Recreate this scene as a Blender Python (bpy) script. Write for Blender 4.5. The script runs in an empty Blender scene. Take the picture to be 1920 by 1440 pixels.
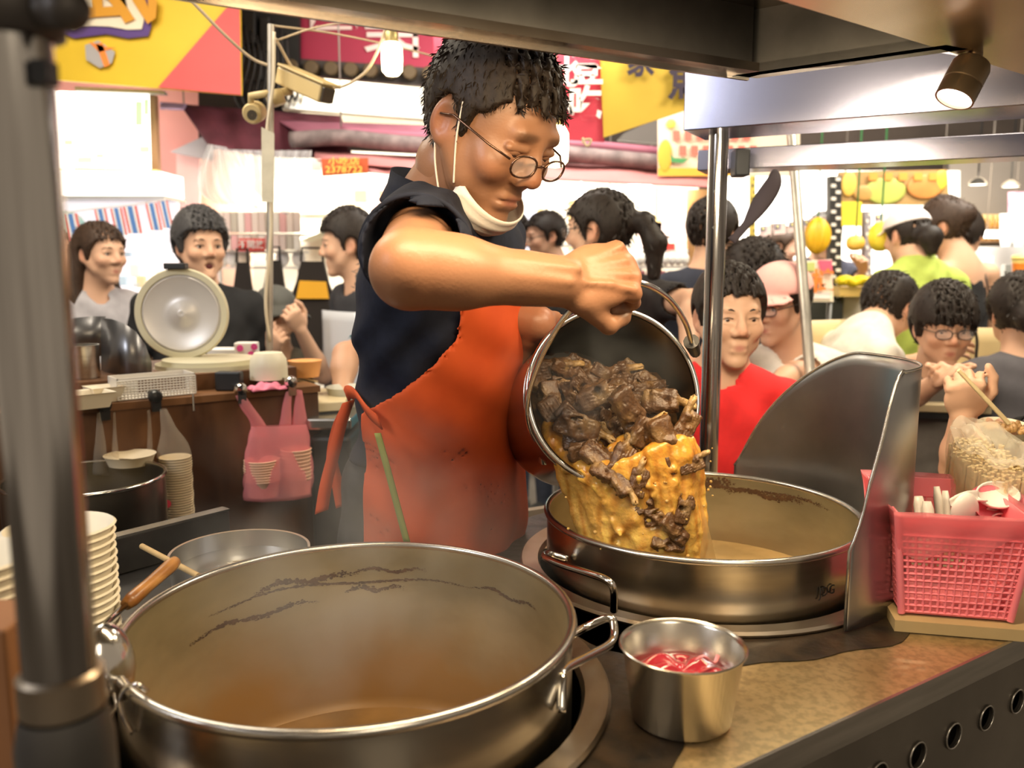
import bpy, bmesh, math, random
import numpy as np
from mathutils import Vector, Matrix, Quaternion
random.seed(7); np.random.seed(7)
SC = bpy.context.scene
COL = SC.collection
PI = math.pi
# ---------------------------------------------------------------- camera
CAMZ, PITCH, FPX = 1.35, math.radians(8.0), 1600.0
cd = bpy.data.cameras.new('camera'); cam = bpy.data.objects.new('camera', cd); COL.objects.link(cam)
cam.location = (0, 0, CAMZ); cam.rotation_euler = (PI/2 - PITCH, 0, 0)
cd.sensor_width = 36; cd.lens = 36*FPX/1920; cd.clip_start = .02
cd.dof.use_dof = True; cd.dof.focus_distance = 1.28; cd.dof.aperture_fstop = 4.2
SC.camera = cam
# ---------------------------------------------------------------- world, lights, exposure
W = bpy.data.worlds.new('night_market_glow'); SC.world = W; W.use_nodes = True
wb = W.node_tree.nodes['Background']; wb.inputs[0].default_value = (1.0, .80, .58, 1); wb.inputs[1].default_value = .34
vs = SC.view_settings; vs.view_transform = 'Standard'; vs.look = 'None'; vs.gamma = 1; vs.use_curve_mapping = False
vs.exposure = 0.0
SC.cycles.use_denoising = True; SC.cycles.max_bounces = 8; SC.cycles.transparent_max_bounces = 12
SC.cycles.sample_clamp_indirect = 6; SC.cycles.caustics_reflective = False; SC.cycles.caustics_refractive = False
def light(kind, name, loc, power, color, target=None, size=.3, sy=None, spot=None):
    l = bpy.data.lights.new(name, kind); l.energy = power; l.color = color
    o = bpy.data.objects.new(name, l); COL.objects.link(o); o.location = loc
    if kind == 'AREA':
        l.size = size
        if sy: l.shape = 'RECTANGLE'; l.size_y = sy
    else: l.shadow_soft_size = size
    if spot: l.spot_size = math.radians(spot); l.spot_blend = .5
    if target is not None: o.rotation_euler = (Vector(target)-Vector(loc)).to_track_quat('-Z', 'Y').to_euler()
    return o
WARM, NEUT, COOL = (1, .76, .46), (1, .9, .76), (.86, .92, 1)
light('AREA', 'hood_strip_lamp', (.12, .86, 1.60), 8.5, WARM, (.1, 1.15, .9), .7, .08)
light('AREA', 'added_fill_behind_camera', (.9, -1.6, 2.7), 24, (1, .84, .62), (.1, 1.4, 1.0), 1.0)  # unseen area light added behind the camera as warm frontal fill
light('AREA', 'opposite_stall_lamp_left', (-1.9, .1, 2.3), 26, (.9, .93, 1), (-.3, 1.3, 1.2), .6)
light('AREA', 'seating_lamp', (1.5, 2.3, 2.7), 55, (1, .86, .64), (1.3, 2.7, 1.0), .9)
light('AREA', 'added_diner_face_fill', (.42, 1.22, 1.575), 10, (1, .84, .60), (.80, 2.3, 1.2), .2)  # area light added under the hood to brighten the diners' faces
light('AREA', 'added_left_face_fill', (-1.0, 1.9, 2.7), 16, (1, .86, .66), (-.85, 3.1, 1.2), .5)  # unseen area light added to brighten the faces on the left
light('AREA', 'walkway_lamp_left', (-1.5, 2.6, 2.7), 30, (1, .88, .7), (-1.3, 3.0, 1.0), .9)
light('AREA', 'walkway_lamp_middle', (.1, 3.6, 2.55), 45, (1, .92, .8), (.1, 4.6, 1.0), .9)
light('AREA', 'walkway_lamp_right', (2.4, 3.9, 2.6), 60, (1, .93, .8), (2.4, 4.6, 1.0), .9)
# ---------------------------------------------------------------- projection helpers
CF = np.array([0, math.cos(PITCH), -math.sin(PITCH)]); CU = np.array([0, math.sin(PITCH), math.cos(PITCH)]); CR = np.array([1., 0, 0]); CP = np.array([0, 0, CAMZ])
def ray(px, py): return CF + CR*(px-960)/FPX + CU*(720-py)/FPX
def at(px, py, D):
    d = ray(px, py); return CP + d*D/d[1]
def onz(px, py, z):
    d = ray(px, py); return CP + d*(z-CAMZ)/d[2]
def onplane(px, py, p0, n):
    d = ray(px, py); return CP + d*(np.dot(np.array(p0)-CP, n)/np.dot(d, n))
# ---------------------------------------------------------------- materials
_M = {}
def mat(name, col, rough=.5, metal=0, var=0, scale=20, bump=0, emit=0, alpha=1, trans=0, col2=None, spec=.5, sss=0, stretch=None, coat=0, ecol=None, ior=1.45):
    if name in _M: return _M[name]
    m = bpy.data.materials.new(name); _M[name] = m; m.use_nodes = True
    nt = m.node_tree; b = nt.nodes['Principled BSDF']; I = b.inputs
    c = tuple(col)+(1,)
    I['Base Color'].default_value = c; I['Roughness'].default_value = rough; I['Metallic'].default_value = metal
    I['Specular IOR Level'].default_value = spec; I['IOR'].default_value = ior
    if sss: I['Subsurface Weight'].default_value = sss; I['Subsurface Radius'].default_value = (1, .35, .2); I['Subsurface Scale'].default_value = .012
    if emit: I['Emission Color'].default_value = tuple(ecol or col)+(1,); I['Emission Strength'].default_value = emit
    if alpha < 1: I['Alpha'].default_value = alpha
    if trans: I['Transmission Weight'].default_value = trans
    if coat: I['Coat Weight'].default_value = coat; I['Coat Roughness'].default_value = .12
    if var or bump:
        tc = nt.nodes.new('ShaderNodeTexCoord'); mp = nt.nodes.new('ShaderNodeMapping'); no = nt.nodes.new('ShaderNodeTexNoise')
        no.inputs['Scale'].default_value = scale; no.inputs['Detail'].default_value = 6
        if stretch: mp.inputs['Scale'].default_value = stretch
        nt.links.new(tc.outputs['Object'], mp.inputs[0]); nt.links.new(mp.outputs[0], no.inputs['Vector'])
        if var:
            rp = nt.nodes.new('ShaderNodeValToRGB'); rp.color_ramp.elements[0].position = .35; rp.color_ramp.elements[1].position = .68
            k = col2 if col2 else tuple(x*(1-var) for x in col)
            rp.color_ramp.elements[0].color = tuple(k)+(1,); rp.color_ramp.elements[1].color = c
            nt.links.new(no.outputs['Fac'], rp.inputs[0]); nt.links.new(rp.outputs[0], I['Base Color'])
        if bump:
            bp = nt.nodes.new('ShaderNodeBump'); bp.inputs['Strength'].default_value = bump; bp.inputs['Distance'].default_value = .004
            nt.links.new(no.outputs['Fac'], bp.inputs['Height']); nt.links.new(bp.outputs[0], I['Normal'])
    return m
def vcol_mat(name, rough=.5, sss=0, bump=0, scale=120, spec=.4):
    m = mat(name, (1, 1, 1), rough, bump=bump or .02, scale=scale, sss=sss, spec=spec)
    nt = m.node_tree
    if not nt.nodes.get('va'):
        a = nt.nodes.new('ShaderNodeVertexColor'); a.name = 'va'; a.layer_name = 'Col'
        nt.links.new(a.outputs[0], nt.nodes['Principled BSDF'].inputs['Base Color'])
    return m
def film(name, col, alpha=.45, rough=.25, bump=.3, scale=25):
    """thin plastic film: part see-through, part translucent sheet with gloss"""
    if name in _M: return _M[name]
    m = mat(name, col, rough, bump=bump, scale=scale); nt = m.node_tree
    b = nt.nodes['Principled BSDF']; out = nt.nodes['Material Output']
    tr = nt.nodes.new('ShaderNodeBsdfTransparent'); tr.inputs[0].default_value = tuple(.6+.4*c for c in col)+(1,)
    tl = nt.nodes.new('ShaderNodeBsdfTranslucent'); tl.inputs[0].default_value = tuple(col)+(1,)
    m1 = nt.nodes.new('ShaderNodeMixShader'); m1.inputs[0].default_value = .35
    m2 = nt.nodes.new('ShaderNodeMixShader'); m2.inputs[0].default_value = alpha
    nt.links.new(b.outputs[0], m1.inputs[1]); nt.links.new(tl.outputs[0], m1.inputs[2])
    nt.links.new(tr.outputs[0], m2.inputs[1]); nt.links.new(m1.outputs[0], m2.inputs[2]); nt.links.new(m2.outputs[0], out.inputs[0])
    return m
# ---------------------------------------------------------------- object helpers
def _loc(p):
    L = Vector((0, 0, 0))
    while p is not None: L += p.location; p = p.parent
    return L
def addmesh(name, me, m=None, parent=None, smooth=None, bevel=0):
    o = bpy.data.objects.new(name, me); COL.objects.link(o)
    if m is not None and not me.materials:
        for q in (m if isinstance(m, (list, tuple)) else [m]): me.materials.append(q)
    if parent is not None:
        o.parent = parent; o.matrix_parent_inverse = Matrix.Translation(-_loc(parent))
    if smooth is not None and smooth > 0:
        if smooth >= 180: me.shade_smooth()
        else:
            me.shade_smooth(); me.set_sharp_from_angle(angle=math.radians(smooth))
    if bevel:
        bm = o.modifiers.new('bevel', 'BEVEL'); bm.width = bevel; bm.segments = 2; bm.limit_method = 'ANGLE'
    return o
def thing(name, label, cat, loc=(0, 0, 0), group=None):
    o = bpy.data.objects.new(name, None); COL.objects.link(o); o.location = Vector(loc); o.empty_display_size = .05
    return tag(o, label, cat, group)
def tag(o, label=None, cat=None, group=None, kind=None):
    if label: o['label'] = label
    if cat: o['category'] = cat
    if group: o['group'] = group
    if kind: o['kind'] = kind
    return o
def copy_tree(o, parent=None):
    c = o.copy(); COL.objects.link(c)
    if parent is not None: c.parent = parent
    for ch in list(o.children): copy_tree(ch, c)
    return c
def frame_of(d):
    d = Vector(d).normalized(); a = Vector((0, 0, 1)) if abs(d.z) < .95 else Vector((1, 0, 0))
    x = a.cross(d).normalized(); y = d.cross(x); return x, y, d
class MB:
    def __init__(s): s.v = []; s.f = []; s.mi = []
    def add(s, v, f, mi=0):
        n = len(s.v); s.v += [tuple(map(float, q)) for q in v]; s.f += [tuple(i+n for i in q) for q in f]; s.mi += [mi]*len(f)
        return s
    def box(s, c, size, R=None, mi=0):
        h = [x/2 for x in size]; V = []
        for sx, sy, sz in ((-1,-1,-1),(1,-1,-1),(1,1,-1),(-1,1,-1),(-1,-1,1),(1,-1,1),(1,1,1),(-1,1,1)):
            p = Vector((sx*h[0], sy*h[1], sz*h[2]))
            if R is not None: p = R @ p
            V.append(Vector(c)+p)
        return s.add(V, [(3,2,1,0),(4,5,6,7),(0,1,5,4),(1,2,6,5),(2,3,7,6),(3,0,4,7)], mi)
    def slab(s, quad, t, mi=0, n=None):
        """quad: four points (front face), extruded by t away from the camera side"""
        q = [Vector(p) for p in quad]
        if n is None:
            n = (q[2]-q[0]).cross(q[3]-q[1]).normalized()
            if n.dot(sum(q, Vector())/4-Vector(CP)) < 0: n = -n
        V = q+[p+n*t for p in q]
        return s.add(V, [(0,1,2,3),(7,6,5,4),(0,4,5,1),(1,5,6,2),(2,6,7,3),(3,7,4,0)], mi)
    def tube(s, pts, r, seg=10, caps=True, closed=False, mi=0, flat=None):
        pts = [Vector(p) for p in pts]; n = len(pts); rr = r if isinstance(r, (list, tuple)) else [r]*n
        prev = None; V = []
        for i, p in enumerate(pts):
            if closed: d = pts[(i+1) % n]-pts[i-1]
            else: d = pts[min(i+1, n-1)]-pts[max(i-1, 0)]
            if d.length < 1e-9: d = Vector((0, 0, 1))
            d.normalize()
            if prev is None: x, y, _ = frame_of(d)
            else:
                x = (prev-d*prev.dot(d))
                x = x.normalized() if x.length > 1e-6 else frame_of(d)[0]
                y = d.cross(x)
            prev = x
            for k in range(seg):
                a = 2*PI*k/seg; V.append(p+x*math.cos(a)*rr[i]+y*math.sin(a)*rr[i]*(flat or 1))
        F = []
        for i in range(n if closed else n-1):
            j = (i+1) % n
            for k in range(seg): F.append((i*seg+k, i*seg+(k+1) % seg, j*seg+(k+1) % seg, j*seg+k))
        if caps and not closed: F += [tuple(range(seg))[::-1], tuple((n-1)*seg+k for k in range(seg))]
        return s.add(V, F, mi)
    def lathe(s, prof, c=(0,0,0), axis=(0,0,1), seg=48, mi=0, sx=1, sy=1, capb=False, capt=False):
        x, y, d = frame_of(axis); c = Vector(c); V = []
        for r, h in prof:
            for k in range(seg):
                a = 2*PI*k/seg; V.append(c+x*math.cos(a)*r*sx+y*math.sin(a)*r*sy+d*h)
        F = []
        for i in range(len(prof)-1):
            for k in range(seg): F.append((i*seg+k, i*seg+(k+1) % seg, (i+1)*seg+(k+1) % seg, (i+1)*seg+k))
        if capb: F.append(tuple(range(seg))[::-1])
        if capt: F.append(tuple((len(prof)-1)*seg+k for k in range(seg)))
        return s.add(V, F, mi)
    def ell(s, c, r, R=None, seg=16, rings=10, mi=0):
        V = []; F = []; c = Vector(c)
        for i in range(rings+1):
            t = PI*i/rings
            for k in range(seg):
                a = 2*PI*k/seg; p = Vector((r[0]*math.sin(t)*math.cos(a), r[1]*math.sin(t)*math.sin(a), r[2]*math.cos(t)))
                V.append(c+(R @ p if R is not None else p))
        for i in range(rings):
            for k in range(seg): F.append((i*seg+k, (i+1)*seg+k, (i+1)*seg+(k+1) % seg, i*seg+(k+1) % seg))
        return s.add(V, F, mi)
    def poly(s, pts, ext, mi=0):
        """flat polygon extruded by vector ext"""
        p = [Vector(q) for q in pts]; n = len(p); e = Vector(ext)
        return s.add(p+[q+e for q in p], [tuple(range(n)), tuple(range(2*n-1, n-1, -1))]+[(i, i+n, (i+1) % n+n, (i+1) % n) for i in range(n)], mi)
    def grid(s, fn, nu, nv, mi=0):
        V = [fn(i/nu, j/nv) for j in range(nv+1) for i in range(nu+1)]
        F = [(j*(nu+1)+i, j*(nu+1)+i+1, (j+1)*(nu+1)+i+1, (j+1)*(nu+1)+i) for j in range(nv) for i in range(nu)]
        return s.add(V, F, mi)
    def build(s, name, m=None, parent=None, smooth=40, bevel=0, solid=0):
        me = bpy.data.meshes.new(name); me.from_pydata(s.v, [], s.f); me.update()
        if isinstance(m, (list, tuple)): me.polygons.foreach_set('material_index', s.mi)
        bm = bmesh.new(); bm.from_mesh(me)
        if not isinstance(m, (list, tuple)): bmesh.ops.remove_doubles(bm, verts=bm.verts, dist=1e-6)
        bmesh.ops.recalc_face_normals(bm, faces=bm.faces) if not solid else None
        bm.to_mesh(me); bm.free()
        mats = m if isinstance(m, (list, tuple)) else [m]
        for q in mats: me.materials.append(q)
        o = addmesh(name, me, None, parent, smooth, bevel)
        if solid:
            md = o.modifiers.new('thickness', 'SOLIDIFY'); md.thickness = solid; md.offset = 0
        return o
def spline(pts, n=8):
    """Catmull-Rom through points"""
    P = [np.array(p, float) for p in pts]; P = [2*P[0]-P[1]]+P+[2*P[-1]-P[-2]]; out = []
    for i in range(1, len(P)-2):
        for k in range(n):
            t = k/n; a, b, c, d = P[i-1:i+3]
            out.append(.5*((2*b)+(-a+c)*t+(2*a-5*b+4*c-d)*t*t+(-a+3*b-3*c+d)*t**3))
    out.append(P[-2]); return out
def text(body, c, h, m, parent=None, name='lettering', right=(1,0,0), up=(0,0,1), ext=.002, sx=1, bold=0, kind=None):
    cu = bpy.data.curves.new('t', 'FONT'); cu.body = body; cu.size = 1; cu.align_x = 'CENTER'; cu.align_y = 'CENTER'; cu.extrude = ext/h; cu.resolution_u = 2; cu.offset = bold
    t = bpy.data.objects.new('t', cu); COL.objects.link(t)
    dg = bpy.context.evaluated_depsgraph_get(); me = bpy.data.meshes.new_from_object(t.evaluated_get(dg))
    bpy.data.objects.remove(t); bpy.data.curves.remove(cu)
    x = Vector(right).normalized(); z = x.cross(Vector(up)).normalized(); y = z.cross(x)
    M = Matrix.Translation(Vector(c)) @ Matrix((x, y, z)).transposed().to_4x4() @ Matrix.Diagonal((h*sx, h, h, 1))
    me.transform(M); me.materials.clear(); me.name = name
    return addmesh(name, me, m, parent)
def filled(outline, holes, t, M, name, m, parent=None, bevel=0):
    """flat sheet with round holes; outline in 2D, holes (x, y, r), thickness t, placed by matrix M"""
    cu = bpy.data.curves.new('c', 'CURVE'); cu.dimensions = '2D'; cu.fill_mode = 'BOTH'; cu.extrude = t/2; cu.bevel_depth = 0
    loops = [outline]+[[(x+r*math.cos(2*PI*k/48), y+r*math.sin(2*PI*k/48)) for k in range(48)] for x, y, r in holes]
    for L in loops:
        sp = cu.splines.new('POLY'); sp.points.add(len(L)-1); sp.use_cyclic_u = True
        for i, p in enumerate(L): sp.points[i].co = (p[0], p[1], 0, 1)
    o = bpy.data.objects.new('c', cu); COL.objects.link(o)
    me = bpy.data.meshes.new_from_object(o.evaluated_get(bpy.context.evaluated_depsgraph_get()))
    bpy.data.objects.remove(o); bpy.data.curves.remove(cu)
    me.transform(M); me.materials.clear(); me.name = name
    return addmesh(name, me, m, parent, 30, bevel)
# ---------------------------------------------------------------- signed distance modelling (one continuous skin per figure)
class SDF:
    def __init__(s, lo, hi, h):
        s.lo = np.array(lo, float); s.h = h; n = np.ceil((np.array(hi)-s.lo)/h).astype(int)+1
        s.n = n; s.f = np.full(n, .06, np.float32)
        s.ax = [s.lo[i]+h*np.arange(n[i]) for i in range(3)]
    def sub(s, lo, hi):
        a = np.clip(np.floor((np.array(lo)-s.lo)/s.h).astype(int), 0, s.n); b = np.clip(np.ceil((np.array(hi)-s.lo)/s.h).astype(int)+1, 0, s.n)
        sl = tuple(slice(a[i], b[i]) for i in range(3))
        X = s.ax[0][sl[0]][:, None, None]; Y = s.ax[1][sl[1]][None, :, None]; Z = s.ax[2][sl[2]][None, None, :]
        return sl, X, Y, Z
    def op(s, fn, lo, hi, k=.01, mode='u'):
        mg = k+2.5*s.h
        sl, X, Y, Z = s.sub(np.array(lo)-mg, np.array(hi)+mg)
        F = s.f[sl]
        if F.size == 0: return s
        d = fn(X, Y, Z).astype(np.float32)
        if mode == 'u': s.f[sl] = np.minimum(F, d)-np.maximum(k-np.abs(F-d), 0)**2/(4*k)
        else: s.f[sl] = np.maximum(F, -d)+np.maximum(k-np.abs(F+d), 0)**2/(4*k)
        return s
    def cap(s, a, b, r1, r2=None, k=.01, mode='u'):
        a = np.array(a, float); b = np.array(b, float); r2 = r1 if r2 is None else r2; ab = b-a; L = max(ab@ab, 1e-12)
        def fn(X, Y, Z):
            t = np.clip(((X-a[0])*ab[0]+(Y-a[1])*ab[1]+(Z-a[2])*ab[2])/L, 0, 1)
            return np.sqrt((X-a[0]-t*ab[0])**2+(Y-a[1]-t*ab[1])**2+(Z-a[2]-t*ab[2])**2)-(r1+(r2-r1)*t)
        r = max(r1, r2); return s.op(fn, np.minimum(a, b)-r, np.maximum(a, b)+r, k, mode)
    def ell(s, c, r, R=None, k=.01, mode='u'):
        c = np.array(c, float); r = np.array(r, float); R = np.eye(3) if R is None else np.array(R)   # columns of R = local axes
        def fn(X, Y, Z):
            x, y, z = X-c[0], Y-c[1], Z-c[2]
            q = [R[0, i]*x+R[1, i]*y+R[2, i]*z for i in range(3)]
            k0 = np.sqrt((q[0]/r[0])**2+(q[1]/r[1])**2+(q[2]/r[2])**2); k1 = np.sqrt((q[0]/r[0]**2)**2+(q[1]/r[1]**2)**2+(q[2]/r[2]**2)**2)
            return k0*(k0-1)/np.maximum(k1, 1e-6)
        e = np.abs(R) @ r; return s.op(fn, c-e, c+e, k, mode)
    def rbox(s, c, h, R=None, r=.004, k=.006, mode='u'):
        c = np.array(c, float); h = np.array(h, float); R = np.eye(3) if R is None else np.array(R)
        def fn(X, Y, Z):
            x, y, z = X-c[0], Y-c[1], Z-c[2]
            q = [np.abs(R[0, i]*x+R[1, i]*y+R[2, i]*z)-h[i]+r for i in range(3)]
            return np.sqrt(np.maximum(q[0], 0)**2+np.maximum(q[1], 0)**2+np.maximum(q[2], 0)**2)+np.minimum(np.maximum(q[0], np.maximum(q[1], q[2])), 0)-r
        e = np.abs(R) @ h; return s.op(fn, c-e, c+e, k, mode)
    def mesh(s):
        f = s.f; n = s.n
        f[0], f[-1] = .06, .06; f[:, 0], f[:, -1] = .06, .06; f[:, :, 0], f[:, :, -1] = .06, .06
        neg = f < 0; c = np.zeros(n-1, np.int8)
        for dx in (0, 1):
            for dy in (0, 1):
                for dz in (0, 1): c += neg[dx:n[0]-1+dx, dy:n[1]-1+dy, dz:n[2]-1+dz]
        I = np.argwhere((c > 0) & (c < 8))
        if len(I) == 0: return np.zeros((0, 3)), np.zeros((0, 4), int)
        idx = np.full(n-1, -1, np.int64); idx[I[:, 0], I[:, 1], I[:, 2]] = np.arange(len(I))
        acc = np.zeros((len(I), 3)); cnt = np.zeros(len(I))
        O = [(0,0,0),(1,0,0),(0,1,0),(1,1,0),(0,0,1),(1,0,1),(0,1,1),(1,1,1)]
        val = [f[I[:, 0]+o[0], I[:, 1]+o[1], I[:, 2]+o[2]] for o in O]
        for a, b in ((0,1),(2,3),(4,5),(6,7),(0,2),(1,3),(4,6),(5,7),(0,4),(1,5),(2,6),(3,7)):
            m = (val[a] < 0) != (val[b] < 0)
            t = val[a][m]/(val[a][m]-val[b][m]); oa, ob = np.array(O[a]), np.array(O[b])
            acc[m] += oa+(ob-oa)*t[:, None]; cnt[m] += 1
        V = s.lo+s.h*(I+acc/cnt[:, None]); Q = []
        for ax in range(3):
            sl0 = [slice(None)]*3; sl1 = [slice(None)]*3; sl0[ax] = slice(0, -1); sl1[ax] = slice(1, None)
            A = neg[tuple(sl0)]; B = neg[tuple(sl1)]
            E = np.argwhere(A != B); u, w = (ax+1) % 3, (ax+2) % 3
            E = E[(E[:, u] > 0) & (E[:, w] > 0) & (E[:, u] < n[u]-1) & (E[:, w] < n[w]-1)]
            st = A[E[:, 0], E[:, 1], E[:, 2]]
            q = []
            for du, dw in ((1, 1), (0, 1), (0, 0), (1, 0)):
                e = E.copy(); e[:, u] -= du; e[:, w] -= dw; q.append(idx[e[:, 0], e[:, 1], e[:, 2]])
            q = np.stack(q, 1); q[~st] = q[~st][:, ::-1]; Q.append(q)
        return V, np.concatenate(Q)
def npmesh(name, V, Q, m=None, parent=None, cols=None, smooth_it=0):
    me = bpy.data.meshes.new(name); nv, nq = len(V), len(Q); k = Q.shape[1] if nq else 4
    if smooth_it and nq:
        E = np.concatenate([Q[:, [i, (i+1) % k]] for i in range(k)])
        for _ in range(smooth_it):
            S = np.zeros_like(V); C = np.zeros(nv)
            for a, b in ((0, 1), (1, 0)):
                for d in range(3): S[:, d] += np.bincount(E[:, a], V[E[:, b], d], nv)
                C += np.bincount(E[:, a], minlength=nv)
            V = V*.4+.6*S/np.maximum(C, 1)[:, None]
    me.vertices.add(nv); me.vertices.foreach_set('co', np.asarray(V, np.float32).ravel())
    me.loops.add(nq*k); me.loops.foreach_set('vertex_index', np.asarray(Q, np.int32).ravel())
    me.polygons.add(nq); me.polygons.foreach_set('loop_start', np.arange(0, nq*k, k, dtype=np.int32))
    me.update(calc_edges=True); me.validate()
    if cols is not None:
        a = me.color_attributes.new('Col', 'FLOAT_COLOR', 'POINT')
        a.data.foreach_set('color', np.concatenate([cols, np.ones((nv, 1))], 1).astype(np.float32).ravel())
    return addmesh(name, me, m, parent, 180)
ORD = 'first second third fourth fifth sixth seventh eighth ninth tenth eleventh twelfth thirteenth fourteenth fifteenth sixteenth seventeenth eighteenth nineteenth twentieth twenty-first twenty-second twenty-third twenty-fourth twenty-fifth'.split()
def unit(v): v = np.array(v, float); return v/max(np.linalg.norm(v), 1e-9)
def lerp(a, b, t): return np.array(a)*(1-t)+np.array(b)*t
# ---------------------------------------------------------------- people
class Fr:
    """local frame: x forward, y left, z up"""
    def __init__(s, o, R, sc=1): s.o = np.array(o, float); s.R = np.array(R, float); s.s = sc
    def __call__(s, p): return s.o+s.s*(s.R @ np.array(p, float))
    def loc(s, P): return (np.asarray(P)-s.o) @ s.R/s.s
    def grid(s, X, Y, Z):
        x, y, z = X-s.o[0], Y-s.o[1], Z-s.o[2]; R = s.R
        return [(R[0, i]*x+R[1, i]*y+R[2, i]*z)/s.s for i in range(3)]
def facing(yaw, pitch=0, roll=0):
    y, p, r = map(math.radians, (yaw, pitch, roll)); h = np.array([math.sin(y), -math.cos(y), 0]); z = np.array([0, 0, 1.])
    f = math.cos(p)*h-math.sin(p)*z; u = math.sin(p)*h+math.cos(p)*z; l = np.cross(u, f)
    l2 = math.cos(r)*l+math.sin(r)*u; u2 = math.cos(r)*u-math.sin(r)*l
    return np.stack([f, l2, u2], 1)
def head_sdf(S, F, fine=False, mouth=0, jaw=1.0, ears=True, neck=True):
    s = F.s; E = lambda c, r, k=.012, m='u', R=None: S.ell(F(c), np.array(r)*s, F.R if R is None else R, k*s, m)
    C = lambda a, b, r1, r2=None, k=.01, m='u': S.cap(F(a), F(b), r1*s, (r2 or r1)*s, k*s, m)
    E((-.012, 0, .032), (.094, .075, .088)); E((.034, 0, .0), (.058, .061, .086), .02)
    E((.028, 0, -.066), (.052*jaw, .050*jaw, .045), .02); E((.068, 0, -.098), (.020, .024, .018), .02)
    for q in (-1, 1):
        E((.062, q*.042, -.020), (.024, .022, .022), .02); C((.030, q*.046, -.055), (.0, q*.06, -.02), .02, .02, .02)
    C((.080, -.032, .030), (.080, .032, .030), .0125, None, .012)
    C((.088, 0, .018), (.104, 0, -.020), .0085, .0125, .010)
    for q in (-1, 1):
        E((.094, q*.0135, -.027), (.011, .0085, .009), .007)
        E((.099, q*.032, .008), (.017, .018, .0125), .012, 's')
        if fine:
            C((.0865, q*.019, .0125), (.0815, q*.045, .0115), .0052, None, .005); C((.0865, q*.019, -.002), (.0815, q*.043, -.001), .0042, None, .005)
            E((.101, q*.008, -.036), (.005, .0045, .004), .003, 's')
        else: C((.085, q*.019, .0135), (.081, q*.045, .0125), .006, None, .006)
    C((.0815, -.013, -.0565), (.0815, .013, -.0565), .0078, None, .010); C((.0795, -.012, -.068), (.0795, .012, -.068), .0085, None, .010)
    if mouth: E((.088, 0, -.064), (.016, .018, .004+.012*mouth), .004, 's')
    else: C((.0895, -.012, -.0622), (.0895, .012, -.0622), .0024, None, .003, 's'); C((.0895, -.012, -.0622), (.080, -.026, -.0635), .0024, None, .003, 's'); C((.0895, .012, -.0622), (.080, .026, -.0635), .0024, None, .003, 's')
    if ears:
        for q in (-1, 1):
            Re = F.R @ np.array([[.94, .34*q, 0], [-.34*q, .94, 0], [0, 0, 1]])
            E((-.012, q*.076, .0), (.0175, .0085, .0295), .006, 'u', Re); E((-.007, q*.084, .002), (.009, .0055, .017), .005, 's', Re)
            E((-.006, q*.075, -.024), (.009, .007, .009), .006)
    if neck: C((-.022, 0, -.06), (-.052, 0, -.20), .050, .058, .03)
def hand_sdf(S, wr, fd, back, thumb, curl=(25, 30, 20), sc=1, spread=.02, tcurl=.4, lens=(.070, .078, .073, .058)):
    """wr wrist, fd finger direction, back = back-of-hand normal, thumb = side (+1/-1 along back x fd)"""
    x = unit(fd); z = unit(np.array(back)-x*np.dot(back, x)); y = np.cross(z, x)*thumb; wr = np.array(wr, float)
    P = lambda a, b, c: wr+sc*(a*x+b*y+c*z)
    S.ell(P(.048, 0, 0), np.array([.054, .042, .0165])*sc, np.stack([x, y, z], 1), .012*sc)
    S.ell(P(.030, .022, -.008), np.array([.034, .018, .016])*sc, np.stack([x, y, z], 1), .012*sc)
    for i in range(4):
        b = P(.088-.004*abs(i-1), .030-spread*i, 0); a = 0; d = x; r = (.0098, .0098, .0095, .0085)[i]*sc
        S.ell(b, np.array([.012, .0105, .0115])*sc, None, .008*sc)
        c = curl[i] if isinstance(curl[0], (list, tuple)) else curl
        for j, f in enumerate((.45, .31, .24)):
            a += math.radians(c[j]); d = x*math.cos(a)-z*math.sin(a)+y*(.10-.06*i)*(1 if j == 0 else .3)
            e = b+unit(d)*lens[i]*f*sc; S.cap(b, e, r*(1-.08*j), r*(.92-.08*j), .0035*sc); b = e
    t0 = P(.018, .030, -.006); t1 = P(.052, .058, -.014-.012*tcurl); t2 = t1+sc*unit(x*(1-.3*tcurl)+y*(.35-.8*tcurl)-z*.5*tcurl)*.034; t3 = t2+sc*unit(x*(1-.4*tcurl)-y*.9*tcurl-z*.4*tcurl)*.028
    S.cap(t0, t1, .0145*sc, .0118*sc, .010*sc); S.cap(t1, t2, .0115*sc, .0102*sc, .004*sc); S.cap(t2, t3, .0104*sc, .0088*sc, .004*sc)
    return t3
def painted(V, base, spots):
    C = np.tile(np.array(base, float), (len(V), 1))
    for c, r, col, a in spots:
        r = np.array(r if hasattr(r, '__len__') else [r]*3, float)
        d = np.linalg.norm((V-np.array(c))/r, axis=1); w = np.clip(1.5-d, 0, 1)*a
        C = C*(1-w[:, None])+np.array(col)*w[:, None]
    return np.clip(C, 0, 1)
def face_spots(F, skin, lip=(.42, .13, .10), blush=.35):
    sk = np.array(skin); red = sk*np.array([1.02, .72, .66]); dark = sk*.55; s = F.s; sp = []
    for q in (-1, 1):
        sp += [(F((.065, q*.045, -.025)), .022*s, red, blush), (F((-.012, q*.08, 0)), .03*s, red, .6), (F((.092, q*.03, .010)), .012*s, dark, .22)]  # the dark spots paint shading into the eye sockets
    sp += [(F((.115, 0, -.022)), .016*s, red, .5), (F((.088, 0, -.0625)), np.array([.013, .013, .0075])*s, lip, .8)]
    return sp
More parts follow.
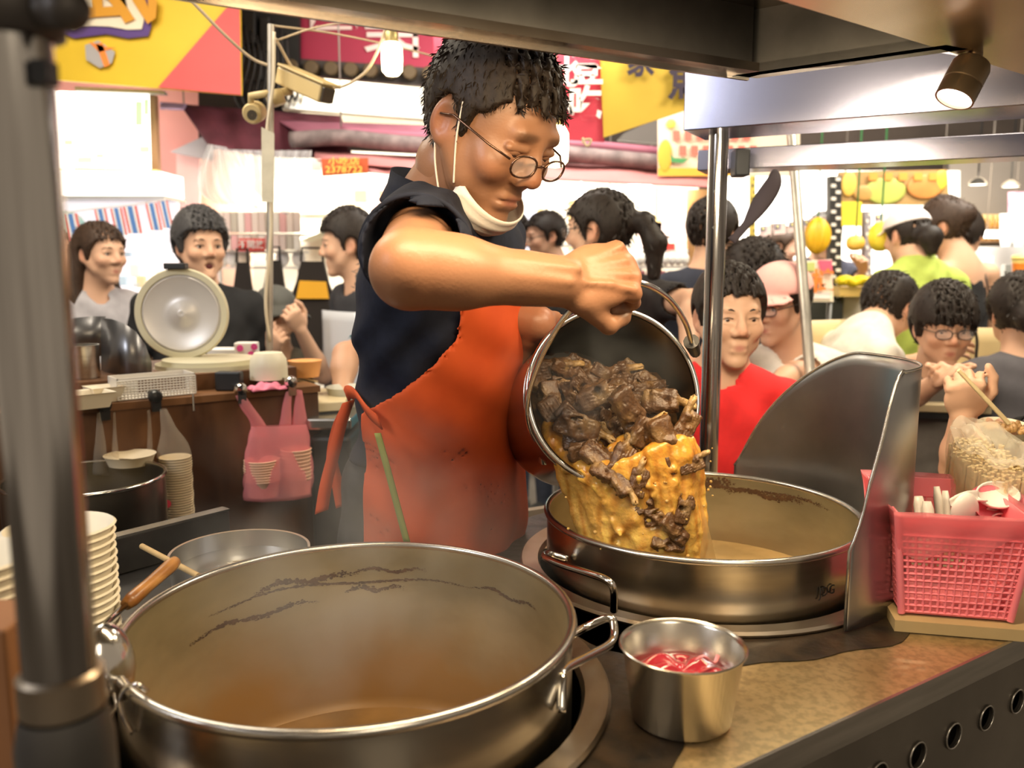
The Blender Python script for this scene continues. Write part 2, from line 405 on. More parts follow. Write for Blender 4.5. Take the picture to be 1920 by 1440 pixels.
ZH = {'short': ([-.12, -.03, -.022, .004, .022, .032, .05, .064, .09], [-.062, -.058, -.0, -.018, -.018, .032, .046, .060, .064]),
      'fringe': ([-.12, -.03, -.022, .004, .025, .034, .05, .09], [-.062, -.058, -.01, -.022, -.022, .026, .030, .030]),
      'full': ([-.12, -.03, -.02, .02, .035, .05, .064, .09], [-.10, -.09, -.06, -.03, .02, .042, .056, .062])}
def hair(F, root, col, line='short', infl=.012, extra=None, h=.006, strands=1500, slen=.02, thin=None, spots=None, top=0, lift=.35, name='hair', flow=None, wd=.0006):
    s = F.s; ex = .17+infl if not extra else .34
    S = SDF(F.o-ex*s, F.o+ex*s, h)
    S.ell(F((-.012, 0, .034+top*.5)), np.array([.094+infl, .075+infl, .088+infl+top])*s, F.R, .01*s)
    S.ell(F((.030, 0, .03+top*.3)), np.array([.062+infl*.7, .061+infl*.8, .062+infl*.7+top])*s, F.R, .02*s)
    if thin: thin(S, F)
    x, y, z = F.grid(S.ax[0][:, None, None], S.ax[1][None, :, None], S.ax[2][None, None, :])
    zx, zv = ZH[line]; rs = np.random.RandomState(3)
    g = np.interp(x, zx, zv)-z+.003*np.sin(y*160+x*70)+.002*np.sin(x*240+1)
    ar = np.sqrt(((x+.012)/.024)**2+((z-.0)/.033)**2); g = np.maximum(g, (1.0-ar)*.02*(np.abs(y) > .055))
    S.f = np.maximum(S.f, (g*s*.7).astype(np.float32))
    if extra:
        for a, b, r1, r2 in extra: S.cap(F(a), F(b), r1*s, r2*s, .02*s)
    S.f = S.f+(.0006*s*(np.sin(x*260+z*60)*np.sin(y*270+z*40))).astype(np.float32)
    V, Q = S.mesh()
    if len(V) == 0: return None
    if strands:
        tri = V[Q[:, :3]]; n = np.cross(tri[:, 1]-tri[:, 0], tri[:, 2]-tri[:, 0]); n /= np.maximum(np.linalg.norm(n, axis=1), 1e-12)[:, None]
        pick = rs.randint(0, len(Q), strands); p = V[Q[pick]].mean(1); nn = n[pick]; L = F.loc(p)
        fl = L-np.array([-.045, .01, .16]) if flow is None else flow(L)
        fl = fl/np.linalg.norm(fl, axis=1)[:, None]+np.where(L[:, 2:3] < .02, np.array([[0, 0, -.6]]), 0)
        d = fl @ F.R.T; d -= nn*(d*nn).sum(1)[:, None]; d /= np.maximum(np.linalg.norm(d, axis=1), 1e-6)[:, None]
        d = d+nn*lift+rs.normal(0, .25, d.shape); d /= np.linalg.norm(d, axis=1)[:, None]
        w = np.cross(d, nn); w /= np.maximum(np.linalg.norm(w, axis=1), 1e-6)[:, None]
        ln = slen*s*rs.uniform(.5, 1.2, (strands, 1)); b = p-nn*.002
        V2 = np.stack([b-w*wd, b+w*wd, b+d*ln*.6+w*wd*.8, b+d*ln-nn*ln*.25], 1).reshape(-1, 3)
        Q2 = np.arange(4*strands).reshape(-1, 4)+len(V)
        V = np.concatenate([V, V2]); Q = np.concatenate([Q, Q2])
    C = painted(V, col, spots or []); C *= (.75+.5*np.random.RandomState(5).rand(len(V), 1))
    return npmesh(name, V, Q, vcol_mat('hair_strands', .55, bump=.1, scale=300, spec=.3), root, C)
def eyes(F, root, iris=(.03, .015, .01), look=(0, 0), half=0, brow=(.03, .02, .018), browup=0, only=None):
    R3 = Matrix(F.R.tolist()); ew = mat('eye_white', (.62, .55, .50), .3); ei = mat('eye_iris', iris, .15); bm_ = brow and mat('brow_hair_%d' % int(brow[0]*1000), brow, .8)
    for q in (-1, 1):
        if only and q != only: continue
        m = MB(); c = Vector(F((.0755, q*.0315, .0055))); m.ell(c, [.0112*F.s, .0135*F.s, .0098*F.s], R3, 14, 10)
        m.ell(Vector(F((.0815+.0012, q*.0315+look[0]*.005, .0055+look[1]*.004))), [.0050*F.s, .0066*F.s, .0066*F.s], R3, 12, 8, 1)
        m.build('eye', [ew, ei], root, 180)
        if brow is not None:
            MB().tube([F((.0905, q*.014, .026+browup)), F((.092, q*.026, .031+browup)), F((.084, q*.040, .030+browup)), F((.074, q*.050, .024+browup))], [.0024*F.s, .0044*F.s, .0036*F.s, .0010*F.s], 6, flat=.6).build('eyebrow', bm_, root, 180)
            MB().tube([F((.0895, q*.019, .0085)), F((.0905, q*.030, .0118)), F((.084, q*.044, .0085))], [.0011*F.s]*3, 5).build('eyelashes', bm_, root, 180)
def glasses(F, root, m, rx=.023, rz=.016, z0=.0, drop=0, round_=.8, lens=True):
    r = MB()
    for q in (-1, 1):
        pts = []
        for k in range(20):
            a = 2*PI*k/20; ca, sa = math.cos(a), math.sin(a); pw = round_
            yy = abs(ca)**pw*math.copysign(1, ca)*rx; zz = abs(sa)**pw*math.copysign(1, sa)*rz
            pts.append(F((.109-.12*(abs(q*.032+yy))**1.0*.6-drop*.1, q*.032+yy, .003+z0+zz)))
        r.tube(pts, .0016*F.s, 6, closed=True)
        if lens:
            L = MB(); L.add(pts, [tuple(range(20))]); L.build('lens', mat('lens_glass', (.95, .97, 1), .03, alpha=.16, spec=.8), root, 0)
        r.tube([F((.105-.06*.12*.6-.002, q*.055, .008+z0)), F((.075, q*.076, .012+z0*.7)), F((.01, q*.084, .014)), F((-.012, q*.085, .006))], .0016*F.s, 6)
    r.tube([F((.106, -.010, .006+z0)), F((.110, 0, .009+z0)), F((.106, .010, .006+z0))], .0014*F.s, 6)
    r.build('glasses', m, root, 180)
def P3(p): return None if p is None else (at(*p) if len(p) == 3 else np.array(p))
SKIN = (.62, .37, .245)
def person(label, head, D, yaw, pitch=0, roll=0, hs=1.0, tyaw=None, lean=0.0, side=0.0, seated=True, shirt=(.1, .1, .12), sleeve='s', hstyle='short', hc=(.02, .014, .011), arms=None, skin=SKIN, pants=(.05, .06, .09), gl=None, vox=.006, infl=.014, extra=None, strands=2200, top=0, look=(0, 0), eye=True, mouth=0, group=None, body=1.0, hand_back=None, cap=None, neckline='crew', slen=.02, curl=(30, 35, 25), kid=1.0, wide=1.0, shirt_name='shirt', lift=.3, hairline=None, straps=False, thigh=.40, faceless=False, lip=(.42, .13, .10)):
    Hc = at(head[0], head[1], D); R = facing(yaw, pitch, roll); F = Fr(Hc, R, hs)
    ty = yaw*.6 if tyaw is None else tyaw; B = facing(ty); f, l = B[:, 0], B[:, 1]; up = np.array([0, 0, 1.]); k = hs*body
    N = F((-.05, 0, -.165)); Pv = N-f*lean-l*side-up*.50*k*kid
    spine = unit(N-Pv); fw = unit(f-spine*np.dot(f, spine)); lf = np.cross(spine, fw); T = np.stack([fw, lf, spine], 1)
    root = thing('person', label, 'person', (Pv[0], Pv[1], 0), group)
    tl = np.linalg.norm(N-Pv); tp = lambda a, b, c: N+fw*a*k+lf*b*k*wide-spine*c*tl     # a fwd, b left, c fraction down the spine
    sh = {'l': tp(-.005, .155, .10), 'r': tp(-.005, -.155, .10)}; J = {}
    for sd, q in (('l', 1), ('r', -1)):
        a = (arms or {}).get(sd)
        if a is None:
            e = sh[sd]+(-up*.26+lf*q*.05+(fw*.02 if seated else fw*-.03))*k; h = e+(fw*.20-up*.03-lf*q*.05 if seated else fw*.05-up*.23)*k
        else: e, h = P3(a[0]), P3(a[1])
        J[sd] = (e, h)
    pts = [F((-.12, -.1, -.2)), F((.13, .1, .13)), F((-.13, .1, .13)), F((.13, -.1, -.2))]+list(sh.values())+[q for v in J.values() for q in v]+[tp(.1, .2, .45), tp(-.12, -.2, .45)]
    lo, hi = np.min(pts, 0)-.11, np.max(pts, 0)+.11
    S = SDF(lo, hi, vox)
    if not faceless: head_sdf(S, F, vox < .0052, mouth)
    S.cap(F((-.03, 0, -.10)), tp(0, 0, .12), .052*k, .062*k, .03)
    S.ell(tp(.0, 0, .22), np.array([.078, .125*wide, .17*tl/.5])*k, T, .03)
    for sd, q in (('l', 1), ('r', -1)):
        e, h = J[sd]; S.cap(tp(0, q*.05, .10), sh[sd], .046*k, .048*k, .03); S.cap(sh[sd], e, .046*k, .037*k, .02); w = e+(h-e)*.93
        S.cap(e, lerp(e, w, .35), .036*k, .037*k, .012); S.cap(lerp(e, w, .3), w, .037*k, .025*k, .015)
        hb = (hand_back or {}).get(sd, up*.6+lf*q*.6); hand_sdf(S, w, h-e, hb, -q, curl, .95*k)
    V, Q = S.mesh()
    sp = [] if faceless else face_spots(F, skin, lip)
    for sd in 'lr': sp += [(J[sd][0], .05, np.array(skin)*np.array([.95, .82, .78]), .5)]
    b = npmesh('body', V, Q, vcol_mat('skin_painted', .5, sss=0, bump=.06, scale=160), root, painted(V, skin, sp), 1 if vox > .0055 else 0)
    # shirt
    S = SDF(np.min([lo, Pv-.25], 0), np.max([hi, Pv+.25], 0), max(.0075, vox*1.3))
    fold = lambda S_: None
    if straps:
        S.ell(tp(.005, 0, .52), np.array([.098, .135*wide, .30*tl/.5])*k, T, .03); S.ell(tp(0, 0, .95), np.array([.112, .155*wide, .12])*k, T, .04)
        x, y, z = S.ax[0][:, None, None], S.ax[1][None, :, None], S.ax[2][None, None, :]
        t = ((x-N[0])*spine[0]+(y-N[1])*spine[1]+(z-N[2])*spine[2]); S.f = np.maximum(S.f, (t+.16*tl).astype(np.float32))
        st = MB()
        for q in (-1, 1): st.tube([tp(.09, q*.08, .32), tp(.06, q*.085, .06), tp(-.055, q*.085, .10), tp(-.095, q*.07, .32)], .004, 6)
        st.build('strap', mat('strap_%02x%02x%02x' % tuple(int(c*99) for c in shirt), shirt, .8), root, 180)
    else:
        S.ell(tp(.004, 0, .30), np.array([.108, .158*wide, .21*tl/.5])*k, T, .04); S.ell(tp(.012, 0, .66), np.array([.112, .148*wide, .22*tl/.5])*k, T, .05)
        S.ell(tp(.0, 0, .98), np.array([.118, .162*wide, .12])*k, T, .05); S.cap(sh['l']*.86+sh['r']*.14+spine*.014, sh['r']*.86+sh['l']*.14+spine*.014, .056*k, None, .04)
        for sd in 'lr':
            e, h = J[sd]
            if sleeve != 'n': S.cap(sh[sd], lerp(sh[sd], e, .62 if sleeve == 's' else 1), .061*k, (.058 if sleeve == 's' else .047)*k, .025)
            if sleeve == 'l': S.cap(e, lerp(e, h, .82), .047*k, .038*k, .02)
            if sleeve == 's': S.cap(lerp(sh[sd], e, .62), lerp(sh[sd], e, .9), .052*k, .052*k, .004, 's')
        S.cap(F((-.03, 0, -.13)), F((-.045, 0, -.04)) if neckline == 'high' else tp(.02, 0, .02), .050*k, .066*k, .008, 's')
        if neckline == 'v': S.cap(tp(.09, 0, .05), tp(.14, 0, .20), .045*k, .015, .01, 's')
    x, y, z = S.ax[0][:, None, None], S.ax[1][None, :, None], S.ax[2][None, None, :]
    w = .0022*(np.sin(z*55+x*38+3*np.sin(y*17))+np.sin(x*61-z*33+2*np.sin(z*21)+y*45)); S.f = S.f+w.astype(np.float32)
    V, Q = S.mesh()
    shirt_o = npmesh(shirt_name, V, Q, mat('cloth_%03d%03d%03d' % tuple(int(c*999) for c in shirt), shirt, .85, var=.15, scale=30, bump=.12), root)
    # legs
    fh = Pv[2]; kn = {}; S = SDF(np.array([Pv[0]-.75, Pv[1]-.75, -.02]), np.array([Pv[0]+.75, Pv[1]+.75, fh+.16]), .014); sh_ = MB()
    for q in (-1, 1):
        hp = Pv+lf*q*.08*k-up*.02
        if seated: kn = hp+f*thigh*k+l*q*.04+up*.02; ft = np.array([kn[0]-f[0]*.02, kn[1]-f[1]*.02, .07])
        else: kn = hp*.5+np.array([hp[0], hp[1], .08])*.5+f*.02; ft = np.array([hp[0], hp[1], .07])
        S.cap(hp, kn, .080*k, .062*k, .03); S.cap(kn, ft, .060*k, .044*k, .02)
        sh_.ell(ft+f*.05-up*.03, [.12, .045, .045], Matrix(facing(ty).tolist()), 12, 8)
    S.ell(Pv, np.array([.115, .155*wide, .12])*k, T, .04); V, Q = S.mesh()
    npmesh('trousers', V, Q, mat('trouser_%03d%03d%03d' % tuple(int(c*999) for c in pants), pants, .85, var=.2, scale=30), root)
    sh_.build('shoes', mat('shoe_dark', (.03, .03, .03), .6), root, 180)
    if hstyle: hair(F, root, hc, hairline or {'short': 'short', 'fringe': 'fringe'}.get(hstyle, 'full'), infl+(0 if cap else .008 if vox > .0065 else .004), extra, max(.0055, vox), strands, slen, top=top, lift=lift)
    if eye and not faceless: eyes(F, root, look=look, brow=tuple(min(.05, c+.012) for c in hc))
    if gl: glasses(F, root, mat('frame_'+gl, (.02, .015, .015) if gl == 'dark' else (.3, .2, .18), .3), .024, .015)
    if mouth:
        m = MB(); m.ell(F((.074, 0, -.064)), [.008, .016, .004+.010*mouth], Matrix(F.R.tolist())); m.build('mouth', mat('mouth_inside', (.09, .01, .01), .5), root, 180)
    if cap is not None:
        S = SDF(F.o-.24, F.o+.24, .006); S.ell(F((-.008, 0, .045)), np.array([.112, .094, .094])*hs, F.R, .01)
        x, y, z = F.grid(S.ax[0][:, None, None], S.ax[1][None, :, None], S.ax[2][None, None, :])
        if cap[1] == 'bucket':
            S.f = np.maximum(S.f, ((.040-z)*hs).astype(np.float32))
            rr = np.sqrt((x+.01)**2+(y*1.08)**2); zz = z-(.042-(rr-.10)*.85)
            S.f = np.minimum(S.f, np.maximum(np.abs(zz)*.75-.005, np.abs(rr-.128)-.032).astype(np.float32)*hs)
        else:
            S.f = np.maximum(S.f, ((.046-z-.1*np.minimum(x, 0))*hs).astype(np.float32))
            rr = np.sqrt((x-.075)**2*1.0+(y*1.0)**2); zz = z-(.052-.25*(x-.08)-y*y*3)
            S.f = np.minimum(S.f, np.maximum(np.maximum(np.abs(zz)-.004, rr-.088), .06-x).astype(np.float32)*hs)
        V, Q = S.mesh(); npmesh('hat' if cap[1] == 'bucket' else 'cap', V, Q, mat('hat_%03d%03d%03d' % tuple(int(c*999) for c in cap[0]), cap[0], .8, var=.1, bump=.1), root)
    return dict(root=root, F=F, N=N, Pv=Pv, tp=tp, fw=fw, lf=lf, up=spine, sh=sh, J=J, k=k, T=T)
# ---------------------------------------------------------------- setting: floor and walls
ZC = .867
E0 = onz(1380, 1440, ZC); E1 = onz(1920, 1190, ZC); U = unit(E1-E0); Vv = np.array([-U[1], U[0], 0]); UP = np.array([0, 0, 1.])
def cart(u, v, z=ZC): return np.array([E0[0]+U[0]*u+Vv[0]*v, E0[1]+U[1]*u+Vv[1]*v, z])
def oncyl(px, py, c, R, far=False):
    d = ray(px, py); a = d[0]**2+d[1]**2; b = -(d[0]*c[0]+d[1]*c[1]); cc = c[0]**2+c[1]**2-R*R; q = math.sqrt(max(b*b-a*cc, 0))
    t = (-b+(q if far else -q))/a; return CP+d*t
steel = mat('brushed_steel', (.62, .59, .54), .26, 1, var=.25, scale=6, bump=.06, stretch=(1, 1, 14))
steel_d = mat('greasy_steel', (.52, .46, .38), .34, 1, var=.4, scale=5, bump=.1, col2=(.30, .22, .14))
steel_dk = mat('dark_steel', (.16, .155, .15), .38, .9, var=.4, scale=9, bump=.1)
pole_m = mat('reflection_streaked_tube', (.74, .73, .72), .15, 1, var=.6, scale=75, stretch=(1, 1, .03), col2=(.24, .22, .21))  # stretched noise paints bright and dark reflection streaks into the tube colour
chrome = mat('chrome_wire', (.75, .73, .70), .14, 1)
black_m = mat('black_plastic', (.015, .015, .016), .45)
floor_m = mat('market_floor', (.16, .14, .12), .55, var=.4, scale=3, bump=.1)
m = MB(); m.box((0, 3.2, -.03), (12, 12, .06)); fl = m.build('floor', floor_m); tag(fl, 'dark worn concrete market floor', kind='structure')
# ---------------------------------------------------------------- stove cart
ct = thing('stove_cart', 'stainless steel stove cart with two sunken burner wells and vent holes along its front', 'cart', cart(0, .3, 0))
NP, RP, PR = np.array([-.179, .921]), np.array([.304, 1.340]), .25
def uv(p): r = np.array([p[0]-E0[0], p[1]-E0[1]]); return (float(r @ U[:2]), float(r @ Vv[:2]))
jog = uv(onz(1022, 990, ZC))
Mt = Matrix(((U[0], Vv[0], 0, E0[0]), (U[1], Vv[1], 0, E0[1]), (0, 0, 1, ZC-.006), (0, 0, 0, 1)))
u0, u1 = -.80, 1.20
top_m = mat('stained_worktop', (.82, .66, .38), .33, .8, var=.5, scale=3.2, bump=.15, col2=(.52, .36, .17))
nt = top_m.node_tree; n2 = nt.nodes.new('ShaderNodeTexNoise'); n2.inputs['Scale'].default_value = 110; n2.inputs['Detail'].default_value = 8; r2_ = nt.nodes.new('ShaderNodeMapRange'); r2_.inputs[1].default_value = .38; r2_.inputs[2].default_value = .58; r2_.inputs[3].default_value = .35; mx_ = nt.nodes.new('ShaderNodeMix'); mx_.data_type = 'RGBA'; mx_.blend_type = 'MULTIPLY'; mx_.inputs[0].default_value = .4; pb_ = nt.nodes['Principled BSDF']; tc_ = nt.nodes.new('ShaderNodeTexCoord'); nt.links.new(tc_.outputs['Object'], n2.inputs['Vector'])
nt.links.new(n2.outputs['Fac'], r2_.inputs[0]); nt.links.new(pb_.inputs['Base Color'].links[0].from_socket, mx_.inputs[6]); nt.links.new(r2_.outputs[0], mx_.inputs[7]); nt.links.new(mx_.outputs[2], pb_.inputs['Base Color'])
filled([(u0, 0), (u1, 0), (u1, .79), (jog[0], .79), (jog[0], .625), (u0, .625)], [(*uv(NP), .266), (*uv(RP), .266)], .012, Mt, 'worktop', top_m, ct, .002)
m = MB(); m.slab([cart(u0, -.004, ZC+.001), cart(u1, -.004, ZC+.001), cart(u1, -.004, ZC-.03), cart(u0, -.004, ZC-.03)], .004, n=Vector(Vv))
m.build('front_lip', steel, ct)
hp = [onplane(px, py, cart(0, .012), Vv) for px, py in ((1905, 1300), (1848, 1339), (1785, 1384), (1716, 1428))]
hu = [float((p-E0) @ U) for p in hp]; hz = float(np.mean([p[2] for p in hp])); du = (hu[0]-hu[3])/3
hs_ = [hu[3]+du*i for i in range(-8, 8) if u0+.05 < hu[3]+du*i < u1-.05]
Mf = Matrix(((U[0], 0, Vv[0], E0[0]+Vv[0]*.013), (U[1], 0, Vv[1], E0[1]+Vv[1]*.013), (0, 1, 0, 0), (0, 0, 0, 1)))
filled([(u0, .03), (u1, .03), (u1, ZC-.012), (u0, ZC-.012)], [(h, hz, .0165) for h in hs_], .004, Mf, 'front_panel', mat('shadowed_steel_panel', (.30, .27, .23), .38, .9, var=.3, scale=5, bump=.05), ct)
for h in hs_:
    MB().tube([cart(h+.0165*math.cos(a), .009, hz+.0165*math.sin(a)) for a in np.linspace(0, 2*PI, 24, endpoint=False)], .0014, 6, closed=True).build('vent_ring', steel, ct, 180)
m = MB(); m.slab([cart(u0, .61, .03), cart(jog[0], .61, .03), cart(jog[0], .61, ZC-.012), cart(u0, .61, ZC-.012)], .006, n=Vector(Vv))
m.slab([cart(jog[0], .78, .03), cart(u1, .78, .03), cart(u1, .78, ZC-.012), cart(jog[0], .78, ZC-.012)], .006, n=Vector(Vv)); m.build('back_panel', steel_dk, ct)
for u_ in (u0, u1-.006):
    m = MB(); m.slab([cart(u_, .014, .03), cart(u_, .61, .03), cart(u_, .61, ZC-.012), cart(u_, .014, ZC-.012)], .006, n=Vector(U)); m.build('side_panel', steel_dk, ct)
m = MB(); m.slab([cart(u0, .02, .5), cart(u1, .02, .5), cart(u1, .6, .5), cart(u0, .6, .5)], .006, n=Vector((0, 0, -1))); m.build('inner_shelf', steel_dk, ct)
grime = mat('burnt_grime', (.010, .008, .006), .38, 0, var=.6, scale=30, bump=.7, col2=(.035, .022, .012))
for c, ra, rb, ph in ((NP, .25, .400, 0), (RP, .25, .372, 1)):
    m = MB(); n = 96; P = []
    for k in range(n):
        a = 2*PI*k/n; w = .012*math.sin(3*a+ph)+.008*math.sin(7*a+2*ph)+.005*math.sin(17*a)
        P.append((a, ra, rb-.015+w))
    V = [(c[0]+r*math.cos(a), c[1]+r*math.sin(a), ZC+.0012) for a, r0, r1 in P for r in (.266, r1)]
    V = [v for v in V]; F = [(2*k, 2*k+1, (2*k+3) % (2*n), (2*k+2) % (2*n)) for k in range(n)]
    m.add(V, F); m.build('burnt_grime', grime, ct, 0)
for c in (NP, RP):
    MB().lathe([(.258, .0), (.262, .008), (.288, .010), (.291, .006), (.289, .002)], (c[0], c[1], ZC), seg=72).build('burner_ring', steel_d, ct, 50)
pot_in = mat('stained_pot_inside', (.52, .46, .29), .38, .8, var=.35, scale=5, bump=.10, stretch=(1, 1, 2.4))
def stain_below(m, z0, z1, col):
    nt = m.node_tree; b = nt.nodes['Principled BSDF']; src = b.inputs['Base Color'].links[0].from_socket
    tc = nt.nodes.new('ShaderNodeTexCoord'); sx = nt.nodes.new('ShaderNodeSeparateXYZ'); no = nt.nodes.new('ShaderNodeTexNoise'); no.inputs['Scale'].default_value = 9; no.inputs['Detail'].default_value = 5
    ad = nt.nodes.new('ShaderNodeMath'); ad.operation = 'MULTIPLY_ADD'; ad.inputs[1].default_value = .14; mr = nt.nodes.new('ShaderNodeMapRange'); mr.inputs[1].default_value = z1+.07; mr.inputs[2].default_value = z0+.07
    mx = nt.nodes.new('ShaderNodeMix'); mx.data_type = 'RGBA'; mx.inputs[7].default_value = tuple(col)+(1,)
    nt.links.new(tc.outputs['Object'], sx.inputs[0]); nt.links.new(tc.outputs['Object'], no.inputs['Vector']); nt.links.new(no.outputs['Fac'], ad.inputs[0]); nt.links.new(sx.outputs['Z'], ad.inputs[2]); nt.links.new(ad.outputs[0], mr.inputs[0])
    nt.links.new(mr.outputs[0], mx.inputs[0]); nt.links.new(src, mx.inputs[6]); nt.links.new(mx.outputs[2], b.inputs['Base Color'])
    mm = nt.nodes.new('ShaderNodeMapRange'); mm.inputs[3].default_value = .8; mm.inputs[4].default_value = .15; nt.links.new(mr.outputs[0], mm.inputs[0]); nt.links.new(mm.outputs[0], b.inputs['Metallic'])
stain_below(pot_in, .77, .90, (.30, .165, .055))
pot_out = mat('pot_steel', (.60, .55, .46), .24, 1, var=.3, scale=5, bump=.05, stretch=(1, 1, 6))
residue = mat('brown_residue', (.10, .045, .015), .7, var=.5, scale=60, bump=.5)
ZR = .957
def stockpot(c, label, zb, handles, marks):
    t = thing('stockpot', label, 'pot', (c[0], c[1], zb))
    b = MB(); C3 = (c[0], c[1], 0)
    b.lathe([(.001, zb), (.225, zb), (.243, zb+.012), (.247, zb+.03), (.247, ZR-.004)], C3, seg=96, mi=0)
    b.lathe([(.243, ZR-.004), (.243, zb+.03), (.238, zb+.016), (.222, zb+.004), (.001, zb+.004)], C3, seg=96, mi=1)
    b.build('pot_body', [pot_out, pot_in], t, 50)
    b = MB(); b.tube([(c[0]+.247*math.cos(a), c[1]+.247*math.sin(a), ZR-.002) for a in np.linspace(0, 2*PI, 120, endpoint=False)], .0052, 8, closed=True); b.build('rolled_rim', steel, t, 180)
    for h in handles: MB().tube(spline(h, 6), .0052, 10).build('handle', chrome, t, 180)
    for a0, a1, z, w in marks:
        b = MB(); rs = random.Random(int(z*1e4)); P = lambda a, z_: (c[0]+.2424*math.cos(a), c[1]+.2424*math.sin(a), z_)
        for k in range(int(abs(a1-a0)*7)):
            q = rs.random(); a = math.radians(a0+(a1-a0)*q); e = 1-abs(2*q-1)**2; zz = z+.003*math.sin(q*11)+rs.gauss(0, w*.8); da = rs.uniform(.004, .016)*(.3+e); dz = rs.uniform(.15, .75)*w*(.3+e)
            b.add([P(a-da, zz), P(a-da*.3, zz+dz), P(a+da*.6, zz+dz*.7), P(a+da, zz), P(a+da*.4, zz-dz*.8), P(a-da*.5, zz-dz)], [(0, 1, 2, 3, 4, 5)])
        b.build('dried_broth_flecks', residue, t, 0)['kind'] = 'stuff'
    return t
near = stockpot(NP, 'near stockpot in the foreground, steaming and almost empty, with brown tide lines inside', .70,
    [[at(1072, 1190, .97), at(1098, 1176, 1.0), at(1140, 1159, 1.0), at(1151, 1172, .99), at(1146, 1205, .96), at(1100, 1232, .90), at(1060, 1254, .85), at(1054, 1275, .83), at(1052, 1335, .81)]],
    [(100, 134, .914, .0026), (76, 102, .920, .0014), (60, 150, .905, .0010), (112, 158, .880, .0018), (84, 104, .893, .0020), (30, 60, .91, .0012)])
far = stockpot(RP, 'far stockpot under the tilted bucket, half wrapped by the curved steel shield', .74,
    [[at(1064, 1048, 1.22), at(1030, 1038, 1.22), at(1022, 1044, 1.19), at(1050, 1058, 1.15), at(1100, 1074, 1.10), at(1136, 1087, 1.07), at(1150, 1104, 1.065), at(1151, 1145, 1.08)]],
    [(62, 100, .940, .0055), (30, 66, .930, .003), (15, 120, .936, .002)])
MB().lathe([(.001, .715), (.242, .715)], (NP[0], NP[1], 0), seg=64).build('broth_film', mat('brown_broth', (.33, .185, .065), .35, var=.35, scale=14, bump=.1), near, 180)
MB().lathe([(.001, .83), (.242, .83)], (RP[0], RP[1], 0), seg=64).build('broth_surface', mat('tan_broth', (.44, .28, .11), .2, var=.3, scale=14, bump=.15), far, 180)
jp = oncyl(1550, 1108, (RP[0], RP[1]), .248); jn = unit([jp[0]-RP[0], jp[1]-RP[1], 0])
text('JDG', jp+jn*.001, .019, black_m, far, 'maker_mark', right=(-jn[1], jn[0], 0), ext=.0004)
# curved wind shield round the far pot
prof = [(1590, 1196, 0), (1589, 1120, 0), (1592, 1040, 0), (1604, 990, 0), (1624, 930, 0), (1642, 870, 0), (1660, 800, 0), (1674, 740, 0), (1683, 700, 0), (1683, 680, 0), (1668, 664, 0), (1640, 657, 0)]
fr = [(1600, 661, 1), (1560, 675, 1), (1520, 697, 1), (1480, 727, 1), (1440, 768, 1), (1410, 812, 1), (1390, 850, 1), (1376, 885, 1)]
SHR = .300; SHC = (RP[0]+.012, RP[1]+.004)
def thz(px, py, far_):
    p = oncyl(px, py, SHC, SHR, far_); return math.atan2(p[1]-SHC[1], p[0]-SHC[0]), p[2]
bot_th = thz(1590, 1196, False)[0]
top_pts = [thz(*q[:2], False) for q in prof[:10]]
far_pts = [thz(*q[:2], True) for q in fr]
edge = [(t, z) for t, z in top_pts]; tm = [e[0] for e in edge]
sh = thing('wind_shield', 'tall curved steel wind shield wrapped round the far stockpot', 'shield', (SHC[0]+SHR, SHC[1], ZC))
# outline in (theta, z): lower edge along the worktop, upper edge through the profile
env = sorted(edge, key=lambda e: e[1]); th_a = min(e[0] for e in edge); th_b = max(e[0] for e in far_pts)
ths = np.linspace(th_a, th_b, 90); ed = sorted(edge+far_pts); et = np.array([e[0] for e in ed]); ez = np.maximum.accumulate(np.array([e[1] for e in ed])[:len(ed)]) if False else np.array([e[1] for e in ed])
zt = np.interp(ths, et, ez); ker = np.ones(5)/5; zt = np.convolve(np.pad(zt, 2, 'edge'), ker, 'valid'); zt = np.maximum(zt, ZC+.02)
b = MB(); V = []; nz = 14
for i, t in enumerate(ths):
    for j in range(nz+1):
        V.append((SHC[0]+SHR*math.cos(t), SHC[1]+SHR*math.sin(t), ZC+.0025+(zt[i]-ZC)*j/nz))
b.add(V, [(i*(nz+1)+j, (i+1)*(nz+1)+j, (i+1)*(nz+1)+j+1, i*(nz+1)+j+1) for i in range(len(ths)-1) for j in range(nz)])
b.build('curved_sheet', mat('shield_steel', (.50, .50, .51), .32, 1, var=.35, scale=5, bump=.06), sh, 180, solid=.002)
MB().tube([(SHC[0]+SHR*math.cos(ths[0]), SHC[1]+SHR*math.sin(ths[0]), ZC+.004)]+[(SHC[0]+SHR*math.cos(t), SHC[1]+SHR*math.sin(t), z) for t, z in zip(ths, zt)], .0022, 6).build('rolled_edge', steel, sh, 180)
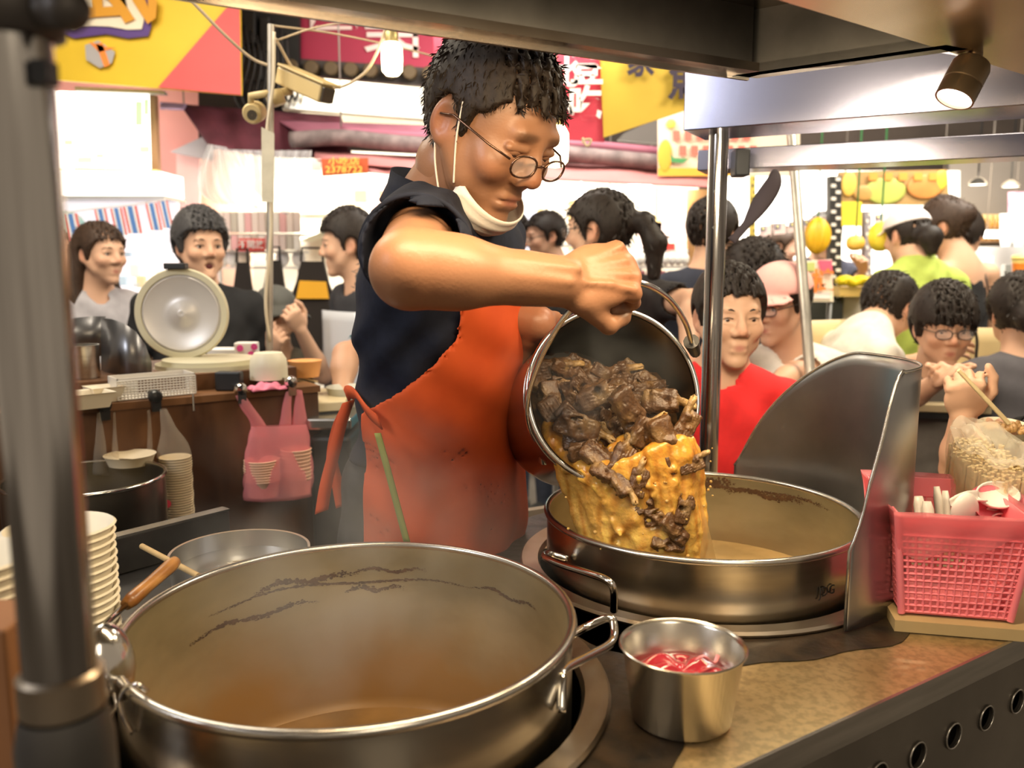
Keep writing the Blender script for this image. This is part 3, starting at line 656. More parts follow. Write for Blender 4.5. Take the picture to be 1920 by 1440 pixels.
# ---------------------------------------------------------------- poles of the cart and hood
lp = at(77, 800, .45); lp = np.array([lp[0], lp[1], ZC])
HZ = 1.62
t = thing('canopy_post', 'thick steel tube post standing at the near left corner of the cart', 'post', lp)
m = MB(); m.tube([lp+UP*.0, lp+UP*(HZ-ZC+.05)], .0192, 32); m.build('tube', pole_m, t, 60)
zc = at(130, 1292, .45)[2]
MB().lathe([(.0195, -.012), (.0225, -.010), (.0225, .010), (.0195, .012)], (lp[0], lp[1], zc), seg=32).build('collar', steel_d, t, 50)
MB().lathe([(.0225, zc-ZC-.012), (.026, zc-ZC-.03), (.027, .02), (.05, .012), (.052, .0)], (lp[0], lp[1], ZC), seg=32).build('foot_flange', steel_dk, t, 50)
m = MB(); ck = at(100, 15, .44); m.tube([at(60, 22, .45), at(128, 18, .43)], .010, 16); m.ell(at(126, 16, .43), (.011, .011, .011)); m.lathe([(.0205, -.014), (.0255, -.012), (.0255, .012), (.0205, .014)], (lp[0], lp[1], at(60, 20, .45)[2]), seg=24)
m.build('clamp', mat('grey_clamp', (.10, .09, .085), .5, .5), t, 180)
m = MB(); m.box(at(84, 137, .44), (.008, .012, .011)); m.build('bracket', black_m, t)
rp = onz(1355, 244, HZ); rp = np.array([rp[0], rp[1]+.03, ZC])
t = thing('canopy_post', 'slim steel tube post behind the far stockpot, in front of the boy in red', 'post', rp)
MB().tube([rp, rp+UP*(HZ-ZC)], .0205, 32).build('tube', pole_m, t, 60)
MB().lathe([(.05, 0), (.05, .006), (.022, .010)], rp, seg=32).build('foot_flange', steel_d, t, 50)
for zz in (at(1342, 360, rp[1])[2], at(1342, 427, rp[1])[2]):
    MB().lathe([(.001, 0), (.003, 0)], rp+np.array([-.009, -.0186, zz-ZC]), (0, -1, 0), 12).build('screw_hole', black_m, t, 0)
# hood
O = onz(1376, 141, HZ); A_ = onz(400, 0, HZ); hu_ = unit(O-A_); hv = np.array([hu_[1], -hu_[0], 0])    # hv points to the camera side
def hood(a, b, z=HZ): return O+hu_*a+hv*b+UP*(z-HZ)
hd = thing('range_hood', 'stainless hood hanging over the stove with a dark recessed underside', 'hood', hood(-.5, .2, HZ))
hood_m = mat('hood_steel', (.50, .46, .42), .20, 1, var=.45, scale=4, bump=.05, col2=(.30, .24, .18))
nb = onz(1700, 74, HZ); nfa = onz(1460, 0, HZ); nd = unit(onz(1920, 140, HZ)-nfa)
inner = .035; dep = float((nfa-O) @ hv)
RC = HZ+.085
xr = float((onz(1365, 133, HZ)-O) @ hu_)
m = MB(); m.slab([hood(-1.4, 0), hood(.03, 0), hood(.03, inner), hood(-1.4, inner)], .012, n=Vector((0, 0, 1))); m.slab([hood(-1.4, -.006, HZ-.004), hood(.03, -.006, HZ-.004), hood(.03, -.006, HZ+.12), hood(-1.4, -.006, HZ+.12)], .006, n=Vector(hv)); m.build('back_flange', hood_m, hd)
pe = nfa+nd*-.9; pf = nfa+nd*1.3
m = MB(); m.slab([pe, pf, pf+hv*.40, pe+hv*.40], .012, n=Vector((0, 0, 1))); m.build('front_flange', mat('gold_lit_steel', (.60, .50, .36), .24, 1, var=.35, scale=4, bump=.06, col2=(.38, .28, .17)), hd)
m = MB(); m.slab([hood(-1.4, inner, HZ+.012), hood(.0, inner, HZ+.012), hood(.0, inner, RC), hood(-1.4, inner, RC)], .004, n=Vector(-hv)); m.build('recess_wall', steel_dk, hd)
m = MB(); m.slab([hood(-1.4, .0, RC), hood(.6, .0, RC), hood(.6, .9, RC), hood(-1.4, .9, RC)], .006, n=Vector((0, 0, 1))); m.build('recess_panel', hood_m, hd)
r0 = hood(.0, 0); r1 = onz(1775, 84, HZ)
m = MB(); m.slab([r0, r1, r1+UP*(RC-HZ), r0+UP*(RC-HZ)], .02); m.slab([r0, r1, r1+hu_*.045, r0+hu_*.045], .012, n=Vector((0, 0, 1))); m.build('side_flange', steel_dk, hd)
# spot lamp
sl = thing('spot_lamp', 'brown metal spot lamp fixed under the hood, lit', 'lamp', at(1815, 120, 1.16))
fa, fb = at(1789, 186, 1.150), at(1824, 118, 1.158); ax = unit(fa-fb); L_ = float(np.linalg.norm(fa-fb))
bronze = mat('bronze_lamp', (.22, .16, .10), .35, .8)
MB().lathe([(.001, 0), (.022, 0), (.0245, .006), (.0245, L_*.55), (.0235, L_*.57), (.0245, L_*.60), (.0245, L_), (.022, L_), (.022, L_-.006)], fb, ax, 32).build('lamp_body', bronze, sl, 40)
MB().lathe([(.001, L_-.004), (.022, L_-.004)], fb, ax, 32).build('lens', mat('lamp_lens', (1, .93, .85), .4, emit=9), sl, 180)
m = MB(); m.tube([fb, fb+np.array([.006, .004, .03])], .010, 12); m.build('stem', bronze, sl, 60)
light('SPOT', 'spot_lamp_beam', fa+ax*.01, 6, WARM, fa+ax, .02, spot=85)
# beams on the right
def beam(name, label, pa, pb, h, th, mm):
    t = thing(name, label, 'beam', (pa+pb)/2); d = unit(pb-pa); n = np.array([-d[1], d[0], 0]); n = n if n[1] > 0 else -n
    pb = pb+d*.5
    m = MB(); m.slab([pa, pb, pb+UP*h, pa+UP*h], th, n=Vector(n)); m.build('box_section', mm, t, bevel=.002); return t, d, n
pa, pb = onz(1281, 245, HZ), onz(1920, 197, HZ)
bA, dA, nA = beam('fascia_beam', 'deep stainless fascia beam resting on the slim post', pa, pb, .125, .16, mat('fascia_steel', (.36, .36, .46), .22, 1, var=.12, scale=2, bump=.03))
za = at(1307, 320, 2.1)[2]; qa, qb = onz(1307, 320, za), onz(1920, 293, za)
bB, dB, nB = beam('cross_beam', 'narrow stainless cross beam below the deep fascia', qa, qb, .048, .10, mat('fascia_steel', (0, 0, 0)))
m = MB(); m.box(at(1388, 306, 2.02), (.034, .05, .062)); cl = m.build('clamp_block', black_m, bevel=.004); tag(cl, 'black clamp block where the cross beam meets the post', 'clamp')
m = MB(); pts = [at(1453, 318, 2.0), at(1449, 345, 1.98), at(1424, 385, 1.98), at(1400, 420, 1.98), at(1372, 452, 1.98)]
m.tube(spline(pts, 5), [.005]+[.010+.012*math.sin(PI*min(1, k/14)) for k in range(19)]+[.012], 10, flat=.35); st = m.build('strap', mat('dark_canvas', (.035, .025, .03), .8, bump=.2), None, 180); tag(st, 'dark folded canvas strap hanging from the cross beam', 'strap')
t = thing('leaning_post', 'weathered thin pole leaning behind the wind shield', 'pole', at(1518, 700, 2.45))
m = MB(); b0, b1 = at(1519, 705, 2.45), at(1484, 250, 2.75); dd = unit(b0-b1); m.tube([b0+dd*(b0[2]/-dd[2]), b1], .0155, 16); m.build('pole', mat('scuffed_pole', (.55, .52, .46), .35, .7, var=.3, scale=12), t, 60)
# ---------------------------------------------------------------- the cook
def build_cook():
    F = Fr(at(914, 243, 1.31), facing(51, 32, 0), 1.09); sk = np.array((.315, .155, .085))
    N, Pv = np.array(at(846, 392, 1.42)), np.array(at(790, 985, 1.50))
    B = facing(64); up0 = UP; sp = unit(N-Pv); fw = unit(B[:, 0]-sp*(B[:, 0] @ sp)); lf = np.cross(sp, fw); T = np.stack([fw, lf, sp], 1); tl = np.linalg.norm(N-Pv)
    tp = lambda a, b, c: N+fw*a+lf*b-sp*c*tl
    root = thing('person', 'cook in navy polo shirt and orange apron, mask under his chin, tipping the bucket', 'person', (Pv[0], Pv[1], 0))
    shr, shl = np.array(at(796, 428, 1.24)), np.array(at(915, 440, 1.56))
    er, wr = np.array(at(768, 503, 1.00)), np.array(at(1052, 528, 1.075))
    el, wl = np.array(at(872, 576, 1.47)), np.array(at(1008, 606, 1.405))
    # head
    S = SDF(F.o-.19, F.o+.19, .0027); head_sdf(S, F, True, jaw=.97)
    for q in (-1, 1): S.cap(F((.094, q*.022, -.030)), F((.080, q*.036, -.060)), .0022, .0016, .004, 's')
    V1, Q1 = S.mesh()
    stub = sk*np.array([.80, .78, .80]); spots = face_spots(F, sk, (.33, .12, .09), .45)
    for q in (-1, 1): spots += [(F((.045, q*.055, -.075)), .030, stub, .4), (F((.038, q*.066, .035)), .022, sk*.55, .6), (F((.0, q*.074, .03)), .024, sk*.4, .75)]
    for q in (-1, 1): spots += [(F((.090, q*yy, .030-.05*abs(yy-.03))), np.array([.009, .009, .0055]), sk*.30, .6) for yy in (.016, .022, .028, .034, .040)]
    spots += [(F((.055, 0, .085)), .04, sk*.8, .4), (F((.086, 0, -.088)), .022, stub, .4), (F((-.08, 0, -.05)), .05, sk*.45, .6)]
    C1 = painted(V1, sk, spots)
    # neck, chest, arms, hands: one grid each side
    S = SDF(np.minimum.reduce([shr, er, wr, N, shl, wl])-[.09, .09, .24], np.maximum.reduce([shr, er, wr, N, shl, wl])+[.22, .1, .12], .0036)
    S.cap(F((-.03, 0, -.07)), tp(0, 0, .10), .060, .072, .03); S.ell(tp(0, 0, .2), (.085, .13, .13), T, .03)
    S.cap(tp(0, -.08, .08), shr, .055, .055, .03); S.cap(shr, er, .050, .043, .02); S.ell(er+(0, .01, -.004), (.043, .040, .043), None, .02)
    S.cap(er, lerp(er, wr, .30), .0405, .0415, .012); S.cap(lerp(er, wr, .25), lerp(er, wr, .95), .0415, .0285, .02); S.cap(lerp(er, wr, .75), wr, .029, .029, .015)
    S.cap(lerp(er, wr, .12)+[0, -.006, .012], lerp(er, wr, .55)+[0, -.006, .012], .030, .018, .012); S.cap(lerp(er, wr, .2)+[0, -.01, -.014], lerp(er, wr, .7)+[0, -.006, -.01], .024, .014, .012)
    S.cap(lerp(er, wr, .45)+[0, -.022, .02], wr+[.02, -.020, .016], .0045, .004, .008); S.cap(lerp(er, wr, .6)+[0, -.030, .002], wr+[.01, -.028, .0], .004, .0035, .007)
    fdr = unit(np.array(at(1150, 512, 1.10))-wr); bk = np.array([.10, -.92, .36])
    hand_sdf(S, wr+fdr*.004, fdr, bk, -1, ((66, 95, 60), (64, 95, 60), (66, 95, 60), (70, 95, 60)), 1.04, .020, .8)
    x = unit(fdr); z = unit(bk-x*(bk @ x)); y = -np.cross(z, x)
    for i in range(4): S.cap(wr+x*.045+y*(.016-.012*i)+z*.013, wr+x*.088+y*(.030-.020*i)+z*.012, .0035, .0045, .007)
    S.ell(wr+x*.078+y*.008-z*.026, (.024, .032, .022), None, .010)
    S.cap(wr+x*.01+y*.01+z*.018, wr+x*.06+y*.02+z*.016, .003, .003, .006)
    S.cap(shl, el, .05, .042, .02); S.cap(el, lerp(el, wl, .4), .042, .042, .012); S.cap(lerp(el, wl, .3), wl, .042, .030, .015); S.cap(tp(0, .08, .08), shl, .055, .055, .03)
    fdl = unit(unit(np.array(at(1066, 783, 1.50))-np.array(at(1152, 741, 1.25)))+np.array([.35, 0, .0])); hand_sdf(S, wl, fdl, np.array([-.62, -.1, .78]), 1, (16, 18, 12), 1.02, .022, .2)
    V2, Q2 = S.mesh(); red = sk*np.array([1.0, .72, .62])
    C2 = painted(V2, sk, [(wr+x*.09, .035, red, .45), (er, .05, sk*np.array([1.05, .95, .9]), .5), (wl, .07, red*.85, .7), (wr+x*.1-z*.04, .03, red, .5)])
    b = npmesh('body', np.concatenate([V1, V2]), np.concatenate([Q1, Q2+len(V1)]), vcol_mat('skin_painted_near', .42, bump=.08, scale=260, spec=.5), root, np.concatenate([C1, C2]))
    eyes(F, root, look=(-.2, -1), brow=None)
    # lids lowered: he looks down into the pot
    for q in (-1, 1):
        m = MB(); m.ell(F((.0758, q*.0315, .0072)), [.0126*F.s, .0142*F.s, .0098*F.s], Matrix(F.R.tolist()), 14, 8); m.build('eyelid', mat('eyelid_skin', tuple(sk*.85), .5), root, 180)
    # hair: thick on top, clipped sides
    def flow(L): return np.stack([.9+0*L[:, 0], L[:, 1]*5, -.35+.6*(L[:, 0] < 0)*(-1)], 1)
    hair(F, root, (.020, .013, .009), 'short', .0085, None, .0035, 14000, .015, top=.007, lift=.38, wd=.00032)
    gm = mat('bronze_frame', (.16, .09, .06), .25, .9); glasses(F, root, gm, .023, .0145, -.006, .004, .85)
    # mask pulled under the chin
    wm = mat('mask_cloth', (.78, .72, .66), .8, bump=.1, scale=200); c0 = np.array([.046, 0, -.084])
    def mk(u, v):
        a = math.radians(-100+200*u); e = math.radians(30-105*v-34*math.sin(PI*u)**1.5*(1-v)); rp = 1+.018*math.sin(v*26)
        return F(c0+np.array([.051*math.cos(a)*math.cos(e)*rp, .062*math.sin(a)*math.cos(e)*rp, .046*math.sin(e)]))
    MB().grid(mk, 28, 16).build('face_mask', wm, root, 180, solid=.0015)
    sm = mat('mask_elastic', (.80, .72, .64), .7)
    for q in (-1, 1):
        MB().tube(spline([F((.012, q*.080, .034)), F((.020, q*.075, -.01)), F((.034, q*.066, -.058)), F((.036, q*.064, -.066))], 6), .0016, 6).build('mask_strap', sm, root, 180)
        MB().tube(spline([F((-.012, q*.074, -.034)), F((.0, q*.070, -.06)), F((.024, q*.062, -.098))], 6), .0016, 6).build('mask_strap', sm, root, 180)
    # polo shirt
    navy = mat('navy_knit', (.013, .016, .030), .82, var=.3, scale=40, bump=.25, spec=.25)
    S = SDF(np.array([Pv[0]-.30, .92, Pv[2]-.02]), np.array([.14, 1.80, 1.56]), .0055)
    def torso(S, g):
        S.ell(tp(.0, 0, .26), (.118+g, .172+g, .20+g), T, .04); S.ell(tp(.008, 0, .58), (.116+g, .155+g, .22+g), T, .05); S.ell(tp(.0, 0, .92), (.118+g, .158+g, .16+g), T, .05)
    torso(S, .008); S.cap(shr*.75+tp(0, 0, .08)*.25, shl*.75+tp(0, 0, .08)*.25, .060, None, .04)
    S.cap(shr, lerp(shr, er, .62), .064, .070, .02); S.cap(shl, lerp(shl, el, .7), .066, .066, .02)
    hem = lerp(shr, er, .62); S.cap(lerp(shr, er, .50), lerp(shr, er, 1.0), .060, .070, .004, 's')
    S.cap(F((-.03, 0, -.12)), tp(.012, 0, -.02), .058, .074, .006, 's')
    x_, y_, z_ = S.ax[0][:, None, None], S.ax[1][None, :, None], S.ax[2][None, None, :]
    q = (x_+.0*y_)*.8; fold = .0045*np.sin((z_*.9+x_*.9)*62+2.2*np.sin(x_*16+1))*np.clip((1.36-z_)*5, 0, 1)+.003*np.sin(x_*85-z_*40+2*np.sin(z_*28))
    S.f = S.f+fold.astype(np.float32); S.f = np.maximum(S.f, (1.02-z_+0*x_+0*y_).astype(np.float32))
    V, Q = S.mesh(); npmesh('polo_shirt', V, Q, navy, root)
    # collar: stand-up ring, open at the front
    def col(u, v):
        a = math.radians(38+284*u); r = .071+.012*v+.010*math.sin(PI*u)*v; h = .052*(1-v) if v > .45 else .030+v*.05
        cN = np.array(F((-.046, 0, -.150)))*.55+tp(.0, 0, -.02)*.45
        return cN+fw*math.cos(a)*r*1.0+lf*math.sin(a)*r+sp*(h-.012+.018*math.cos(a-PI)*.8)
    MB().grid(col, 40, 8).build('collar', navy, root, 180, solid=.004)
    m = MB()
    for k in range(1): m.tube([hem+.0705*(math.cos(a)*unit(np.cross(er-shr, UP))+math.sin(a)*np.cross(unit(er-shr), unit(np.cross(er-shr, UP)))) for a in np.linspace(0, 2*PI, 40, endpoint=False)], .0035, 6, closed=True)
    m.build('sleeve_hem', navy, root, 180)
    # trousers and shoes
    S = SDF(np.array([Pv[0]-.3, Pv[1]-.35, 0]), np.array([Pv[0]+.3, Pv[1]+.35, 1.16]), .010)
    S.ell(Pv+[0, 0, .06], (.128, .168, .17), T, .05)
    for q in (-1, 1):
        hp = Pv+lf*q*.085; S.cap(hp, np.array([hp[0], hp[1], .08]), .092, .060, .03)
    S.f = S.f+(.004*np.sin(S.ax[2][None, None, :]*45+S.ax[0][:, None, None]*30)).astype(np.float32)
    V, Q = S.mesh(); npmesh('trousers', V, Q, mat('grey_trousers', (.030, .030, .033), .85, var=.5, scale=35, bump=.2), root)
    for q in (-1, 1):
        hp = Pv+lf*q*.085; m = MB(); m.ell((hp[0]+fw[0]*.05, hp[1]+fw[1]*.05, .045), (.13, .05, .045), Matrix(B.tolist()), 14, 8); m.build('shoe', mat('shoe_dark', (.03, .03, .03), .6), root, 180)
    # apron: a cloth shell following his front
    orange = mat('orange_apron', (.66, .10, .022), .72, var=.22, scale=9, bump=.15, spec=.3, col2=(.50, .065, .014))
    S = SDF(Pv+[-.27, -.32, -.55], np.array([.15, 1.80, 1.40]), .0055)
    torso(S, .008); S.cap(tp(.012, -.02, .9), tp(.035, -.02, 2.0), .150, .165, .03); S.cap(tp(.012, .03, .9), tp(.03, .03, 2.0), .145, .160, .03)
    x_, y_, z_ = S.ax[0][:, None, None], S.ax[1][None, :, None], S.ax[2][None, None, :]
    d = S.f; d = d+(.004*np.sin((x_*.7+y_*.7)*70+1.5*np.sin(z_*11))*np.clip((1.12-z_)*4, 0, 1)+.0025*np.sin(z_*60+x_*45)).astype(np.float32)
    a = (x_-N[0])*fw[0]+(y_-N[1])*fw[1]+(z_-N[2])*fw[2]; b_ = (x_-N[0])*lf[0]+(y_-N[1])*lf[1]
    ae = np.interp(z_, [.40, .90, 1.10, 1.118, 1.155, 1.20, 1.235, 1.28, 1.32, 1.36], [.0, .0, -.03, -.03, .035, .082, .100, .104, .110, .112])
    shell = np.maximum(np.abs(d-.010)-.0042, np.maximum(np.maximum(ae-a, z_-1.318), np.abs(b_)-.19))
    S.f = shell.astype(np.float32); V, Q = S.mesh(); npmesh('apron', V, Q, orange, root, None, 1)
    def near_pt(px, py, D): return np.array(at(px, py, D))
    def ribbon(name, pts, w, axis, m_=orange, parent=root):
        P = spline(pts, 6); ax_ = unit(axis); m = MB(); m.add([q for p in P for q in (p-ax_*w/2, p+ax_*w/2)], [(2*i, 2*i+1, 2*i+3, 2*i+2) for i in range(len(P)-1)])
        return m.build(name, m_, parent, 180, solid=.003)
    ribbon('waist_tie', [near_pt(712, 792, 1.285), near_pt(690, 772, 1.30), near_pt(668, 742, 1.36), near_pt(654, 735, 1.44), near_pt(650, 742, 1.52)], .024, (-.35, 0, 1))
    ribbon('tie_end', [near_pt(654, 752, 1.47), near_pt(640, 792, 1.46), near_pt(626, 850, 1.45), near_pt(612, 905, 1.44), near_pt(603, 960, 1.43)], .024, (1, .35, .3))
    ribbon('tie_end', [near_pt(652, 756, 1.49), near_pt(632, 800, 1.50), near_pt(622, 856, 1.50), near_pt(632, 905, 1.49), near_pt(640, 950, 1.49)], .02, (1, .2, .3))
    ribbon('neck_strap', [near_pt(802, 371, 1.345), near_pt(780, 367, 1.345), near_pt(758, 378, 1.345), near_pt(742, 396, 1.345)], .008, (.2, -.5, .9))
    ribbon('green_edge', [near_pt(708, 812, 1.268), near_pt(724, 870, 1.262), near_pt(744, 945, 1.262), near_pt(764, 1020, 1.262)], .010, (1, -.3, .1), mat('olive_lining', (.24, .26, .05), .8))
build_cook()
# ---------------------------------------------------------------- bucket
BM, BB = np.array(at(1152, 741, 1.25)), np.array(at(1066, 783, 1.50)); bax = unit(BM-BB); BL = float(np.linalg.norm(BM-BB)); BR = .131
be1 = unit(CR-bax*(CR @ bax)); be2 = np.cross(bax, be1); be2 = be2 if be2[2] > 0 else -be2
bk = thing('bucket', 'tilted stainless steel bucket of stewed ribs and broth held by the cook', 'bucket', BB)
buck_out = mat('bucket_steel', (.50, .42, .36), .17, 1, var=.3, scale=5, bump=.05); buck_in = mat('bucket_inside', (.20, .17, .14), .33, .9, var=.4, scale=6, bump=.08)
m = MB(); m.lathe([(.001, 0), (BR*.90, 0), (BR*.955, .010), (BR*.965, .03), (BR*.985, BL)], BB, bax, 80, 0); m.lathe([(BR*.962, BL), (BR*.945, .03), (BR*.90, .006), (.001, .004)], BB, bax, 80, 1)
m.build('bucket_body', [buck_out, buck_in], bk, 40)
ring = lambda r, h, n=100: [BB+bax*h+be1*r*math.cos(a)+be2*r*math.sin(a) for a in np.linspace(0, 2*PI, n, endpoint=False)]
MB().tube(ring(BR, BL), .0042, 8, closed=True).build('rolled_rim', chrome, bk, 180)
MB().tube(ring(BR*.99, BL-.035), .0016, 6, closed=True).build('bead_ring', buck_out, bk, 180)
MB().tube(spline([at(1016, 846, 1.285), at(992, 800, 1.235), at(990, 745, 1.20), at(1010, 680, 1.17), at(1040, 622, 1.14), at(1066, 586, 1.12), at(1095, 556, 1.105), at(1130, 536, 1.10), at(1166, 526, 1.10), at(1215, 535, 1.12), at(1256, 562, 1.16), at(1285, 605, 1.20), at(1299, 650, 1.25)], 6), .0040, 10).build('bail_handle', chrome, bk, 180)
m = MB(); m.tube([at(1296, 640, 1.245), at(1304, 662, 1.275)], [.012, .008], 10); m.build('bail_lug', steel_dk, bk, 60)
m = MB(); m.tube([at(1018, 842, 1.285), at(1022, 862, 1.30)], [.007, .011], 10); m.build('bail_lug', steel, bk, 60)
def bpt(a, b, c): return BM+be1*a+be2*b+bax*c
def fill(e2): return -.012-.62*max(0, e2+.075)        # depth of the stew surface behind the rim plane
m = MB(); V = []
def sf(u, v):
    b = -.118+.175*v; w = math.sqrt(max(0, (BR*.93)**2-b*b)); return bpt((2*u-1)*w, b, fill(b)-.012)
m.grid(sf, 24, 24); m.build('stew_surface', mat('dark_stew', (.09, .045, .016), .12, var=.6, scale=40, bump=.4, coat=.3), bk, 180)
# rib pieces
rs = np.random.RandomState(11)
MEAT, BONE = (.125, .060, .024), (.66, .43, .17)
def rrot(r, a=.5):
    q = Quaternion((1, *(r.normal(size=3)*a))).normalized(); return np.array(q.to_matrix())
def chunk(i):
    r = np.random.RandomState(70+i); S = SDF((-.066, -.034, -.030), (.066, .034, .030), .0022)
    L = r.uniform(.020, .034); wd, th = r.uniform(.010, .0165), r.uniform(.006, .0095)
    S.rbox((0, 0, 0), (L, wd, th), rrot(r, .1), .004, .004)
    for _ in range(4): S.rbox(r.uniform(-1, 1, 3)*[L*.7, wd*.5, th*.5], r.uniform(.5, 1, 3)*[L*.45, wd*.8, th*.9], rrot(r, .45), .003, .004)
    for _ in range(4): S.ell(r.uniform(-1, 1, 3)*[L*1.1, wd*1.3, th*1.5], r.uniform(.0035, .0075, 3)*[1.6, 1, 1], rrot(r, .6), .003, 's')
    bone = i % 2 == 0
    if bone:
        b0, b1 = np.array([-L*.5, wd*.4, th*.5]), np.array([L+.016, wd*.2+r.uniform(-.006, .006), th*.6+r.uniform(-.003, .004)])
        S.cap(b0, lerp(b0, b1, .5)+[0, .003, .002], .0052, .0047, .003); S.cap(lerp(b0, b1, .5)+[0, .003, .002], b1, .0047, .0055, .003); S.ell(b1, (.0025, .003, .003), None, .002, 's')
    X, Y, Z = S.ax[0][:, None, None], S.ax[1][None, :, None], S.ax[2][None, None, :]
    S.f = S.f+(.0007*np.sin(Y*1500+3*np.sin(X*90+i)+Z*500)+.0008*np.sin(X*330+Y*210+i)*np.sin(Z*420+X*130)).astype(np.float32)
    V, Q = S.mesh(); sp = [(r.uniform(-1, 1, 3)*[L, wd, th], r.uniform(.006, .011), c, .7) for c in ((.30, .18, .07), (.05, .022, .010), (.24, .135, .05), (.07, .032, .013), (.38, .25, .11))]
    if bone: sp += [(lerp(b0, b1, t), .0068, BONE, .8*t) for t in (.6, .75, .9, 1.0)]
    C = painted(V, MEAT, sp)*(.8+.35*r.rand(len(V), 1))
    return npmesh('rib_piece', V, Q, vcol_mat('stewed_meat', .25, bump=.45, scale=260, spec=.7), None, C)
protos = [chunk(i) for i in range(12)]; first = [True]*12
def place_chunk(p, label, group, i=None, s=1.0, R=None):
    i = rs.randint(12) if i is None else i
    o = protos[i] if first[i] else protos[i].copy()
    if not first[i]: COL.objects.link(o)
    first[i] = False; o.location = Vector(p); o.rotation_mode = 'QUATERNION'
    q = rs.normal(size=4); o.rotation_quaternion = Quaternion(q/np.linalg.norm(q)) if R is None else R
    o.scale = (s, s, s); tag(o, label, 'meat', group)
LB = 'stewed brown rib piece lying in the dark broth inside the tilted bucket'
pts = []
for _ in range(6000):
    a, b = rs.uniform(-.12, .12), rs.uniform(-.105, .058)
    if a*a+b*b > .094**2: continue
    if all((a-q[0])**2+(b-q[1])**2 > .0205**2 for q in pts): pts.append((a, b))
def inplane(ang, tilt, roll=0):
    x = be1*math.cos(ang)+be2*math.sin(ang)*.85+bax*tilt; x = unit(x); z = unit(bax+be2*roll-x*((bax+be2*roll) @ x)); return Matrix(np.stack([x, np.cross(z, x), z], 1).tolist()).to_quaternion()
ROWS = {}
for a, b in pts: ROWS.setdefault(min(4, int((.058-b)/.033)), []).append((a, b))
for a, b in pts:
    rw = min(4, int((.058-b)/.033)); LB = 'brown rib in the tilted bucket, %s row from top, %s from left' % (ORD[rw], ORD[sorted(ROWS[rw]).index((a, b))])
    p = bpt(a, b, fill(b)+rs.uniform(-.010, .006)); place_chunk(p, LB, 'rib pieces in the bucket', None, rs.uniform(.75, 1.1), inplane(rs.uniform(-1.3, .8)+(PI if rs.rand() < .3 else 0), rs.uniform(-.35, .35), rs.uniform(-.6, .6)))
HERO = (((1082, 800, 1.232), -.22, 1, 1.45, 'big flat rib slab lying at the left of the stew in the bucket'), ((1178, 772, 1.232), -.85, 3, 1.35, 'long dark rib lying diagonally in the middle of the stew'), ((1238, 752, 1.268), -.42, 2, 1.25, 'curved pale-edged rib bone near the right of the bucket mouth'),
    ((1118, 856, 1.205), -.9, 4, 1.05, 'rib with a pale bone end at the bottom left lip of the bucket'), ((1164, 866, 1.19), 1.1, 6, 1.05, 'upright bone-ended rib at the lip centre of the bucket'), ((1205, 812, 1.20), .8, 8, 1.1, 'rib with its cut bone facing out right of the lip centre'), ((1250, 835, 1.185), -.9, 7, 1.25, 'broad pale rib sliding out at the right of the lip'),
    ((1284, 800, 1.21), 1.2, 10, 1.0, 'small bony rib at the far right of the bucket lip'), ((1052, 838, 1.245), -.5, 5, .95, 'small rib at the lower left inside the bucket rim'), ((1120, 742, 1.262), .3, 9, 1.2, 'fibrous rib piece behind the big flat slab'))
for P, ang, i, s_, lab in HERO: place_chunk(at(*P), lab, 'rib pieces in the bucket', i, s_, inplane(ang, .08))
# the pouring broth
S = SDF((BM[0]-.14, BM[1]-.15, .80), (BM[0]+.21, BM[1]+.10, BM[2]+.03), .0032); r2 = np.random.RandomState(4)
tops = np.array([(1046, 856, 1.245), (1088, 884, 1.212), (1138, 884, 1.19), (1185, 874, 1.18), (1228, 850, 1.175), (1268, 838, 1.178), (1304, 832, 1.20)])
bots = np.array([(1116, 1090, 1.222), (1152, 1094, 1.205), (1190, 1096, 1.19), (1228, 1096, 1.185), (1266, 1096, 1.19), (1300, 1094, 1.195), (1322, 1090, 1.21)])
def strm(t, v):
    i = min(int(t*6), 5); w = t*6-i; a = lerp(tops[i], tops[i+1], w); b = lerp(bots[i], bots[i+1], w)
    q = a*(1-v)+b*v; q[0] = a[0]*(1-max(v, 0)**.75)+b[0]*max(v, 0)**.75 if v > 0 else a[0]; return np.array(at(*q))
for k in range(46):
    t = min(1, max(0, k/45+r2.normal()*.012)); rr = r2.uniform(.004, .0105); ph = r2.uniform(0, 6); P = [strm(t, v)+np.array([.004*math.sin(v*7+ph), -.005*math.sin(v*5+ph*2)+.004, 0]) for v in np.linspace(-.03, 1, 12)]
    for i in range(11): w0, w1 = 1+.35*math.sin(i*1.3+ph), 1+.35*math.sin((i+1)*1.3+ph); S.cap(P[i], P[i+1], rr*w0, rr*w1, .007)
for k in range(150):
    t, v = r2.rand(), r2.rand()**.8; l = r2.uniform(.02, .12); a = strm(t, v)+np.array([0, -.008, 0])+r2.normal(0, .004, 3); S.cap(a, strm(t, min(1, v+l))+np.array([0, -.009, 0])+r2.normal(0, .004, 3), r2.uniform(.002, .006), r2.uniform(.001, .004), .004)
for k in range(70):
    t, v = r2.rand(), r2.uniform(.05, .95); a = strm(t, v)+np.array([0, -.020, 0]); S.cap(a, strm(t, min(1, v+.1))+np.array([0, -.020, 0]), .005, .003, .005, 's')
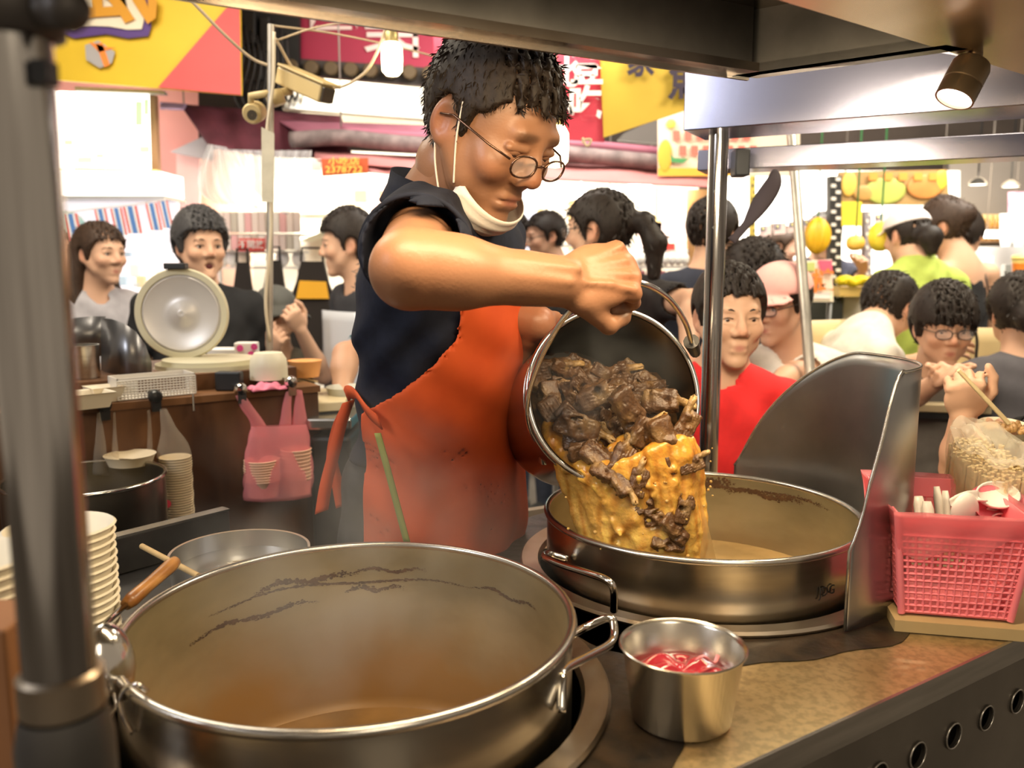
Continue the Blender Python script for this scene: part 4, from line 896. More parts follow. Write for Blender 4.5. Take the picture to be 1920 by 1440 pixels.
# broth welling up inside the lip
for k in range(120):
    a, b = r2.uniform(-.10, .105), r2.uniform(-.118, -.045)
    if a*a+b*b < .118**2: S.ell(bpt(a, b, fill(b)-.016+.02*(a > .0)*(b < -.07)), r2.uniform(.008, .016, 3), None, .010)
V, Q = S.mesh()
X = np.sin(V[:, 0]*210+V[:, 2]*25)*np.sin(V[:, 2]*50+V[:, 0]*70); hgt = np.clip((V[:, 2]-.86)/.24, 0, 1)[:, None]
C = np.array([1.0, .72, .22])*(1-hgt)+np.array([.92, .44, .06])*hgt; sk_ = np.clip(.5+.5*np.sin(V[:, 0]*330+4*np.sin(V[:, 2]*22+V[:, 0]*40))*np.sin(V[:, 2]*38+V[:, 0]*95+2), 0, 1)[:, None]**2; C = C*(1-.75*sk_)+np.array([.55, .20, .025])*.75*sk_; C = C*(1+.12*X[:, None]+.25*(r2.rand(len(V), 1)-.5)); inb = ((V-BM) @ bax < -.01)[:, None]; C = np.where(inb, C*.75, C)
bm_ = vcol_mat('golden_broth', .06, bump=.5, scale=130, spec=.9, sss=.35); bi = bm_.node_tree.nodes['Principled BSDF'].inputs; bi['Subsurface Radius'].default_value = (1, .5, .12); bi['Subsurface Scale'].default_value = .02; bi['Coat Weight'].default_value = .5; bi['Transmission Weight'].default_value = .18; bi['IOR'].default_value = 1.34
soup = npmesh('pouring_broth', V, Q, bm_, None, np.clip(C, 0, 1), 1)
tag(soup, 'golden broth pouring in a lumpy sheet from the bucket into the far stockpot', 'broth')
m = MB()
def sheet(u, v): return at(lerp(1292, 1308, v)+u*lerp(10, 46, v**.8)*math.sin(PI*(.5+.1*v)), lerp(905, 1088, v), 1.20+.012*math.sin(u*3+v*5))
m.grid(sheet, 8, 20).build('clear_sheet', film('thin_broth', (.78, .60, .30), .5, .08), soup, 180)
m = MB()
for k in range(26):
    q = (r2.uniform(1290, 1345), r2.uniform(840, 960), r2.uniform(1.18, 1.24)) if k % 2 else (r2.uniform(1060, 1330), r2.uniform(900, 1050), 1.165); m.ell(at(*q), [r2.uniform(.0012, .0030)]*3, None, 8, 6)
m.build('broth_drops', mat('golden_drop', (.85, .55, .18), .08, trans=.5), soup, 180)['kind'] = 'stuff'
for px, py, i, ang, sc_, lab in ((1236, 968, 1, .4, 1.0, 'largest dark rib in the middle of the pouring broth'), (1264, 992, 3, -.6, .9, 'dark rib tumbling right of the largest one in the pouring broth'), (1212, 946, 5, .9, .8, 'rib just above the largest one in the pouring broth'), (1252, 1018, 7, .2, .75, 'lowest dark rib in the pouring broth'), (1282, 955, 9, 1.2, .8, 'rib at the right edge of the pouring broth'),
    (1162, 905, 4, -1.2, .9, 'bone-ended rib leaving the lip at the left of the broth'), (1130, 885, 2, -1.0, .8, 'leftmost rib slipping over the lip'), (1196, 905, 6, 1.3, .85, 'rib standing upright in the broth below the lip centre'), (1245, 900, 8, .7, 1.0, 'pale rib in the broth below the right of the lip'), (1296, 872, 10, .6, .7, 'small pale scrap splashing at the right of the lip')):
    place_chunk(at(px, py, 1.172+.005*(i % 3)), lab, 'rib pieces in the stream', i, sc_, inplane(ang, .2, .2))
# ---------------------------------------------------------------- things on the stove cart
paper = mat('paper_cream', (.80, .74, .60), .6, var=.06, scale=30)
def lathe_thing(name, label, cat, prof, c, m, group=None, seg=40, part=None):
    b = MB(); b.lathe(prof, (0, 0, 0), seg=seg); o = b.build(name, m, None, 50); o.location = Vector(c); tag(o, label, cat, group); return o
def bowl_mesh(r, h): return [(.001, .002), (r*.76, .002), (r*.79, .004), (r*.96, h-.003), (r, h-.002), (r+.0025, h), (r, h+.002), (r*.94, h-.001), (r*.74, .006), (.001, .006)]
ST = 'paper bowls of the near left stacks'
for (px, py, D, nm, r) in ((110, 988, .95, 'taller', .0575), (-72, 1048, .74, 'nearer', .057)):
    p = at(px, py, D); n = int((p[2]-ZC-.045)/.0094); proto = None
    for k in range(n+1):
        z = p[2]-.045-.0094*(n-k) if k else p[2]-.045-.0094*n
        lab = 'topmost cream paper bowl of the stack %s' % ('behind the thick post' if nm == 'taller' else 'left of the thick post') if k == n else 'cream paper bowl, %s from the top of the stack %s' % (ORD[min(n-k, 24)], 'behind the thick post' if nm == 'taller' else 'left of the thick post')
        if proto is None: proto = lathe_thing('paper_bowl', lab, 'bowl', bowl_mesh(r, .045), (p[0], p[1], z), paper, ST); o = proto
        else: o = proto.copy(); COL.objects.link(o); o.location = (p[0]+random.uniform(-.001, .001), p[1], z); tag(o, lab, 'bowl', ST)
    if nm == 'taller': base = 0
# steel canister
CP_ = np.array([.181, .857]); t = thing('steel_canister', 'small tapered steel canister holding a red plastic bag, at the front of the cart', 'canister', (*CP_, ZC))
can_m = mat('canister_steel', (.66, .62, .55), .25, 1, var=.12, scale=3, bump=.03, stretch=(1, 1, 5))
MB().lathe([(.001, .001), (.049, .001), (.053, .005), (.0635, .080), (.067, .0825), (.0672, .084), (.066, .085), (.0635, .083), (.0615, .080), (.051, .008), (.001, .006)], (*CP_, ZC), seg=72).build('can_body', can_m, t, 50)
bag = thing('sauce_bag', 'crumpled clear red plastic bag inside the small steel canister', 'bag', (*CP_, ZC+.04))
redf = mat('red_film', (.46, .035, .050), .16, var=.5, scale=20, coat=.8, bump=.15, col2=(.30, .012, .028))
rs5 = np.random.RandomState(2); hh = rs5.rand(14, 14)
def crum(u, v):
    a = 2*PI*u; r = .057*v; i, j = u*13, v*13
    def g(x, y): return hh[int(x) % 14, int(y) % 14]
    z = .052+.010*(1-v)+.008*abs(math.sin(1.5*a+2.2*v))*math.sin(PI*v)+.008*abs(math.sin(2.5*a-3*v+1))*(v*(1-v)*3)
    return (CP_[0]+r*math.cos(a), CP_[1]+r*math.sin(a), ZC+z-.008)
MB().grid(crum, 70, 16).build('bag_film', redf, bag, 25)
for k in range(1):
    a = rs5.uniform(0, 6); pts = [(CP_[0]+.05*math.cos(a+q*.9)*(.3+q*.5), CP_[1]+.05*math.sin(a+q*.9)*(.3+q*.5), ZC+.070+.006*math.sin(q*6+k)) for q in np.linspace(0, 1, 8)]
    MB().tube(pts, .0022, 6, flat=.5).build('film_fold', mat('pink_film_fold', (.85, .25, .28), .12, coat=.8), bag, 180)
# ladles at the left rim
wood = mat('ladle_wood', (.55, .27, .075), .4, var=.55, scale=22, col2=(.24, .09, .02), stretch=(1, 1, 3), coat=.2)
t = thing('ladle', 'ladle with a carved wooden handle resting on the left rim of the near stockpot', 'ladle', at(300, 1085, 1.02))
hA, hB = at(332, 1050, 1.075), at(236, 1134, .965); hd_ = unit(hB-hA)
MB().tube([hA, hA+hd_*.004, hA+hd_*.015, lerp(hA, hB, .3), lerp(hA, hB, .6), lerp(hA, hB, .9), hB], [.002, .0075, .0095, .0088, .0082, .0092, .0070], 14).build('wooden_handle', wood, t, 180)
MB().tube([hB, at(205, 1162, .925), at(180, 1190, .89), at(150, 1222, .86)], .0035, 8).build('steel_shaft', chrome, t, 180)
t2 = thing('skimmer', 'steel ladle bowl hanging by its hooked wire outside the near stockpot', 'ladle', at(205, 1250, .80))
c = at(203, 1245, .78); m = MB(); Rm = Matrix(np.stack([unit((.75, -.6, .2)), unit((.5, .75, 0)), unit(np.cross(unit((.75, -.6, .2)), unit((.5, .75, 0))))], 1).tolist())
V = []; nn = 20
for i in range(9):
    t_ = PI/2*i/8
    for k in range(nn): V.append(Vector(c)+Rm @ Vector((.018*math.cos(t_), .026*math.sin(t_)*math.cos(2*PI*k/nn), .040*math.sin(t_)*math.sin(2*PI*k/nn))))
m.add(V, [(i*nn+k, i*nn+(k+1) % nn, (i+1)*nn+(k+1) % nn, (i+1)*nn+k) for i in range(8) for k in range(nn)]); m.build('ladle_bowl', chrome, t2, 180, solid=.001)
MB().tube(spline([at(276, 1296, .735), at(258, 1284, .73), at(236, 1290, .735), at(226, 1312, .74), at(232, 1345, .74), at(248, 1375, .745)], 6), .0022, 8).build('hook_wire', chrome, t2, 180)
MB().tube(spline([at(214, 1300, .76), at(218, 1325, .755), at(208, 1345, .755), at(205, 1380, .755)], 6), .0018, 8).build('hook_wire', chrome, t2, 180)
# prep bench behind the cart with trough panel and basin
bz = .845
bench = thing('prep_bench', 'dark steel bench behind the cart with an upright splash panel', 'bench', cart(-.6, .80, 0))
m = MB(); q = [cart(-1.05, .66, bz), cart(-.10, .66, bz), cart(-.10, 1.02, bz), cart(-1.05, 1.02, bz)]; m.slab(q, bz-.05, n=Vector((0, 0, -1))); m.build('bench_body', steel_dk, bench, bevel=.004)
pa, pb = at(205, 1014, 1.33), at(431, 976, 1.50); pn = unit([-(pb-pa)[1], (pb-pa)[0], 0]); hgt = pa[2]-bz-.001
pb = np.array([pb[0], pb[1], pa[2]])
m = MB(); m.slab([pa-UP*hgt, pb-UP*hgt, pb, pa], .02, n=Vector(pn)); m.build('splash_panel', steel_dk, bench, bevel=.002)
m = MB(); m.slab([pa-pn*.002, pb-pn*.002, pb+pn*.022, pa+pn*.022], .004, n=Vector((0, 0, 1))); m.build('panel_cap', steel, bench)
bs = np.array([-.43, 1.30]); b0 = .90
basin = thing('basin', 'shallow round aluminium basin of rinsing water behind the near stockpot', 'basin', (*bs, bz))
MB().lathe([(.001, bz+.001), (.095, bz+.001), (.103, bz+.012), (.106, b0), (.108, b0+.001), (.108, b0+.0025), (.104, b0+.002), (.101, bz+.015), (.094, bz+.004), (.001, bz+.004)], (*bs, 0), seg=64).build('basin_body', mat('aluminium', (.62, .61, .58), .28, 1, var=.15, scale=5, bump=.04), basin, 50)
MB().lathe([(.001, bz+.030), (.101, bz+.030)], (*bs, 0), seg=48).build('rinse_water', mat('cloudy_water', (.34, .31, .26), .04, alpha=.35), basin, 180)
nd_ = MB()
for k in range(9):
    a = rs5.uniform(0, 6.3); cx, cy = bs[0]+.02+.025*math.cos(a), bs[1]+.01+.02*math.sin(a); nd_.tube(spline([(cx+.02*math.cos(q*2+k), cy+.014*math.sin(q*2.4+k), bz+.031) for q in range(4)], 5), .0011, 5)
tag(nd_.build('noodle_scraps', mat('noodle', (.70, .60, .42), .5), basin, 180), kind='stuff')
st_ = MB(); st_.tube([at(266, 1024, 1.28), at(372, 1080, 1.17)], .0045, 10); tag(st_.build('wooden_chopstick', mat('pale_wood', (.62, .42, .18), .6, var=.2, scale=40), None, 60), 'long pale wooden chopstick lying across the basin rim', 'chopstick')
# stock pot at the back left
pc = np.array([-.858, 1.672]); pz, pzb, pr = .925, .70, .150
lp_ = thing('stockpot', 'smaller stockpot half hidden by the thick post, before the wooden counter', 'pot', (*pc, pzb))
MB().lathe([(.001, pzb), (pr-.01, pzb), (pr, pzb+.01), (pr, pz-.003), (pr-.003, pz-.003), (pr-.003, pzb+.012), (.001, pzb+.006)], (*pc, 0), seg=72).build('pot_body', mat('old_pot_steel', (.42, .38, .32), .32, 1, var=.4, scale=6, bump=.08), lp_, 50)
MB().tube([(pc[0]+pr*math.cos(a), pc[1]+pr*math.sin(a), pz) for a in np.linspace(0, 2*PI, 90, endpoint=False)], .0042, 8, closed=True).build('rolled_rim', chrome, lp_, 180)
MB().lathe([(.001, pz-.07), (pr-.004, pz-.07)], (*pc, 0), seg=48).build('soup_surface', mat('dark_soup', (.12, .085, .02), .15, var=.5, scale=12), lp_, 180)
m = MB(); m.box((pc[0], pc[1], (pzb-.005)/2), (.30, .30, pzb-.005)); tag(m.build('burner_stand', steel_dk, None, 0, .004), 'dark square burner stand under the smaller stockpot', 'stand')
# pink basket with its board
d0 = onz(1690, 1150, ZC+.019); d1 = onz(1893, 1166, ZC+.019); du_ = unit(d1-d0); dn = np.array([-du_[1], du_[0], 0]); WB = float(np.linalg.norm(d1-d0))
board_m = mat('cardboard', (.50, .36, .17), .75, var=.2, scale=10)
m = MB(); q = d0-UP*.002; m.slab([q-du_*.012-dn*.02, q+du_*(WB+.16)-dn*.02, q+du_*(WB+.16)+dn*.26, q-du_*.012+dn*.26], .0155, n=Vector((0, 0, -1))); tag(m.build('cardboard_pad', board_m, None, 0), 'brown cardboard pad under the pink basket', 'pad')
pk = mat('pink_plastic', (.86, .22, .26), .35, spec=.5); HB, DB, fl_ = .140, .185, .016
bask = thing('basket', 'pink perforated plastic basket lined with a pink bag, on the cart corner', 'basket', d0+du_*WB/2+dn*DB/2)
def bp(a, b, h): f_ = h/HB; return d0+du_*(a*(WB+2*fl_*f_)-fl_*f_)+dn*(b*(DB+2*fl_*f_)-fl_*f_)+UP*(h+.0005)
def side(p00, p10, name):  # p00,p10: (a,b) corners at the base
    la = MB(); A = np.array(p00); Bq = np.array(p10); w = np.linalg.norm((Bq-A)*[WB, DB]); n = int(w/.0088)
    P = lambda s, h: bp(*(A+(Bq-A)*s), h)
    for i in range(n+1): s = i/n; la.tube([P(s, .004), P(s, HB*.80)], .0021, 4)
    for j in range(13): h = .004+(HB*.80-.004)*j/12; la.tube([P(0, h), P(1, h)], .0021, 4)
    la.build(name, pk, bask, 0)['kind'] = 'stuff'
    b = MB(); nn = Vector(np.cross(P(1, 0)-P(0, 0), UP)); b.slab([P(0, HB*.80), P(1, HB*.80), P(1, HB), P(0, HB)], .003, n=-nn.normalized()); b.build('rim_band', pk, bask)
side((0, 0), (1, 0), 'lattice_side'); side((1, 0), (1, 1), 'lattice_side'); side((1, 1), (0, 1), 'lattice_side'); side((0, 1), (0, 0), 'lattice_side')
m = MB()
for a, b in ((0, 0), (1, 0), (1, 1), (0, 1)): pass
m.slab([bp(0, 0, .001), bp(1, 0, .001), bp(1, 1, .001), bp(0, 1, .001)], .004, n=Vector((0, 0, 1))); m.build('basket_floor', pk, bask)
for a, b in ((0, 0), (1, 0), (1, 1), (0, 1)): MB().tube([bp(a, b, .001), bp(a, b, HB)], .005, 8).build('corner_post', pk, bask, 60)
pf = film('pink_film', (.95, .36, .40), .50, .2, .35, 40)
m = MB(); per = [(0, 0), (1, 0), (1, 1), (0, 1)]
def lin(u, v):
    s = (u*4) % 4; i = int(s) % 4; w = s-int(s); a, b = lerp(per[i], per[(i+1) % 4], w)
    out = np.array([a-.5, b-.5]); k = 1.05+.015*math.sin(u*70)
    if v < .5: h = HB-.060+v*2*.066; k = .96+.09*v*2-.02*(1-v*2)
    else: h = HB+.006-(v-.5)*2*(.050+.012*math.sin(u*23)+.008*math.sin(u*51)); k = 1.05+.02*math.sin(u*60+v*3)+.02*(1-v)
    return bp(.5+out[0]*k, .5+out[1]*k, 0)+UP*h+(bp(.5+out[0]*k, .5+out[1]*k, h)-bp(.5+out[0]*k, .5+out[1]*k, 0))*[1, 1, 0]
m.grid(lin, 140, 14).build('bag_liner', pf, bask, 180)
# contents of the basket
white_p = mat('white_melamine', (.80, .76, .70), .25, spec=.5)
def spoon(pc_, pe, nrm, label):
    pc_, pe = np.array(pc_), np.array(pe); x = unit(pe-pc_); z = unit(np.array(nrm)-x*np.dot(nrm, x)); y = np.cross(z, x); L = np.linalg.norm(pe-pc_); m = MB(); V = []; n = 24
    for i in range(9):
        t_ = PI/2*i/8
        for k in range(n):
            a = 2*PI*k/n; V.append(pc_+x*.030*math.cos(a)*math.cos(t_)+y*.023*math.sin(a)*math.cos(t_)-z*.013*math.sin(t_))
    m.add(V, [(i*n+k, i*n+(k+1) % n, (i+1)*n+(k+1) % n, (i+1)*n+k) for i in range(8) for k in range(n)])
    m.grid(lambda u, v: pc_+x*(.027+(L-.027)*v)+y*(u-.5)*(.020-.007*v)+z*(.004+.010*math.sin(PI*v*.8)+.010*(2*u-1)**2*(1-.4*v)-.008), 8, 12)
    tag(m.build('soup_spoon', white_p, None, 180, solid=.0022), label, 'spoon', 'spoons in the pink basket')
spoon(at(1872, 926, 1.150), at(1782, 950, 1.135), (-.05, -.55, .85), 'white soup spoon lying bowl upward across the top of the pink basket')
spoon(at(1806, 958, 1.125), at(1822, 1015, 1.15), (.1, .75, -.45), 'white soup spoon with its round back turned up at the basket front')
spoon(at(1915, 948, 1.16), at(1850, 972, 1.16), (-.05, -.5, .87), 'white soup spoon at the right edge, behind the small pink bowl')
for k, (x0, y0, x1, y1, D) in enumerate(((1722, 930, 1730, 1010, 1.17), (1738, 940, 1745, 1010, 1.16), (1756, 912, 1766, 1010, 1.19), (1772, 920, 1778, 1010, 1.18))):
    m = MB(); P = [at(lerp(x0, x1, q), lerp(y0, y1, q), D-.02*q) for q in np.linspace(0, 1, 6)]; m.tube(P, [.006, .0085, .0085, .008, .007, .006], 10, flat=.55)
    tag(m.build('soup_spoon', white_p, None, 180), 'white spoon standing handle up in the pink basket, %s from its left corner' % ORD[k], 'spoon', 'spoons in the pink basket')
m = MB(); c = at(1888, 966, 1.128); ax_ = unit((.10, -.45, .88)); m.lathe([(.026, -.024), (.034, -.018), (.050, .008), (.052, .009), (.048, .007), (.032, -.016), (.001, -.018)], c, ax_, 40)
tag(m.build('small_bowl', mat('pink_bowl', (.85, .22, .28), .3), None, 50), 'small pink plastic bowl tilted in the pink basket beside the spoons', 'bowl')
bl = thing('chopstick_bundle', 'bundle of wooden chopsticks wrapped in clear film in the pink basket', 'bundle', at(1850, 900, 1.22))
m = MB(); ra = np.random.RandomState(8); ctr = at(1850, 880, 1.235); ax_ = unit((-.10, -.25, 1)); ex, ey, ez = [np.array(v) for v in frame_of(ax_)]
st = MB(); nst = 0
for i in range(-12, 13):
    for j in range(-6, 7):
        x, y = i*.0062+(j % 2)*.003, j*.0056
        if (x/.078)**2+(y/.038)**2 < 1: p = ctr+ex*x+ey*y+ra.normal(0, .0008, 3); st.tube([p-ez*.07, p+ez*(.018+ra.uniform(-.004, .004))], .0026, 5)
o = st.build('chopsticks', mat('bamboo_pale', (.72, .56, .30), .6, var=.15, scale=50), bl, 60); o['kind'] = 'stuff'
def wrap(u, v): a = 2*PI*u; k = 1.04+.02*math.sin(u*60)+.03*math.sin(v*9+u*12); return ctr+ex*.082*k*math.cos(a)+ey*.042*k*math.sin(a)+ez*(-.06+.105*v)
m = MB().grid(wrap, 60, 12)
m.grid(lambda u, v: ctr+ex*.084*math.cos(2*PI*u)*(1-v*.97)+ey*.044*math.sin(2*PI*u)*(1-v*.97)+ez*(.045+.006*math.sin(u*40)*(1-v)+.010*math.sin(v*8+u*20)*v*(1-v)*4-.012*v), 60, 10)
m.build('film_wrap', film('clear_film', (.95, .90, .78), .30, .12, .5, 50), bl, 180)
# ---------------------------------------------------------------- wooden counter behind, with its load
c0, c1 = onz(125, 778, 1.03), onz(597, 735, 1.03); cd_ = unit(c1-c0); cn = np.array([-cd_[1], cd_[0], 0]); CL = float(np.linalg.norm(c1-c0))
def ctr_(s, d, z=1.03): return c0+cd_*s+cn*d+UP*(z-1.03)
wd = mat('dark_stained_plywood', (.17, .075, .028), .45, var=.6, scale=9, col2=(.055, .022, .010), stretch=(1, 1, .25), bump=.1)
wc = thing('wooden_counter', 'dark stained plywood counter hung with clear and pink plastic bags', 'counter', ctr_(CL/2, .2, 0))
m = MB(); m.slab([ctr_(-.5, 0, .02), ctr_(CL, 0, .02), ctr_(CL, 0), ctr_(-.5, 0)], .02, n=Vector(cn)); m.build('front_panel', wd, wc, bevel=.002)
m = MB(); m.slab([ctr_(CL-.018, .021, .02), ctr_(CL-.018, .45, .02), ctr_(CL-.018, .45), ctr_(CL-.018, .021)], .018, n=Vector(cd_)); m.build('side_panel', wd, wc)
m = MB(); m.slab([ctr_(-.5, -.004, 1.0305), ctr_(CL+.004, -.004, 1.0305), ctr_(CL+.004, .09, 1.0305), ctr_(-.5, .09, 1.0305)], .016, n=Vector((0, 0, 1))); m.build('front_ledge', mat('ledge_wood', (.22, .10, .04), .4, var=.4, scale=9, stretch=(.3, 1, 1)), wc)
m = MB(); m.slab([ctr_(-.5, .092, 1.03), ctr_(CL-.02, .092, 1.03), ctr_(CL-.02, .092, 1.085), ctr_(-.5, .092, 1.085)], .018, n=Vector(cn)); m.build('back_rail', wd, wc)
CT = 1.086; m = MB(); m.slab([ctr_(-.5, .094, CT), ctr_(CL-.02, .094, CT), ctr_(CL-.02, .47, CT), ctr_(-.5, .47, CT)], .015, n=Vector((0, 0, -1))); m.build('counter_top', wd, wc)
LZ = 1.0475
# white perforated basket on the ledge
wb_ = thing('plastic_tray', 'white perforated plastic tray on the counter ledge', 'tray', at(288, 760, 1.9)); wm_ = mat('white_plastic', (.66, .62, .55), .45)
a0, a1 = at(222, 764, 1.875), at(368, 747, 1.985); t_ = unit([*(a1-a0)[:2], 0]); tn = np.array([-t_[1], t_[0], 0]); TL = float(np.linalg.norm((a1-a0)[:2])); base = np.array([a0[0], a0[1], LZ]); HT = .050
la = MB()
for i in range(25): p = base+t_*TL*i/24; la.tube([p+UP*.002, p+UP*(HT-.006)], .0016, 4)
for j in range(8): la.tube([base+UP*(.002+(HT-.008)*j/7), base+t_*TL+UP*(.002+(HT-.008)*j/7)], .0016, 4)
la.build('lattice_front', wm_, wb_, 0)['kind'] = 'stuff'
m = MB(); m.slab([base+UP*(HT-.008), base+t_*TL+UP*(HT-.008), base+t_*TL+UP*HT, base+UP*HT], .004, n=Vector(tn)); m.build('rim', wm_, wb_)
m = MB(); m.slab([base, base+t_*TL, base+t_*TL+tn*.075, base+tn*.075], .003, n=Vector((0, 0, 1))); m.build('tray_floor', wm_, wb_)
for s_ in (0, TL-.003):
    m = MB(); m.slab([base+t_*s_, base+t_*s_+tn*.075, base+t_*s_+tn*.075+UP*HT, base+t_*s_+UP*HT], .003, n=Vector(t_)); m.build('end_wall', wm_, wb_)
m = MB(); m.slab([base+tn*.075, base+t_*TL+tn*.075, base+t_*TL+tn*.075+UP*HT, base+tn*.075+UP*HT], .003, n=Vector(-tn)); m.build('back_wall', wm_, wb_)
# cream takeaway boxes at its left
m = MB()
p = at(166, 760, 1.80); m.lathe([(.001, 0), (.045, 0), (.060, .032), (.063, .033), (.058, .031), (.043, .004), (.001, .003)], (p[0], p[1], LZ), seg=4); tag(m.build('takeaway_box', mat('cream_card', (.70, .62, .47), .6), None, 0), 'open cream takeaway box left of the white tray', 'box')
p = at(195, 738, 1.88); m = MB(); m.lathe([(.001, 0), (.035, 0), (.048, .034), (.050, .034), (.046, .032), (.001, .004)], (p[0], p[1], LZ), seg=4); tag(m.build('takeaway_box', mat('cream_card', (0, 0, 0)), None, 0), 'cream takeaway box wedged behind the open one on the ledge', 'box')
# rice cooker: pot and big round lid
ck = at(395, 690, 2.22); ckz = ck[2]
rc = thing('rice_cooker', 'large rice cooker with its round cream lid standing open', 'cooker', (ck[0], ck[1], CT))
cream = mat('cream_enamel', (.60, .56, .40), .35); grey_l = mat('lid_liner', (.60, .57, .54), .35, .2)
MB().lathe([(.001, 0), (.125, 0), (.135, .01), (.135, ckz-CT-.012), (.142, ckz-CT-.008), (.144, ckz-CT), (.138, ckz-CT+.006), (.124, ckz-CT+.002), (.120, ckz-CT-.02), (.118, .02), (.001, .02)], (ck[0], ck[1], CT), seg=56).build('cooker_body', cream, rc, 40)
MB().lathe([(.001, ckz-CT-.015), (.119, ckz-CT-.015)], (ck[0], ck[1], CT), seg=40).build('rice_level', mat('rice_grey', (.30, .26, .18), .5), rc, 180)
lc = at(341, 588, 2.26); la_ = unit((.10, -1, .02)); LR = .120
MB().lathe([(.001, -.045), (LR*.6, -.042), (LR*.92, -.028), (LR, -.008), (LR, .004), (LR*.975, .009), (LR*.86, .008), (LR*.845, .002)], lc, la_, 64).build('lid', cream, rc, 40)
MB().lathe([(LR*.85, .003), (LR*.80, .008), (LR*.74, .004), (LR*.45, -.002), (LR*.30, -.004), (LR*.26, .000), (LR*.14, .001), (LR*.10, .006), (LR*.05, .007), (.001, .006)], lc, la_, 64).build('lid_liner', grey_l, rc, 60)
m = MB(); m.box(at(330, 499, 2.25), (.056, .03, .016)); m.build('lid_latch', black_m, rc, 0, .003)
m = MB(); m.box(at(378, 678, 2.30), (.09, .04, .03)); m.build('lid_hinge', black_m, rc, 0, .003)
m = MB(); m.box(at(430, 714, 2.05), (.062, .03, .046)); tag(m.build('card_reader', black_m, None, 0, .004), 'small black box clipped to the counter rail', 'box')
# curved dark steel screens and steel cylinder at the left
scr = mat('smoky_steel', (.20, .20, .21), .33, .9, var=.3, scale=4)
def screen(label, pts, D, hpx, grp):
    m = MB(); V = []
    for (px, top, bot, d) in pts: V += [at(px, bot, d), at(px, top, d)]
    m.add(V, [(2*i, 2*i+2, 2*i+3, 2*i+1) for i in range(len(pts)-1)]); tag(m.build('wind_screen', scr, None, 180, solid=.002), label, 'shield')
screen('curved dark steel screen beside the rice cooker lid', [(190, 596, 720, 2.12), (210, 598, 724, 2.06), (232, 606, 728, 2.03), (255, 622, 730, 2.03), (272, 646, 730, 2.05), (284, 680, 728, 2.09)], 2.1, 0, 0)
screen('flat-topped dark steel screen behind the steel cylinder', [(116, 604, 668, 2.12), (140, 596, 668, 2.16), (170, 593, 668, 2.19), (198, 593, 668, 2.2)], 2.1, 0, 0)
p = at(158, 716, 1.98); m = MB(); m.lathe([(.001, 0), (.034, 0), (.036, .004), (.036, .075), (.038, .078), (.034, .078), (.033, .01), (.001, .006)], (p[0], p[1], CT), seg=32); tag(m.build('steel_canister', steel, None, 50), 'plain steel cylinder on the left end of the wooden counter', 'canister')
# white box, napkin pack, tub, cup, pink cloth
m = MB(); m.box(at(428, 664, 2.55), (.10, .08, .035)); tag(m.build('white_box', mat('white_card', (.80, .78, .76), .6), None, 0, .002), 'low white card box behind the rice cooker', 'box')
nk = thing('printed_pack', 'white and magenta printed drink pack behind the rice cooker', 'pack', at(463, 670, 2.5)); m = MB(); m.box(at(463, 658, 2.5), (.064, .04, .052)); m.build('pack', mat('white_card', (0, 0, 0)), nk, 0, .004)
for dx, dy in ((-.02, .008), (.012, -.01), (.022, .012)):
    m = MB(); m.lathe([(.001, 0), (.010, 0), (.010, .001), (.001, .001)], at(463, 658, 2.477)+np.array([dx, 0, dy]), (0, -1, 0), 10); m.build('magenta_print', mat('magenta_ink', (.75, .08, .35), .5), nk, 0)
m = MB(); p = at(505, 722, 2.12); m.lathe([(.001, 0), (.046, 0), (.046, .03), (.044, .05), (.034, .066), (.001, .068)], (p[0], p[1], LZ+.018), seg=32); tag(m.build('cream_tub', mat('cream_plastic', (.74, .68, .52), .45), None, 40), 'upturned cream plastic tub on the right end of the counter', 'tub')
p = at(574, 738, 2.30); m = MB(); m.lathe([(.001, 0), (.036, 0), (.044, .042), (.046, .044), (.042, .042), (.001, .006)], (p[0], p[1], LZ+.0), seg=32); tag(m.build('paper_bowl', mat('orange_cup', (.78, .36, .12), .5), None, 50), 'orange printed paper bowl with chopsticks at the counter end', 'bowl')
m = MB(); m.tube([at(546, 708, 2.28), at(592, 722, 2.30)], .003, 6); m.tube([at(550, 704, 2.29), at(596, 716, 2.31)], .003, 6); o = m.build('chopsticks', mat('bamboo_pale', (0, 0, 0)), None, 60); tag(o, 'pair of chopsticks resting on the orange printed bowl', 'chopsticks')
def clothlump(u, v): x, y = u-.5, v-.5; return np.array(at(500, 730, 2.06))+cd_*x*.085+cn*y*.05+UP*(.014*math.cos(x*2.8)*math.cos(y*2.8)+.006*math.sin(u*14)*math.sin(v*9))
tag(MB().grid(clothlump, 20, 12).build('pink_cloth', mat('pink_cloth', (.80, .22, .33), .6), None, 180, solid=.004), 'crumpled pink cloth on the counter between the two clips', 'cloth')
# clips on the edge
def clip(px, py, label, m_):
    p = at(px, py, 1.0); s = np.array([px, py]); pl = onplane(px, py, ctr_(0, -.012), cn); m = MB()
    m.lathe([(.001, .012), (.012, .010), (.0155, .003), (.0155, -.006), (.001, -.008)], pl+UP*.01, -cn, 20); m.box(pl-UP*.006-cn*.002, (.020, .012, .034), Matrix(np.stack([cd_, cn, UP], 1).tolist())); m.box(pl+UP*.016+cn*.02, (.018, .05, .006), Matrix(np.stack([cd_, cn, UP], 1).tolist()))
    tag(m.build('bag_clip', m_, None, 40), label, 'clip', 'bag clips on the wooden counter'); return pl
dkc = mat('dark_clip', (.05, .05, .05), .3, .7)
cA = clip(196, 768, 'dark bag clip at the left under the white tray', dkc); cB = clip(292, 752, 'dark bag clip holding the bag of stacked cups', dkc); cC = clip(452, 738, 'shiny round clip holding the left handle of the pink bag', chrome); cD = clip(546, 724, 'shiny round clip holding the right handle of the pink bag', chrome)
